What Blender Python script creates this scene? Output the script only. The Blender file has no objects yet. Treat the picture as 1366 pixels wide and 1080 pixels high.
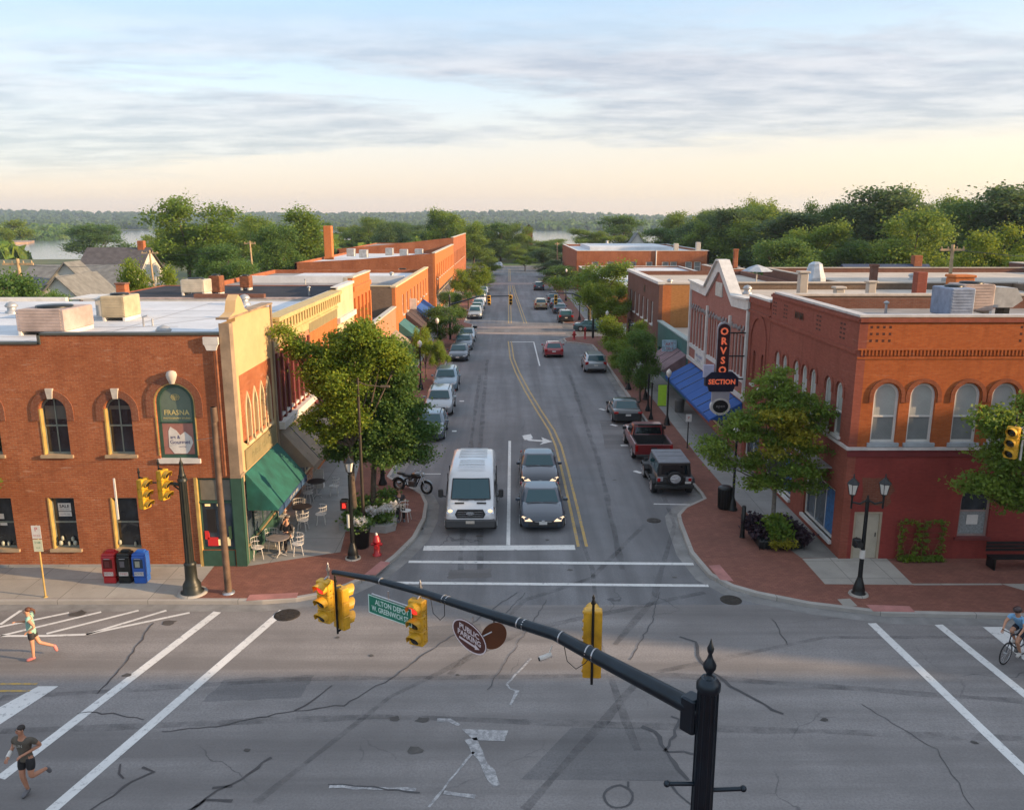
import bpy, math, random
import numpy as np
from mathutils import Vector, Matrix
from mathutils.geometry import tessellate_polygon
R=random.Random(7)
sc=bpy.context.scene
PI=math.pi
# ---------------------------------------------------------------- camera numbers
F=1100.; H=12.5
TH=math.atan(248/F); PSI=math.atan((683-678)/F*math.cos(TH))
_c,_s=math.cos(TH),math.sin(TH); _cp,_sp=math.cos(PSI),math.sin(PSI)
def _ray(x,y):
    a=(x-683)/F; b=(540-y)/F
    X=a; Y=_c+b*_s; Z=-_s+b*_c
    return (X*_cp+Y*_sp,-X*_sp+Y*_cp,Z)
def G(x,y,z=0.):      # where a sight line meets the level z: real place on the ground
    r=_ray(x,y); t=(z-H)/r[2]; return (r[0]*t,r[1]*t)
def AT(x,Y):          # X of a sight line at distance Y (near horizon)
    return (x-678)/1100.*Y
# ---------------------------------------------------------------- mesh builder
class MB:
    def __init__(s): s.v=[];s.f=[];s.m=[];s.sm=[]
    def add(s,vs,fs,m=0,sm=False):
        o=len(s.v); s.v.extend([tuple(p) for p in vs])
        for f in fs: s.f.append(tuple(i+o for i in f)); s.m.append(m); s.sm.append(sm)
        return s
    def box(s,x0,x1,y0,y1,z0,z1,m=0):
        vs=[(x,y,z) for z in(z0,z1) for y in(y0,y1) for x in(x0,x1)]
        return s.add(vs,[(0,2,3,1),(4,5,7,6),(0,1,5,4),(2,6,7,3),(0,4,6,2),(1,3,7,5)],m)
    def bbox(s,c,d,b=.02,m=0,rz=0):   # bevelled box, centre c, size d
        x,y,z=[k/2 for k in d]; vs=[];
        lv=[(-z,b),(-z+b,0),(z-b,0),(z,b)]
        for (zz,ins) in lv:
            X=x-ins;Y=y-ins
            for (px,py) in [(X-b,-Y),(X,-Y+b),(X,Y-b),(X-b,Y),(-X+b,Y),(-X,Y-b),(-X,-Y+b),(-X+b,-Y)]:
                ca,sa=math.cos(rz),math.sin(rz)
                vs.append((c[0]+px*ca-py*sa,c[1]+px*sa+py*ca,c[2]+zz))
        fs=[tuple(range(7,-1,-1)),tuple(range(24,32))]
        for k in range(3):
            for i in range(8):
                j=(i+1)%8; fs.append((k*8+i,k*8+j,k*8+8+j,k*8+8+i))
        return s.add(vs,fs,m)
    def tube(s,pts,rad,n=8,m=0,caps=True,sm=True):
        pts=[Vector(p) for p in pts]
        if not hasattr(rad,'__len__'): rad=[rad]*len(pts)
        vs=[];prev=None
        for i,p in enumerate(pts):
            t=(pts[min(i+1,len(pts)-1)]-pts[max(i-1,0)])
            if t.length<1e-9: t=Vector((0,0,1))
            t.normalize()
            if prev is None:
                a=Vector((1,0,0)) if abs(t.x)<.8 else Vector((0,1,0))
            else: a=prev
            u=(a-t*a.dot(t)).normalized(); w=t.cross(u); prev=u
            for k in range(n):
                q=2*PI*k/n; vs.append(p+(u*math.cos(q)+w*math.sin(q))*rad[i])
        fs=[]
        for i in range(len(pts)-1):
            for k in range(n):
                j=(k+1)%n; fs.append((i*n+k,i*n+j,(i+1)*n+j,(i+1)*n+k))
        s.add(vs,fs,m,sm)
        if caps:
            s.add(vs[:n],[tuple(range(n-1,-1,-1))],m); s.add(vs[-n:],[tuple(range(n))],m)
        return s
    def lathe(s,prof,c=(0,0,0),n=16,m=0,sm=True,rz=0):
        vs=[];
        for (r,z) in prof:
            for k in range(n):
                q=2*PI*k/n+rz; vs.append((c[0]+r*math.cos(q),c[1]+r*math.sin(q),c[2]+z))
        fs=[]
        for i in range(len(prof)-1):
            for k in range(n):
                j=(k+1)%n; fs.append((i*n+k,i*n+j,(i+1)*n+j,(i+1)*n+k))
        s.add(vs,fs,m,sm)
        s.add(vs[:n],[tuple(range(n-1,-1,-1))],m); s.add(vs[-n:],[tuple(range(n))],m)
        return s
    def ball(s,c,r,n=10,m=0,rings=6):
        if not hasattr(r,'__len__'): r=(r,r,r)
        vs=[];fs=[]
        for i in range(rings+1):
            a=PI*i/rings-PI/2
            for k in range(n):
                q=2*PI*k/n; vs.append((c[0]+r[0]*math.cos(a)*math.cos(q),c[1]+r[1]*math.cos(a)*math.sin(q),c[2]+r[2]*math.sin(a)))
        for i in range(rings):
            for k in range(n):
                j=(k+1)%n; fs.append((i*n+k,i*n+j,(i+1)*n+j,(i+1)*n+k))
        return s.add(vs,fs,m,True)
    def ext(s,poly,P,d0,d1,m=0,holes=(),back=True,sm=False):
        """polygon (u,v) with holes, extruded between depths d0 and d1 through map P(u,v,d)"""
        loops=[list(poly)]+[list(h) for h in holes]
        flat=[p for l in loops for p in l]
        tri=tessellate_polygon([[Vector((p[0],p[1],0)) for p in l] for l in loops])
        s.add([P(u,v,d0) for u,v in flat],tri,m)
        if back: s.add([P(u,v,d1) for u,v in flat],tri,m)
        for l in loops:
            n=len(l); vs=[P(u,v,d0) for u,v in l]+[P(u,v,d1) for u,v in l]
            s.add(vs,[(i,(i+1)%n,(i+1)%n+n,i+n) for i in range(n)],m,sm)
        return s
    def build(s,name,mats,parent=None,kind=None):
        off=Vector((0,0,0))
        if parent is not None:
            p=parent
            while p is not None: off=off+p.location; p=p.parent
        me=bpy.data.meshes.new(name)
        vs=s.v if off.length==0 else [(a-off.x,b-off.y,c-off.z) for a,b,c in s.v]
        me.from_pydata(vs,[],s.f)
        if not isinstance(mats,(list,tuple)): mats=[mats]
        for q in mats: me.materials.append(q)
        if len(mats)>1: me.polygons.foreach_set('material_index',s.m)
        me.polygons.foreach_set('use_smooth',s.sm)
        me.update()
        o=bpy.data.objects.new(name,me); sc.collection.objects.link(o)
        if parent is not None: o.parent=parent
        if kind: o['kind']=kind
        return o
def tag(o,label,cat,group=None,kind=None):
    if label: o['label']=label
    if cat: o['category']=cat
    if group: o['group']=group
    if kind: o['kind']=kind
    return o
def thing(name,label,cat,loc=(0,0,0),group=None):
    o=bpy.data.objects.new(name,None); sc.collection.objects.link(o)
    o.empty_display_size=.2; o.location=loc
    return tag(o,label,cat,group)
KIDS={}
def copy_tree(o,parent=None,link=True):
    c=o.copy(); sc.collection.objects.link(c); c.parent=parent
    for ch in [k for k in ALLKIDS(o)]: copy_tree(ch,c)
    return c
def ALLKIDS(o):
    if o.name not in KIDS: KIDS[o.name]=[k for k in o.children]
    return KIDS[o.name]
def place(proto,used,loc,rz,label,cat,group=None,scale=1.):
    if proto.name in used: o=copy_tree(proto)
    else: used.add(proto.name); ALLKIDS(proto); o=proto
    o.location=loc; o.rotation_euler=(0,0,rz); o.scale=(scale,)*3
    for k in ('label','category','group'):
        if k in o: del o[k]
    return tag(o,label,cat,group)
def PXm(X,sgn=1):   # wall plane X=const seen from the street: u=Y, v=Z, depth goes into the building
    return lambda u,v,d: (X+sgn*d,u,v)
def PYm(Y):         # wall plane Y=const facing -Y
    return lambda u,v,d: (u,Y+d,v)
def rect(u0,u1,v0,v1): return [(u0,v0),(u1,v0),(u1,v1),(u0,v1)]
def arch(u0,u1,v0,v1,rise=None,n=12,pointed=False):
    """opening with arched head: v1 is the crown"""
    c=(u0+u1)/2; h=(u1-u0)/2; r=h if rise is None else rise
    pts=[(u0,v0),(u1,v0)]
    for i in range(n+1):
        a=PI*i/n
        x=math.cos(a); y=math.sin(a)
        if pointed: y=(1-abs(x))**.75
        pts.append((c+h*x,v1-r+r*y))
    return pts
def textgeo(body,size,bold=0.):
    cu=bpy.data.curves.new('t','FONT'); cu.body=body; cu.size=size; cu.align_x='CENTER'; cu.align_y='CENTER'; cu.resolution_u=2; cu.offset=bold
    o=bpy.data.objects.new('t',cu); sc.collection.objects.link(o)
    dg=bpy.context.evaluated_depsgraph_get(); dg.update()
    e=o.evaluated_get(dg); me=e.to_mesh()
    vs=[tuple(v.co) for v in me.vertices]; fs=[tuple(p.vertices) for p in me.polygons]
    e.to_mesh_clear(); bpy.data.objects.remove(o); bpy.data.curves.remove(cu)
    return vs,fs
def text(mb,body,size,P,u,v,d,m=0,bold=0.,sx=1.):
    vs,fs=textgeo(body,size,bold)
    mb.add([P(u+a*sx,v+b,d) for a,b,_ in vs],fs,m); return mb
# ---------------------------------------------------------------- materials
def nt(name):
    m=bpy.data.materials.new(name); m.use_nodes=True; t=m.node_tree
    b=t.nodes['Principled BSDF']; return m,t,b
def nd(t,ty,**k):
    n=t.nodes.new(ty)
    for a,b in k.items():
        if a.startswith('i_'):
            key=a[2:]; key=int(key) if key.isdigit() else key.replace('_',' ')
            n.inputs[key].default_value=b
        else: setattr(n,a,b)
    return n
def coord(t,kind='Object'): return nd(t,'ShaderNodeTexCoord').outputs[kind]
def C(c): return (c[0],c[1],c[2],1.)
def mixc(t,fac,a,b,bt='MIX'):
    n=nd(t,'ShaderNodeMix',data_type='RGBA',blend_type=bt)
    for s_,v in ((0,fac),(6,a),(7,b)):
        if hasattr(v,'links') or hasattr(v,'node'): t.links.new(v,n.inputs[s_])
        else: n.inputs[s_].default_value=(C(v) if s_>0 else v)
    return n.outputs[2]
def ramp(t,src,stops):
    n=nd(t,'ShaderNodeValToRGB'); e=n.color_ramp.elements
    while len(e)<len(stops): e.new(.5)
    for k,(p,c) in enumerate(stops): e[k].position=p; e[k].color=C(c) if hasattr(c,'__len__') else (c,c,c,1)
    t.links.new(src,n.inputs[0]); return n.outputs[0]
def noise(t,vec,scale,detail=4,rough=.55,dist=0.):
    n=nd(t,'ShaderNodeTexNoise',i_Scale=scale,i_Detail=detail,i_Roughness=rough,i_Distortion=dist)
    if vec is not None: t.links.new(vec,n.inputs['Vector'])
    return n.outputs['Fac']
def mapping(t,vec,scale=(1,1,1),rot=(0,0,0),loc=(0,0,0)):
    n=nd(t,'ShaderNodeMapping'); n.inputs['Scale'].default_value=scale; n.inputs['Rotation'].default_value=rot; n.inputs['Location'].default_value=loc
    t.links.new(vec,n.inputs[0]); return n.outputs[0]
def bump(t,b,h,st=.3,dist=.02):
    n=nd(t,'ShaderNodeBump',i_Strength=st,i_Distance=dist); t.links.new(h,n.inputs['Height']); t.links.new(n.outputs[0],b.inputs['Normal'])
_mc={}
def M(name,c,rough=.6,metal=0.,var=.25,scale=3.,emit=0.,spec=.5,coat=0.,bmp=0.,trans=0.):
    if name in _mc: return _mc[name]
    m,t,b=nt(name)
    if var>0:
        co=coord(t); f=noise(t,co,scale,5); f2=noise(t,co,scale*9,3)
        d=tuple(x*(1-var) for x in c); l=tuple(min(1,x*(1+var*.7)) for x in c)
        col=mixc(t,ramp(t,f,[(.3,0.),(.7,1.)]),d,l)
        col=mixc(t,ramp(t,f2,[(.35,0.),(.75,.25)]),col,tuple(x*.7 for x in c))
        t.links.new(col,b.inputs['Base Color'])
        if bmp: bump(t,b,f2,bmp,.02)
    else: b.inputs['Base Color'].default_value=C(c)
    b.inputs['Roughness'].default_value=rough; b.inputs['Metallic'].default_value=metal
    b.inputs['Specular IOR Level'].default_value=spec; b.inputs['Coat Weight'].default_value=coat
    b.inputs['Coat Roughness'].default_value=.05
    if emit: b.inputs['Emission Color'].default_value=C(c); b.inputs['Emission Strength'].default_value=emit
    _mc[name]=m; return m
def brick(name,c1,c2,mortar=(.32,.27,.22),patch=.35,pale=.3,bw=.21,bh=.07,ms=.009,pc=None,dark=.45):
    if name in _mc: return _mc[name]
    m,t,b=nt(name); co=coord(t)
    sx=nd(t,'ShaderNodeSeparateXYZ'); t.links.new(co,sx.inputs[0])
    ad=nd(t,'ShaderNodeMath',operation='ADD'); t.links.new(sx.outputs[0],ad.inputs[0]); t.links.new(sx.outputs[1],ad.inputs[1])
    cb=nd(t,'ShaderNodeCombineXYZ'); t.links.new(ad.outputs[0],cb.inputs[0]); t.links.new(sx.outputs[2],cb.inputs[1])
    bt=nd(t,'ShaderNodeTexBrick',i_Scale=1.,i_Mortar_Size=ms,i_Brick_Width=bw,i_Row_Height=bh,i_Bias=0.)
    bt.inputs['Color1'].default_value=C(c1); bt.inputs['Color2'].default_value=C(c2); bt.inputs['Mortar'].default_value=C(mortar)
    t.links.new(cb.outputs[0],bt.inputs['Vector'])
    n1=noise(t,cb.outputs[0],.55,6,.6); st=noise(t,mapping(t,cb.outputs[0],(1.3,9,1)),.9,5,.65)
    n3=noise(t,mapping(t,cb.outputs[0],(5,14,1)),1.,2)
    col=mixc(t,ramp(t,n1,[(.35,patch),(.62,0.)]),bt.outputs[0],tuple(x*dark for x in c1))
    col=mixc(t,ramp(t,st,[(.6,0.),(.78,pale)]),col,pc or (.55,.42,.32))
    col=mixc(t,ramp(t,n3,[(.3,.35),(.55,0.)]),col,tuple(x*.55 for x in c2))
    col=mixc(t,ramp(t,noise(t,mapping(t,cb.outputs[0],(3,.35,1)),1.,4),[(.5,0.),(.8,.35)]),col,tuple(x*.4 for x in c2))
    t.links.new(col,b.inputs['Base Color']); b.inputs['Roughness'].default_value=.9; b.inputs['Specular IOR Level'].default_value=.2
    h=mixc(t,.35,bt.outputs[0],n3) ; bump(t,b,h,.35,.02)
    _mc[name]=m; return m
def glassmat(name,c=(.012,.016,.02),rough=.04,var=True):
    if name in _mc: return _mc[name]
    m,t,b=nt(name)
    if var:
        co=coord(t); n=noise(t,mapping(t,co,(.9,.9,.5)),1.6,3)
        t.links.new(mixc(t,ramp(t,n,[(.45,0.),(.7,1.)]),c,tuple(min(1,x*2.2+.01) for x in c)),b.inputs['Base Color'])
        bump(t,b,noise(t,co,1.5,1),.06,.05)
    else: b.inputs['Base Color'].default_value=C(c)
    b.inputs['Roughness'].default_value=rough; b.inputs['Specular IOR Level'].default_value=.6
    _mc[name]=m; return m
def paint(name,c,metal=.0):
    if name in _mc: return _mc[name]
    m,t,b=nt(name)
    co=coord(t); n=noise(t,co,60,2)
    t.links.new(mixc(t,.12,c,n) if False else mixc(t,ramp(t,noise(t,co,1.3,4),[(.3,0.),(.8,.35)]),c,tuple(x*.8+.02 for x in c)),b.inputs['Base Color'])
    b.inputs['Metallic'].default_value=metal; b.inputs['Roughness'].default_value=.32; b.inputs['Coat Weight'].default_value=1.; b.inputs['Coat Roughness'].default_value=.04
    _mc[name]=m; return m
def leafmat(name,ca,cb_,cc):
    """three greens picked per leaf (attribute) and by large clump noise"""
    m,t,b=nt(name); at=nd(t,'ShaderNodeAttribute',attribute_name='rnd')
    co=coord(t); n=noise(t,co,.75,3); 
    base=mixc(t,ramp(t,n,[(.38,0.),(.62,1.)]),ca,cb_)
    oi=nd(t,'ShaderNodeObjectInfo')
    sx=nd(t,'ShaderNodeSeparateXYZ'); t.links.new(at.outputs['Color'],sx.inputs[0])
    base=mixc(t,ramp(t,sx.outputs[0],[(.55,0.),(1.,.8)]),base,cc)
    base=mixc(t,ramp(t,sx.outputs[1],[(0.,.55),(.5,0.)]),base,tuple(x*.35 for x in ca))
    base=mixc(t,ramp(t,oi.outputs['Random'],[(0.,.45),(1.,0.)]),base,tuple(x*.75 for x in ca))
    t.links.new(base,b.inputs['Base Color']); b.inputs['Roughness'].default_value=.6; b.inputs['Specular IOR Level'].default_value=.25
    tr=nd(t,'ShaderNodeBsdfTranslucent'); mixs=nd(t,'ShaderNodeMixShader',i_0=.35)
    br=mixc(t,.6,base,tuple(min(1,x*1.6) for x in cc)); t.links.new(br,tr.inputs[0])
    t.links.new(b.outputs[0],mixs.inputs[1]); t.links.new(tr.outputs[0],mixs.inputs[2])
    t.links.new(mixs.outputs[0],t.nodes['Material Output'].inputs[0])
    return m
HAZE_D=.00014
# ---------------------------------------------------------------- camera, sun, sky
cam=bpy.data.cameras.new('camera'); co_=bpy.data.objects.new('camera',cam); sc.collection.objects.link(co_)
cam.sensor_width=36.; cam.sensor_fit='HORIZONTAL'; cam.lens=36*F/1366; cam.clip_end=20000; cam.clip_start=.3
co_.location=(0,0,H); co_.rotation_euler=(PI/2-TH,0,-PSI); sc.camera=co_
SUN_EL=math.radians(14); SUN_AZ=math.radians(-13)      # direction towards the sun, measured from +X
sd=Vector((math.cos(SUN_EL)*math.cos(SUN_AZ),math.cos(SUN_EL)*math.sin(SUN_AZ),math.sin(SUN_EL)))
L=bpy.data.lights.new('sun','SUN'); L.energy=5.0; L.angle=math.radians(.55); L.color=(1.,.67,.37)
lo=bpy.data.objects.new('sun',L); sc.collection.objects.link(lo); lo.rotation_euler=sd.to_track_quat('Z','Y').to_euler(); lo.location=(60,-20,40)
w=bpy.data.worlds.new("World"); sc.world=w; w.use_nodes=True; t=w.node_tree; t.nodes.clear()
out=nd(t,'ShaderNodeOutputWorld')
sky=nd(t,'ShaderNodeTexSky',sky_type='NISHITA',sun_disc=False,sun_elevation=SUN_EL,sun_rotation=PI/2-SUN_AZ,air_density=1.,dust_density=1.2,ozone_density=1.5,altitude=200)
bgs=nd(t,'ShaderNodeBackground',i_Strength=.05); t.links.new(sky.outputs[0],bgs.inputs[0])
g=coord(t,'Generated'); sp=nd(t,'ShaderNodeSeparateXYZ'); t.links.new(g,sp.inputs[0])
def mth(op,a,b=None,cl=False):
    n=nd(t,'ShaderNodeMath',operation=op,use_clamp=cl)
    for i,v in enumerate((a,b)):
        if v is None: continue
        if hasattr(v,'node'): t.links.new(v,n.inputs[i])
        else: n.inputs[i].default_value=v
    return n.outputs[0]
el=sp.outputs[2]
grad=ramp(t,mth('MULTIPLY',el,1.0),[(0.,(.90,.62,.45)),(.03,(.88,.64,.49)),(.085,(.80,.69,.62)),(.15,(.64,.74,.80)),(.26,(.40,.60,.82)),(.42,(.66,.75,.90)),(1.,(.80,.87,.96))])
# warmer towards the right hand horizon
wx=mth('MULTIPLY_ADD',sp.outputs[0],1.3); 
wn=wx.node; wn.inputs[2].default_value=.05; wn.use_clamp=True
low=ramp(t,el,[(0.,1.),(.25,0.)])
grad=mixc(t,mth('MULTIPLY',wx,low),grad,(1.,.74,.45))
zz=mth('ADD',el,.075)
cv=nd(t,'ShaderNodeCombineXYZ'); t.links.new(mth('DIVIDE',sp.outputs[0],zz),cv.inputs[0]); t.links.new(mth('DIVIDE',sp.outputs[1],zz),cv.inputs[1])
vec=mapping(t,cv.outputs[0],(.62,1,1),(0,0,math.radians(-6)),(5.3,1.2,0))
n1=noise(t,vec,.42,6,.55,.5); n2=noise(t,vec,2.6,8,.66,.5)
nn=mth('ADD',mth('MULTIPLY',n1,.76),mth('MULTIPLY',n2,.24))
tilt=mth('ADD',el,mth('MULTIPLY',sp.outputs[0],-.045))
mask=ramp(t,tilt,[(.055,0.),(.08,.95),(.1,1.),(.165,1.),(.205,.5),(.24,.0),(.4,.1)])
cl=mth('MULTIPLY',ramp(t,nn,[(.425,0.),(.47,.6),(.52,1.)]),mask)
shade=ramp(t,noise(t,vec,3.3,6,.6),[(.38,(.40,.375,.43)),(.64,(.68,.61,.61))])
grad=mixc(t,mth('MULTIPLY',cl,.95),grad,shade)
bg=nd(t,'ShaderNodeBackground',i_Strength=.495); t.links.new(grad,bg.inputs[0])
ad=nd(t,'ShaderNodeAddShader'); t.links.new(bgs.outputs[0],ad.inputs[0]); t.links.new(bg.outputs[0],ad.inputs[1]); t.links.new(ad.outputs[0],out.inputs[0])
sc.view_settings.view_transform='Standard'; sc.view_settings.look='None'; sc.view_settings.exposure=.90; sc.view_settings.gamma=1
sc.cycles.max_bounces=6; sc.cycles.transparent_max_bounces=8; sc.cycles.volume_bounces=0; sc.cycles.volume_step_rate=5
# ---------------------------------------------------------------- shared materials
def asphalt(name,base,along='y'):
    m,t,b=nt(name); co=coord(t)
    big=noise(t,co,.12,5,.6); mid=noise(t,co,.8,5,.65); fine=noise(t,co,17,3,.7)
    st=noise(t,mapping(t,co,(1.1,.05,1) if along=='y' else (.05,1.1,1)),1.,4)
    d=tuple(x*.72 for x in base); l=tuple(x*1.28 for x in base)
    col=mixc(t,ramp(t,big,[(.3,0.),(.7,1.)]),d,l)
    col=mixc(t,ramp(t,mid,[(.35,.35),(.6,0.)]),col,tuple(x*.6 for x in base))
    col=mixc(t,ramp(t,st,[(.35,.65),(.55,0.)]),col,tuple(x*.55 for x in base))
    col=mixc(t,ramp(t,st,[(.55,0.),(.75,.4)]),col,tuple(x*1.4 for x in base))
    col=mixc(t,ramp(t,fine,[(.35,.5),(.6,0.)]),col,tuple(x*.55 for x in base))
    vo=nd(t,'ShaderNodeTexVoronoi',feature='DISTANCE_TO_EDGE',i_Scale=.28); 
    wv=nd(t,'ShaderNodeVectorMath',operation='ADD'); nc=nd(t,'ShaderNodeTexNoise',i_Scale=.9,i_Detail=6.); t.links.new(co,nc.inputs[0])
    t.links.new(co,wv.inputs[0]); t.links.new(nc.outputs['Color'],wv.inputs[1]); t.links.new(wv.outputs[0],vo.inputs['Vector'])
    ck=nd(t,'ShaderNodeMath',operation='MULTIPLY'); t.links.new(ramp(t,vo.outputs[0],[(.002,.6),(.006,0.)]),ck.inputs[0]); t.links.new(ramp(t,noise(t,co,.22,2),[(.56,0.),(.64,1.)]),ck.inputs[1])
    col=mixc(t,ck.outputs[0],col,(.035,.035,.04))
    t.links.new(col,b.inputs['Base Color']); b.inputs['Roughness'].default_value=.86; b.inputs['Specular IOR Level'].default_value=.25
    bump(t,b,fine,.35,.01); return m
ASPH=asphalt('asphalt_street',(.198,.20,.207)); ASPX=asphalt('asphalt_cross',(.236,.224,.218),'x'); PATCHM=asphalt('asphalt_patch',(.175,.17,.17),'x')
def concrete(name,c,joint=1.5,rough=.9):
    m,t,b=nt(name); co=coord(t)
    br=nd(t,'ShaderNodeTexBrick',offset=0.,i_Scale=1.,i_Mortar_Size=.012,i_Brick_Width=joint,i_Row_Height=joint)
    br.inputs['Color1'].default_value=C(c); br.inputs['Color2'].default_value=C(tuple(x*.86 for x in c)); br.inputs['Mortar'].default_value=C(tuple(x*.4 for x in c)); t.links.new(co,br.inputs[0])
    n=noise(t,co,.9,6,.65); col=mixc(t,ramp(t,n,[(.35,.5),(.6,0.)]),br.outputs[0],tuple(x*.6 for x in c))
    col=mixc(t,ramp(t,noise(t,co,5,5,.7),[(.62,0.),(.72,.5)]),col,tuple(x*.4 for x in c))
    t.links.new(col,b.inputs['Base Color']); b.inputs['Roughness'].default_value=rough; bump(t,b,noise(t,co,30,2),.2,.01); return m
CONC=concrete('concrete_walk',(.36,.34,.30)); CONCG=concrete('concrete_gray',(.30,.295,.28),2.2); KERB=concrete('kerb_concrete',(.37,.35,.32),3.)
def pavers(name,c1,c2):
    m,t,b=nt(name); co=coord(t)
    br=nd(t,'ShaderNodeTexBrick',i_Scale=1.,i_Mortar_Size=.006,i_Brick_Width=.2,i_Row_Height=.1)
    br.inputs['Color1'].default_value=C(c1); br.inputs['Color2'].default_value=C(c2); br.inputs['Mortar'].default_value=C(tuple(x*.45 for x in c1)); t.links.new(co,br.inputs[0])
    col=mixc(t,ramp(t,noise(t,co,.8,6,.65),[(.35,.5),(.6,0.)]),br.outputs[0],tuple(x*.5 for x in c1))
    col=mixc(t,ramp(t,noise(t,co,2.3,4),[(.55,0.),(.8,.4)]),col,tuple(x*1.35 for x in c1))
    t.links.new(col,b.inputs['Base Color']); b.inputs['Roughness'].default_value=.88; bump(t,b,br.outputs[0],.3,.01); return m
PAVE=pavers('brick_pavers',(.235,.095,.065),(.18,.068,.048)); PAVEF=pavers('brick_crosswalk',(.31,.26,.24),(.28,.235,.215))
PINK=M('ramp_pad_pink',(.38,.17,.15),.9,var=.25,scale=2,bmp=.2)
def roadpaint(name,c,wear=.5):
    m,t,b=nt(name); co=coord(t)
    col=mixc(t,ramp(t,noise(t,co,6,7,.75),[(wear-.03,1.),(wear+.12,0.)]),c,(.2,.2,.205))
    col=mixc(t,ramp(t,noise(t,co,.8,4),[(.4,.3),(.7,0.)]),col,tuple(x*.62 for x in c))
    t.links.new(col,b.inputs['Base Color']); b.inputs['Roughness'].default_value=.8; return m
WP=roadpaint('white_road_paint',(.66,.66,.64),.34); WPF=roadpaint('faded_white_paint',(.46,.46,.46),.47); YP=roadpaint('yellow_road_paint',(.50,.33,.09),.42)
SEAL=M('crack_sealant',(.055,.054,.057),.6,var=.3)
IRON=M('cast_iron',(.055,.048,.042),.6,.6,var=.4,scale=8,bmp=.4)
def grassmat(name,a,b_,c_):
    m,t,b=nt(name); co=coord(t)
    col=mixc(t,ramp(t,noise(t,co,.05,5),[(.35,0.),(.65,1.)]),a,b_); col=mixc(t,ramp(t,noise(t,co,.9,6,.7),[(.45,0.),(.7,.7)]),col,c_)
    t.links.new(col,b.inputs['Base Color']); b.inputs['Roughness'].default_value=.95; bump(t,b,noise(t,co,4,4),.5,.1); return m
GRASS=grassmat('terrain_ground',(.065,.085,.03),(.10,.12,.045),(.12,.11,.07))
# ---------------------------------------------------------------- terrain
def sstep(a,b,x):
    q=min(1,max(0,(x-a)/(b-a))); return q*q*(3-2*q)
def hn(x,y): return math.sin(x*.0031+1.3)*.5+math.sin(x*.0011+y*.0009)*.6+math.sin(x*.0073+y*.002+2)*.22
def terr(x,y):
    h=-.03
    h+=-8.2*sstep(275,415,y+abs(x)*.12*(x<0))
    if y>400:
        bed=-13.5; 
        d=sstep(415,445,y+.12*abs(x)*(x<0)); land=-8.2
        h=land*(1-d)+bed*d
        # wooded peninsula on the left and a low mudflat
        pen=sstep(-470,-600,x)*sstep(760,850,y)*(1-sstep(1150,1280,y)); pen=max(pen,sstep(-420,-520,x)*sstep(700,730,y)*(1-sstep(790,820,y))*.98)
        h+=(5.9)*pen
        rt=sstep(160,330,x)*(1-sstep(900,1200,y)); h+=5.6*rt
    far=sstep(1560,1720,y); h=h*(1-far)+(-7.5)*far
    h+=sstep(1750,3300,y)*(29+9*hn(x,y)-9*sstep(100,800,x))
    if y<-50: h=-.03
    return h
xs=sorted(set([round(s*v,1) for s in(-1,1) for v in [0,20,40,60,80,100,130,160,200,250,300,350,400,450,500,550,600,660,720,800,900,1000,1150,1300,1450,1600,1800,2000,2300,2600,3000,3500,4500]]))
ys=[-400,-200,-100,0,50,100,150,200,250,275,290,305,320,335,350,365,380,395,405,415,425,435,450,480,520,600,680,705,730,760,790,820,850,900,1000,1100,1150,1200,1280,1400,1520,1560,1600,1650,1700,1750]+[1750+k*85 for k in range(1,31)]
mb=MB(); nx=len(xs)
mb.add([(x,y,terr(x,y)) for y in ys for x in xs],[(j*nx+i,j*nx+i+1,(j+1)*nx+i+1,(j+1)*nx+i) for j in range(len(ys)-1) for i in range(nx-1)],0,True)
mb.build('terrain',GRASS,kind='structure')
wm,t2,b2=nt('lake_water'); b2.inputs['Base Color'].default_value=(.10,.115,.12,1); b2.inputs['Roughness'].default_value=.12; b2.inputs['IOR'].default_value=1.33
cw=coord(t2); bump(t2,b2,noise(t2,mapping(t2,cw,(1,.35,1)),.35,3),.06,.2)
mb=MB(); mb.add([(-3400,390,-9.2),(3400,390,-9.2),(3400,1800,-9.2),(-3400,1800,-9.2)],[(0,1,2,3)]); mb.build('lake_water',wm,kind='structure')
mb=MB();
mud=[(-640,700),(-440,712),(-425,745),(-450,800),(-640,815)]
mb.ext([(a,b) for a,b in mud],lambda u,v,d:(u,v,d),-7.4,-9.6); mb.build('mud_bank',M('mud',(.30,.21,.15),.9,var=.3,scale=.1),kind='structure')
# ---------------------------------------------------------------- roads
def sheet(name,poly,z,m,kind='structure'):
    mb=MB(); tri=tessellate_polygon([[Vector((p[0],p[1],0)) for p in poly]]); mb.add([(p[0],p[1],z) for p in poly],tri); return mb.build(name,m,kind=kind)
sheet('main_street_road',[(-12,25.25),(12.5,25.25),(12.5,88.9),(12.5,99.1),(12.5,214),(-12,214)],0.,ASPH)
sheet('cross_street_road',[(-160,12.8),(75,12.8),(75,25.25),(-160,25.25)],0.,ASPX)
sheet('side_street_road',[(12.5,88.9),(90,88.9),(90,99.1),(12.5,99.1)],0.,ASPH)
sheet('end_street_road',[(-70,214),(70,214),(110,229),(-70,229)],0.,ASPH)
sheet('parking_lot',[(28,40),(90,40),(90,88.9),(28,88.9)],0.,ASPX)
rk=[(75,24.17),(22,24.17)]+[G(*p) for p in [(1366,826),(1180,822),(1080,810),(1010,796),(975,786),(945,770),(920,740),(905,700),(903,690),(912,680),(937.7,668),(933,660)]]+[(8.62,40),(8.6,52),(8.55,67),(8.5,80)]+[(8.4,82.5),(7.2,83.7),(5.9,84.6),(5.8,87),(6.6,88.3),(8.4,88.7),(14,88.9),(90,88.9)]
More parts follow.
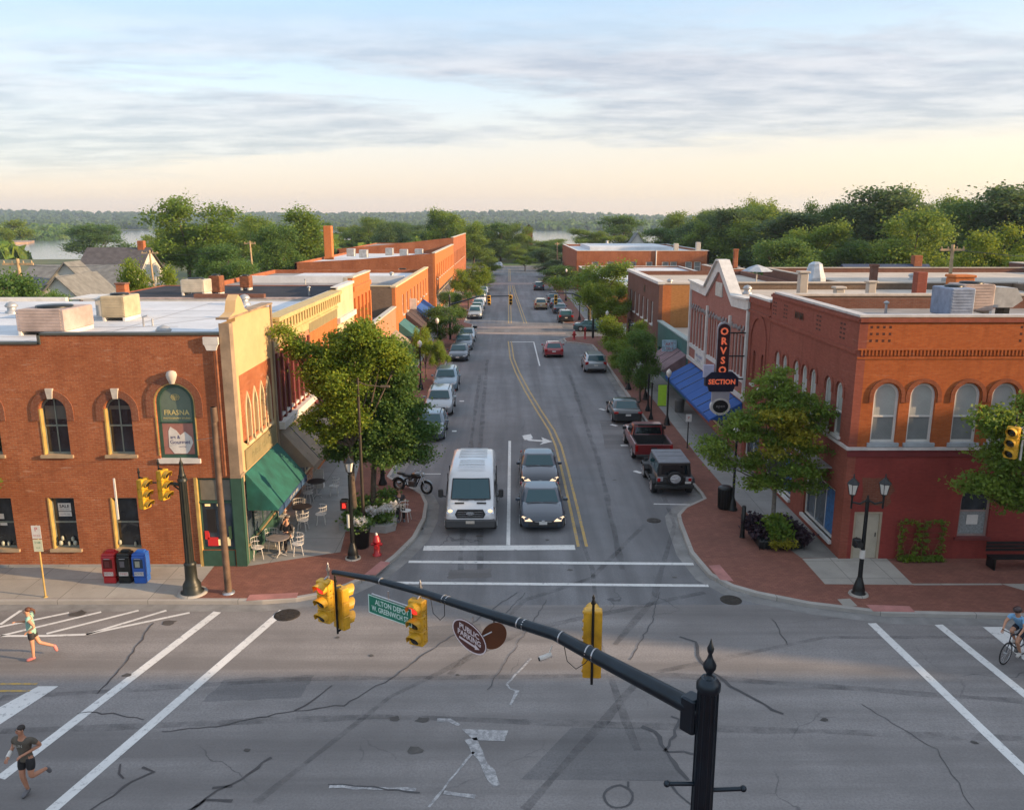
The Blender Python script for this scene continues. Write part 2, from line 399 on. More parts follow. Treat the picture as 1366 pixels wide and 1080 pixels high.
lk=[(-160,25.4),(-12,25.36)]+[G(*p) for p in [(350,806),(395,803),(430,797),(465,785),(500,769),(530,745),(555,720),(568,695),(571,675),(565,662),(545,650),(525,642)]]+[(-5.84,38.9),(-5.6,43),(-5.5,60),(-5.4,88)]+[(-5.3,90),(-4.2,92),(-4.2,99),(-5.3,101),(-5.3,160),(-5.2,214),(-70,214)]
rk2=[(90,99.1),(14,99.1),(8.2,99.3),(6.7,100.2),(6.6,103),(8.2,104.4),(8.2,150),(8.1,158),(6.6,160),(6.6,172),(8.1,174),(8.2,205),(12,214),(70,214)]
def kerb(line,side,inner,name):
    pts=[Vector((a,b)) for a,b in line]; n=len(pts)
    def off(d):
        o=[]
        for i in range(n):
            a=(pts[i]-pts[max(0,i-1)]); b=(pts[min(n-1,i+1)]-pts[i])
            if a.length==0:a=b
            if b.length==0:b=a
            a.normalize(); b.normalize(); na=Vector((-a.y,a.x)); nb=Vector((-b.y,b.x)); q=(na+nb)
            if q.length<.2: q=na
            q.normalize(); k=1/max(.55,q.dot(na)); o.append(pts[i]+q*d*k*side)
        return o
    i1=off(.16); g=off(-.5); b1=off(.02)
    mb=MB(); vs=[];fs=[]
    for i in range(n):
        vs+=[(pts[i].x,pts[i].y,-.02),(pts[i].x,pts[i].y,.13),(b1[i].x,b1[i].y,.15),(i1[i].x,i1[i].y,.15),(i1[i].x,i1[i].y,.0)]
    for i in range(n-1):
        for k in range(4): fs.append((i*5+k,i*5+k+1,i*5+6+k,i*5+5+k))
    mb.add(vs,fs); mb.build(name+'_kerb',KERB,kind='structure')
    mb=MB(); mb.add([(p.x,p.y,.004) for p in g]+[(p.x,p.y,.004) for p in pts],[(i,i+1,n+i+1,n+i) for i in range(n-1)]); mb.build(name+'_gutter',M('gutter_concrete',(.215,.212,.205),.9,var=.3,scale=1.5,bmp=.2),kind='structure')
    poly=[(p.x,p.y) for p in i1]+list(inner)
    tri=tessellate_polygon([[Vector((p[0],p[1],0)) for p in poly]]); mb=MB(); mb.add([(p[0],p[1],.146) for p in poly],tri); mb.build(name+'_pavement',PAVE,kind='structure')
kerb(rk,-1,[(90,86),(12.7,86),(12.7,29.1),(75,29.1)],'right')
kerb(lk,1,[(-70,211),(-9.95,211),(-9.95,28.6),(-160,28.6)],'left')
kerb(rk2,-1,[(70,211),(12.7,211),(12.7,101.5),(90,101.5)],'far_right')
kerb([(-160,12.8),(75,12.8)],-1,[(75,-30),(-160,-30)],'near')
zc=.150
def strip(name,poly,m,z=zc): return sheet(name,poly,z,m)
strip('concrete_walk',[(-10.32,28.3),(-9.55,28.1),(-6.40,29.40),(-6.75,33),(-7.4,38),(-7.75,41.3),(-7.75,100),(-7.75,205),(-9.7,205),(-9.7,28.5)],CONCG)
a=[G(*p,.15) for p in [(300,764),(232,806)]]
strip('concrete_walk',[(-160,25.58),(a[1][0]+.3,25.53),(-10.75,28.3),(-160,28.3)],CONC)
strip('concrete_walk',[(12.4,31.4),(10.35,31.9),(10.2,36),(10.1,42),(10.15,53),(10.15,80.5),(12.4,80.5)],CONCG)
strip('concrete_walk',[(12.4,28.8),(10.95,28.7),(10.98,26.5),(14.02,26.43),(14.11,28.7)],CONC)
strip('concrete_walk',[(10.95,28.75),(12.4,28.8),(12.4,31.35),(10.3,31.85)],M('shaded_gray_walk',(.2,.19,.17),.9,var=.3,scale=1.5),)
strip('concrete_walk',[(17.1,26.5),(19,24.4),(75,24.4),(75,26.5)],CONC)
strip('concrete_walk',[(14.02,26.4),(14.02,26.52),(17.1,26.52),(17.1,26.4)],CONC,.152)
strip('concrete_walk',[(9.7,101),(12.4,101),(12.4,205),(9.7,205)],CONCG)
gr=sheet('utility_pad',[G(*p,.15) for p in [(1117,799),(1134,798),(1144,808),(1126,809)]],.154,CONC)
strip('kerb_ramp_pad',[G(*p,.15) for p in [(328,801),(333,793),(398,790),(396,797)]],PINK,.154)
strip('kerb_ramp_pad',[G(*p,.15) for p in [(486,766),(508,748),(521,750),(501,767)]],PINK,.154)
strip('kerb_ramp_pad',[G(*p,.15) for p in [(1155,806),(1213,808),(1221,816),(1165,815)]],PINK,.154)
strip('kerb_ramp_pad',[G(*p,.15) for p in [(945,754),(960,753),(979,775),(961,773)]],PINK,.154)
sheet('brick_crosswalk',[(-4.2,91.2),(6.4,91.2),(6.4,92.6),(-4.2,92.6)],.004,PAVEF)
sheet('brick_crosswalk',[(-4.2,96.2),(6.4,96.2),(6.4,98.4),(-4.2,98.4)],.004,PAVEF)
sheet('brick_crosswalk',[(-5.1,162),(6.6,162),(6.6,167),(-5.1,167)],.004,PAVEF)
PT2=asphalt('asphalt_old_patch',(.235,.225,.22),'x')
for q_ in ([(560,835),(640,832),(650,860),(548,864)],[(1010,890),(1110,886),(1140,915),(1020,921)],[(300,905),(420,900),(400,930),(270,936)],[(800,560),(838,562),(850,600),(808,598)],[(600,760),(655,758),(655,770),(596,772)]):
    pp=[G(*p) for p in q_]; rg=[]
    for i in range(4):
        for k in range(8): a,b=Vector(pp[i]),Vector(pp[(i+1)%4]); v=a.lerp(b,k/8)+Vector((R.uniform(-.04,.04),R.uniform(-.04,.04))); rg.append((v.x,v.y))
    sheet('asphalt_patch',rg,.0036,PT2 if q_[0][0]%20 else PATCHM)
sheet('asphalt_patch',[G(*p) for p in [(762,970),(862,970),(922,1041),(695,1039)]],.004,PATCHM)
# ---------------------------------------------------------------- painted lines and cracks
def stroke(mb,pts,w,z=.008,wob=0.,seg=0):
    P=[Vector(p) for p in pts]
    if seg:
        Q=[]
        for i in range(len(P)-1):
            k=max(1,int((P[i+1]-P[i]).length/seg))
            for j in range(k):
                q=P[i].lerp(P[i+1],j/k); Q.append(q+Vector((R.uniform(-wob,wob),R.uniform(-wob,wob))))
        P=Q+[P[-1]]
    n=len(P); vs=[]
    for i in range(n):
        d=(P[min(n-1,i+1)]-P[max(0,i-1)]).normalized(); q=Vector((-d.y,d.x)); ww=w/2*(R.uniform(.6,1.3) if wob else 1)
        if i not in (0,n-1):
            a=(P[i]-P[i-1]).normalized(); ww/=max(.6,q.dot(Vector((-a.y,a.x))))
        vs+=[(P[i].x+q.x*ww,P[i].y+q.y*ww,z),(P[i].x-q.x*ww,P[i].y-q.y*ww,z)]
    mb.add(vs,[(2*i,2*i+1,2*i+3,2*i+2) for i in range(n-1)])
def px(*a): return [G(*p) for p in a]
mb=MB()
for pts,wd in [([(565,731),(767,730)],.48),([(545,749),(925,752)],.22),([(513,777),(945,781)],.2),([(680,588),(678,727)],.15),
  ([(712,456),(720,488)],.12),([(680,456),(712,456)],.35),([(290,816),(0,1038)],.28),([(378,814),(60,1088)],.28),
  ([(0,848),(60,848),(115,846)],.12),([(115,846),(222,814)],.12),([(115,846),(253,817)],.12),([(62,845),(185,814)],.12),([(0,848),(135,816)],.12),([(0,836),(92,817)],.12),([(0,833),(28,814)],.12),
  ([(1163,831),(1366,1026),(1440,1100)],.27),([(1252,833),(1366,925),(1460,1000)],.27),
  ([(872,672),(925,673)],.11),([(552,632),(588,632)],.11),
  ([(828,594),(838,594)],.25),([(846,628),(856,631)],.25),([(815,566),(823,568)],.25),([(800,545),(807,547)],.25),([(608,500),(614,500)],.3),([(613,535),(619,535)],.3),([(603,575),(609,575)],.3)]:
    stroke(mb,px(*pts),wd)
mb.add([p+(.008,) for p in px((51,915),(78,915),(-60,1005),(-105,1000))],[(0,1,2,3)])
mb.add([p+(.008,) for p in px((1311,836),(1338,836),(1440,905),(1405,912))],[(0,1,2,3)])
# turn arrow
a0=px((700,583),(708,587),(722,588),(733,589)); stroke(mb,a0,.35)
mb.add([p+(.009,) for p in px((696,581),(708,579),(711,584),(700,587))],[(0,1,2,3)])
mb.add([p+(.009,) for p in px((722,583),(737,589),(720,593),(725,589))],[(0,1,2,3)])
mb.build('white_road_markings',WP,kind='structure')
mb=MB()
for pts,wd in [([(583,960),(600,960),(613,967)],.14),([(627,985),(663,1048)],.26),([(708,878),(676,912)],.09),([(676,912),(680,918),(690,921),(681,940)],.08),([(632,1003),(600,1040),(572,1076)],.07),([(440,1048),(555,1053)],.12),([(592,1056),(634,1062)],.16)]:
    stroke(mb,px(*pts),wd,wob=.015,seg=.25)
mb.add([p+(.008,) for p in px((616,972),(678,974),(673,988),(632,987))],[(0,1,2,3)])
mb.build('faded_road_markings',WPF,kind='structure')
mb=MB(); yl=[(777,729),(766,680),(753,625),(745,595),(736,574),(718,546),(703,521),(690,496),(683,478),(680,455)]
yy=[Vector(G(*p)) for p in yl]
for o in(-.16,.16): stroke(mb,[(p.x+o,p.y) for p in yy],.12)
for o in(-.16,.16):
    stroke(mb,[(.2+o,101),(.2+o,160)],.12); stroke(mb,[(2.1+o,101),(1.2+o,140),(.9+o,160)],.12); stroke(mb,[(.3+o,170),(.3+o,212)],.12)
for yv in (19.95,20.3): stroke(mb,[(-60,yv+.25),(-13.0,yv+.25)],.1)
mb.build('yellow_road_markings',YP,kind='structure')
mb=MB()
TM_=MB(); tmz=.0042
for pts,wd in [([(908,848),(928,856),(932,880),(948,895),(975,915),(1000,930),(1030,945),(1045,952)],.09),([(395,947),(420,932),(443,914)],.05),([(215,975),(290,968),(330,960),(395,948),(460,940),(520,905),(600,850),(690,790)],.035),
  ([(855,968),(875,975),(888,1000),(905,1025),(918,1040)],.1),([(888,1002),(908,960),(895,955)],.07),([(888,1002),(910,1002),(935,1006)],.06),([(252,1080),(290,1055),(320,1040),(362,1010)],.07),([(285,1050),(310,1048)],.06),
  ([(120,1080),(150,1060),(178,1042),(203,1030),(190,1023)],.06),([(162,1018),(156,1032),(165,1038)],.05),([(105,950),(150,952),(192,960)],.03),([(205,830),(170,880),(130,925)],.035),
  ([(440,1045),(500,1050),(560,1057)],.05),([(255,1083),(275,1065),(310,1068)],.09),([(890,1040),(905,1058),(925,1075)],.05),
  ([(1030,825),(1050,860)],.03),([(1150,940),(1250,1000),(1300,1080)],.02),([(690,650),(700,560)],.02),([(880,790),(870,830),(840,880)],.03),([(700,790),(640,860)],.02),([(730,800),(650,920)],.02)]:
    stroke(mb,px(*pts),wd,.012,.045,.22)
for pts,wd in [([(820,860),(870,800),(900,700),(860,600),(820,520)],.22),([(850,1000),(800,860),(790,760),(770,700)],.2),([(600,900),(700,800),(790,770),(860,700)],.2),([(340,1070),(520,930),(700,840),(940,790)],.22),([(640,760),(640,600),(650,480)],.25),([(614,760),(622,640),(640,500)],.25),([(830,760),(800,620),(760,500)],.25),([(0,930),(400,905),(900,900),(1366,935)],.25),([(0,975),(500,955),(1366,985)],.25),([(700,1080),(860,900),(1100,850),(1366,850)],.22)]:
    tmz+=.00035; stroke(TM_,px(*pts),wd,tmz,.03,1.2)
lp=[G(825+19*math.cos(a),1062+15*math.sin(a)) for a in [2*PI*k/18 for k in range(19)]]; stroke(mb,lp,.05,.012,.015,.15); stroke(mb,px((838,1042),(838,1050)),.05,.012)
mb.build('crack_sealant_lines',SEAL,kind='structure')
tm,tt,tb_=nt('tyre_mark'); tcn=noise(tt,coord(tt),1.3,5,.7); tb_.inputs['Base Color'].default_value=(.06,.06,.065,1); tb_.inputs['Roughness'].default_value=.85; tsp=nd(tt,'ShaderNodeBsdfTransparent'); tms=nd(tt,'ShaderNodeMixShader'); tt.links.new(ramp(tt,tcn,[(.35,0.),(.7,.38)]),tms.inputs[0]); tt.links.new(tsp.outputs[0],tms.inputs[1]); tt.links.new(tb_.outputs[0],tms.inputs[2]); tt.links.new(tms.outputs[0],tt.nodes['Material Output'].inputs[0])
TM_.build('tyre_marks',tm,kind='structure')
# oil and water stains with shapes of their own
mb=MB()
for (x,y,r) in [(700,690,.12),(640,715,.15),(730,720,.1),(820,640,.1),(760,760,.12),(900,770,.1),(450,850,.08),(1100,960,.12),(170,900,.15),(330,1000,.1),(610,900,.07),(860,560,.12),(600,640,.1),(527,958,.16),(565,960,.2),(553,1000,.22),(495,874,.1),(1300,990,.1),(225,830,.25),(105,818,.3),(380,760,.2)]:
    c=G(x,y); mb.add([(c[0]+r*R.uniform(.6,1.2)*math.cos(a),c[1]+r*R.uniform(.4,.9)*math.sin(a),.01) for a in [2*PI*k/11 for k in range(11)]],[tuple(range(11))])
mb.build('road_stains',M('oil_stain',(.07,.065,.06),.7,var=.4),kind='structure')
def manhole(x,y,r,label):
    c=G(x,y); t_=thing('manhole_cover',label,'manhole cover',(c[0],c[1],0))
    m_=MB(); m_.lathe([(r,.0),(r,.012),(r*.9,.016)],(c[0],c[1],0),24); m_.build('rim',IRON,t_)
    m_=MB(); m_.lathe([(r*.86,.01),(r*.86,.02),(r*.1,.021)],(c[0],c[1],0),24,sm=False)
    for a in range(8):
        q=a*PI/4; m_.box(c[0]+r*.5*math.cos(q)-.04,c[0]+r*.5*math.cos(q)+.04,c[1]+r*.5*math.sin(q)-.04,c[1]+r*.5*math.sin(q)+.04,.02,.028)
    m_.build('lid',IRON,t_)
manhole(383,820,.42,'round iron manhole cover near the left kerb corner of the cross street')
manhole(975,800,.36,'round iron manhole cover at the right corner of the intersection')
manhole(872,694,.3,'small iron drain cover by the right kerb behind the off-roader')
manhole(558,705,.22,'small iron drain cover beside the left kerb near the white van')
# ---------------------------------------------------------------- building materials
BR_L=brick('brick_orange_left',(.40,.125,.05),(.29,.078,.032),(.34,.19,.11),patch=.6,pale=.55,dark=.55)
BR_LD=brick('brick_dark_arch',(.25,.085,.045),(.19,.06,.035),(.24,.15,.1),patch=.4,pale=.1)
BR_R=brick('brick_orange_right',(.44,.115,.03),(.36,.085,.022),(.28,.13,.06),patch=.5,pale=.3,ms=.006,dark=.6)
BR_RS=brick('brick_red_front',(.30,.085,.055),(.26,.07,.045),(.22,.10,.075),patch=.45,pale=.2,ms=.005,dark=.6)
BR_PAINT=brick('brick_painted_red',(.27,.05,.04),(.25,.044,.036),(.23,.05,.042),patch=.55,pale=.35,ms=.005,pc=(.33,.11,.08),dark=.6)
BR_PINK=brick('brick_rose',(.36,.15,.115),(.32,.125,.095),(.33,.2,.16),patch=.12,pale=.12,ms=.004)
BR_BROWN=brick('brick_brown',(.20,.082,.052),(.165,.066,.042),(.17,.12,.1),patch=.3,pale=.15)
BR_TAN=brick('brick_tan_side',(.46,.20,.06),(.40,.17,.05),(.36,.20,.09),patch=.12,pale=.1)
BR_ORG=brick('brick_bright_orange',(.50,.165,.05),(.45,.14,.04),(.44,.2,.1),patch=.1,pale=.08,ms=.004)
BR_SAL=brick('brick_salmon',(.48,.23,.13),(.44,.20,.11),(.45,.27,.18),patch=.12,pale=.08,ms=.004)
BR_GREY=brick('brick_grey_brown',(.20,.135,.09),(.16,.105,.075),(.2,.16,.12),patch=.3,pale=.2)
STUC=M('stucco_yellow',(.53,.365,.185),.85,var=.14,scale=.7,bmp=.15); STUCG=M('stucco_tan_gray',(.29,.215,.145),.9,var=.4,scale=1.2,bmp=.3)
CREAM=M('cream_stucco',(.58,.46,.28),.85,var=.15,scale=1,bmp=.1); OLIVE=M('olive_paint',(.24,.20,.10),.7,var=.15,scale=2)
STONE=M('pale_stone',(.50,.46,.40),.85,var=.2,scale=4,bmp=.15); TSILL=M('tan_sill',(.36,.27,.17),.85,var=.2,scale=4); WHITE=M('white_trim',(.60,.58,.54),.6,var=.15,scale=3); 
GREENW=M('dark_green_wood',(.03,.085,.06),.55,var=.2,scale=3); YELW=M('ochre_wood_trim',(.42,.29,.09),.6,var=.25,scale=3); GRYW=M('gray_green_sash',(.17,.19,.16),.6,var=.2,scale=3)
RWHITE=M('white_roof_membrane',(.56,.585,.61),.7,var=.16,scale=.5,bmp=.05); RDARK=M('dark_roof_membrane',(.035,.037,.045),.9,spec=.15,var=.4,scale=.5); RGREY=M('gray_roof_gravel',(.24,.235,.23),.95,var=.3,scale=.6,bmp=.2)
RTAN=M('pale_tan_roof',(.44,.39,.33),.9,var=.2,scale=.5)
TEAL=M('teal_panel',(.035,.13,.12),.6,var=.2,scale=1.5); DKRED=M('dark_red_paint',(.15,.03,.028),.6,var=.15); DKT=M('dark_bronze_coping',(.06,.065,.055),.6,var=.2)
GL=glassmat('dark_window_glass'); GLB=M('blind_window_glass',(.38,.39,.36),.12,var=.10,scale=2); GLL=M('lower_blind_glass',(.20,.21,.205),.08,var=.15,scale=2); GLS=glassmat('shop_window_glass',(.03,.045,.06),.06); GLW=glassmat('painted_shop_glass',(.02,.1,.18),.1)
AWG=M('green_awning_canvas',(.012,.105,.085),.85,var=.4,scale=1.5,bmp=.4); AWT=M('taupe_awning_canvas',(.27,.21,.15),.85,var=.2,scale=1.5); AWB=M('blue_awning_canvas',(.014,.08,.30),.8,var=.15,scale=1.2); AWM=M('mauve_awning_canvas',(.20,.13,.14),.85,var=.3,scale=2)
METG=M('galvanized_metal',(.42,.43,.43),.45,.6,var=.25,scale=3); BLK=M('black_metal',(.014,.017,.018),.4,.3,var=.3,scale=5); RUST=M('rusty_metal',(.25,.10,.05),.85,.2,var=.5,scale=4)
def pbox(mb,P,u0,u1,v0,v1,d0,d1,m=0):
    vs=[P(u,v,d) for d in(d0,d1) for v in(v0,v1) for u in(u0,u1)]
    return mb.add(vs,[(0,2,3,1),(4,5,7,6),(0,1,5,4),(2,6,7,3),(0,4,6,2),(1,3,7,5)],m)
def shape(k,i=0.):
    u0,u1,v0,v1=k[1:5]
    if k[0]=='r': return rect(u0+i,u1-i,v0+i,v1-i)
    if k[0]=='a': return arch(u0+i,u1-i,v0+i,v1-i,None if len(k)<6 else max(.05,k[5]-i*.5))
    if k[0]=='g': return arch(u0+i,u1-i,v0+i,v1-i,k[5],14,True)
def window(parent,P,k,frame,glass,d=.14,fw=.07,rail=.5,mull=0,sill=None,sw=.1,glass2=None,name='window',liner=None):
    mb=MB(); inner=shape(k,fw); mb.ext(shape(k),P,d-.04,d+.04,holes=[inner])
    u0,u1,v0,v1=k[1:5]
    if rail: 
        vm=v0+(v1-v0)*rail; pbox(mb,P,u0+fw,u1-fw,vm-.03,vm+.03,d-.03,d+.03)
    for q in range(mull):
        uu=u0+(u1-u0)*(q+1)/(mull+1); top=v1-fw if k[0]!='g' else v1-k[5]; pbox(mb,P,uu-.022,uu+.022,v0+fw,top-.004,d-.025,d+.025)
    f=mb.build(name,frame,parent)
    if liner:   # coloured reveal boards on the jambs
        m2=MB(); pbox(m2,P,u0,u0+.05,v0,v1-(.4 if k[0]=='a' else 0),-.02,d-.04); m2.build('jamb',liner,f)
    m2=MB(); m2.ext(inner,P,d,d+.01,back=False)
    if glass2:
        m2=MB(); vm=v0+(v1-v0)*rail; u=[p for p in inner if p[1]>vm+.01]
        m2.ext([(u1-fw,vm)]+u+[(u0+fw,vm)],P,d,d+.01,back=False); m2.build('upper_pane',glass,f)
        m2=MB(); m2.ext(rect(u0+fw,u1-fw,v0+fw,vm-.001),P,d+.012,d+.02,back=False); m2.build('lower_pane',glass2,f)
    else: m2.build('pane',glass,f)
    if sill:
        m2=MB(); pbox(m2,P,u0-.1,u1+.1,v0-sw,v0+.004,-.09,d); m2.build('sill',sill,f)
    return f
def ring(mb,P,c,v,r0,r1,d0,d1,n=16,a0=0.,a1=PI,leg=0.):
    o=[(c+r1*math.cos(a0+(a1-a0)*i/n),v+r1*math.sin(a0+(a1-a0)*i/n)) for i in range(n+1)]
    q=[(c+r0*math.cos(a0+(a1-a0)*i/n),v+r0*math.sin(a0+(a1-a0)*i/n)) for i in range(n+1)]
    if leg: o=[(c+r1,v-leg)]+o+[(c-r1,v-leg)]; q=[(c+r0,v-leg)]+q+[(c-r0,v-leg)]
    mb.ext(o+q[::-1],P,d0,d1)
def wall(parent,P,outline,keys,m,th=.3,name='wall',label=None):
    mb=MB(); mb.ext(outline,P,0,th,holes=[shape(k) for k in keys]); o=mb.build(name,m,parent)
    if label: o['label']=label
    return o
def roofset(parent,x0,x1,y0,y1,zr,m,hp=None,cop=None,cw_=.3,sides='wnse'):
    mb=MB(); mb.box(x0+.28,x1-.28,y0+.28,y1-.28,zr-.3,zr); r=mb.build('roof',m,parent)
    return r
def plain(parent,m,x0,x1,y0,y1,h,th=.3,sides='nbw',name='wall'):
    """the walls nobody faces: n = far side, b = west, e = east, s = near side"""
    mb=MB()
    if 'n' in sides: mb.box(x0+th,x1-th,y1-th,y1,0,h)
    if 'b' in sides: mb.box(x0,x0+th,y0,y1,0,h)
    if 'e' in sides: mb.box(x1-th,x1,y0,y1,0,h)
    if 's' in sides: mb.box(x0+th,x1-th,y0,y0+th,0,h)
    return mb.build(name,m,parent)
def coping(parent,m,x0,x1,y0,y1,z,w_=.36,t_=.08,sides='snbe',o=.03):
    mb=MB()
    if 's' in sides: mb.box(x0-o,x1+o,y0-o,y0+w_,z,z+t_)
    if 'n' in sides: mb.box(x0-o,x1+o,y1-w_,y1+o,z,z+t_)
    if 'b' in sides: mb.box(x0-o,x0+w_,y0+w_,y1-w_,z,z+t_)
    if 'e' in sides: mb.box(x1-w_,x1+o,y0+w_,y1-w_,z,z+t_)
    return mb.build('coping',m,parent)
def awning(parent,X,sgn,y0,y1,z1,z0,out,m,name='awning',val=.22,seams=0,vm=None,label=None):
    """sgn +1: building lies towards +X, awning reaches towards -X"""
    mb=MB(); xo=X-sgn*out; xi=X-sgn*.03
    T=.04
    mb.add([(xi,y0,z1),(xi,y1,z1),(xo,y1,z0),(xo,y0,z0),(xi,y0,z1-T),(xi,y1,z1-T),(xo,y1,z0-T),(xo,y0,z0-T)],[(0,1,2,3),(4,5,6,7),(0,1,5,4),(1,2,6,5),(2,3,7,6),(3,0,4,7)])
    for yy in (y0,y1): 
        mb.add([(xi,yy-.01,z1-T),(xo,yy-.01,z0-T),(xi,yy-.01,z0-T),(xi,yy+.01,z1-T),(xo,yy+.01,z0-T),(xi,yy+.01,z0-T)],[(0,1,2),(3,4,5),(0,1,4,3)])
    a=mb.build(name,m,parent)
    if label: a['label']=label
    mb=MB(); mb.box(min(xo,xo-sgn*.02),max(xo,xo-sgn*.02),y0,y1,z0-T-val,z0-.005); mb.build('valance',vm or m,a)
    if seams:
        mb=MB()
        for k in range(1,seams):
            y=y0+(y1-y0)*k/seams; mb.add([(xi,y-.025,z1+.03),(xi,y+.025,z1+.03),(xo,y+.025,z0+.03),(xo,y-.025,z0+.03),(xi,y-.02,z1),(xi,y+.02,z1),(xo,y+.02,z0),(xo,y-.02,z0)],[(0,1,2,3),(4,5,6,7),(0,3,7,4),(1,2,6,5)])
        mb.build('seam',BLK,a)
    mb=MB()
    for y in (y0+.05,y1-.05): mb.tube([(xi,y,z0-T),(xo,y,z0-T)],.015,6)
    mb.build('brace',METG,a)
    return a
# ================================================================= LEFT ROW
XL=-9.6
PL=lambda u,v,d:(XL-d,u,v)
# --- A: corner building
A=thing('corner_building','orange brick corner building with arched windows, yellow stucco gable and green awning on the left','building',(-16,29,0))
P=PYm(28.15)
ups=[('a',c-.47,c+.47,4.36,6.42) for c in (-25.2,-22.9,-20.6,-18.35,-15.95,-13.68)]
lows=[('r',c-.47,c+.47,.82,2.76) for c in (-25.3,-23,-20.7,-18.3,-16.05,-13.8)]
sg=('a',-12.33,-11.0,4.22,6.9); shop=('r',-11.15,-9.9,.75,3.5)
wall(A,P,[(-34,0),(-9.9,0),(-9.9,8.62),(-16.1,8.62),(-16.1,8.3),(-34,8.3)],ups+lows+[sg,shop],BR_L)
for k in ups:
    window(A,P,k,GRYW,GL,d=.2,mull=1,sill=TSILL,liner=YELW)
    c=(k[1]+k[2])/2; mb=MB(); ring(mb,P,c,6.42-.47,.49,.74,-.035,.01,leg=.35); mb.build('arch_trim',BR_LD,A)
    mb=MB(); mb.ext([(c-.08,6.4),(c+.08,6.4),(c+.13,6.76),(c-.13,6.76)],P,-.09,.02); mb.build('keystone',STONE,A)
for i_,k in enumerate(ups):
    hgt=(.5,.9,.3,.75,.55,.2)[i_]; mb=MB(); pbox(mb,P,k[1]+.1,k[2]-.1,k[4]-.25-hgt,k[4]-.32,.194,.199); mb.build('roller_blind',M('roller_blind',(.10,.09,.075),.8,var=.2),A)
for k in lows:
    window(A,P,k,GRYW,GL,d=.2,rail=.5,sill=TSILL,liner=YELW)
# paper signs and jars inside the lower windows
mb=MB(); pbox(mb,P,-16.28,-15.82,2.2,2.5,.185,.19); pbox(mb,P,-16.28,-15.82,2.0,2.17,.185,.19); w1=mb.build('window_notice',WHITE,A)
mb=MB(); text(mb,'SALE',.17,P,-16.05,2.38,.182,bold=.004); text(mb,'NOW OPEN',.065,P,-16.05,2.26,.182); text(mb,'HOURS 10-6',.065,P,-16.05,2.08,.182); mb.build('lettering',BLK,w1)
mb=MB(); pbox(mb,P,-18.5,-18.28,1.9,2.1,.185,.19); pbox(mb,P,-18.45,-18.2,1.65,1.78,.185,.19); mb.build('window_notice',WHITE,A)
mb=MB()
for u,v,r in [(-16.3,1.0,.07),(-16.22,1.18,.05),(-16.0,.98,.05),(-15.85,1.15,.055),(-15.78,1.0,.07),(-18.4,.98,.06),(-18.2,.97,.05),(-13.6,.95,.04),(-14.15,1.02,.06)]:
    mb.lathe([(r*.6,-.08),(r,-.05),(r,.05),(r*.4,.09)],P(u,v,.12),8)
mb.build('display_jars',M('pale_jars',(.35,.37,.30),.4,var=.3,scale=9),A)
# blind arch with two boards
f=window(A,P,sg,GREENW,M('board_gray_green',(.12,.165,.125),.6,var=.15,scale=3),d=.12,fw=.12,rail=0,sill=WHITE,sw=.16,name='sign_arch'); f['label']='arched panel holding the green name board and the pink poster'
mb=MB(); ring(mb,P,-11.665,6.9-.665,.67,.71,-.02,.05,leg=1.9); mb.build('arch_molding',YELW,f)
mb=MB(); ring(mb,P,-11.665,6.9-.665,.72,.98,-.04,.01,leg=.5); mb.build('arch_trim',BR_LD,A)
mb=MB(); mb.lathe([(.09,0),(.11,.06),(.17,.2),(.19,.32),(.15,.42),(.05,.46)],P(-11.665,6.93,-.03),14); mb.ball(P(-11.665,7.2,-.16),(.05,.05,.09)); mb.ball(P(-11.73,7.26,-.17),.025); mb.ball(P(-11.6,7.26,-.17),.025); mb.build('carved_keystone',STONE,A)
GOLD=M('gold_lettering',(.60,.50,.20),.5,var=.1); NAVY=M('navy_lettering',(.05,.05,.14),.6,var=.1)
mb=MB(); text(mb,'FRASNA',.25,P,-11.665,5.86,.112,bold=.004,sx=.98); text(mb,'PHOTOGRAPHY STUDIO',.085,P,-11.665,5.66,.112,bold=.002)
for a in range(8):
    q=a*PI/8; ring(mb,P,-11.665+.1*math.cos(q*2),6.42+.06*math.sin(q*2),.05,.06,.11,.115,10,0,2*PI-.01)
mb.build('lettering',GOLD,f)
mb=MB(); pbox(mb,P,-12.2,-11.13,4.36,5.5,.09,.115); po=mb.build('poster',M('poster_pink_brown',(.33,.15,.12),.7,var=.2),f)
mb=MB(); mb.ext([(-12.08,4.55),(-12.02,4.62),(-12.0,5.2),(-11.92,5.36),(-11.72,5.22),(-11.6,5.05),(-11.42,5.18),(-11.2,4.98),(-11.16,4.78),(-11.3,4.5),(-11.4,4.38),(-11.85,4.38),(-12.02,4.62)][::-1][:-1],P,.082,.089); mb.build('white_shape',WHITE,po)
mb=MB(); text(mb,'art &',.17,P,-11.78,4.98,.08,bold=.003); text(mb,'Gourmet',.19,P,-11.62,4.8,.08,bold=.003); text(mb,'catering',.08,P,-11.55,4.64,.08); mb.build('poster_lettering',NAVY,po)
mb=MB(); pbox(mb,P,-12.2,-11.13,5.5,5.54,.06,.115); mb.build('rail',GREENW,f)
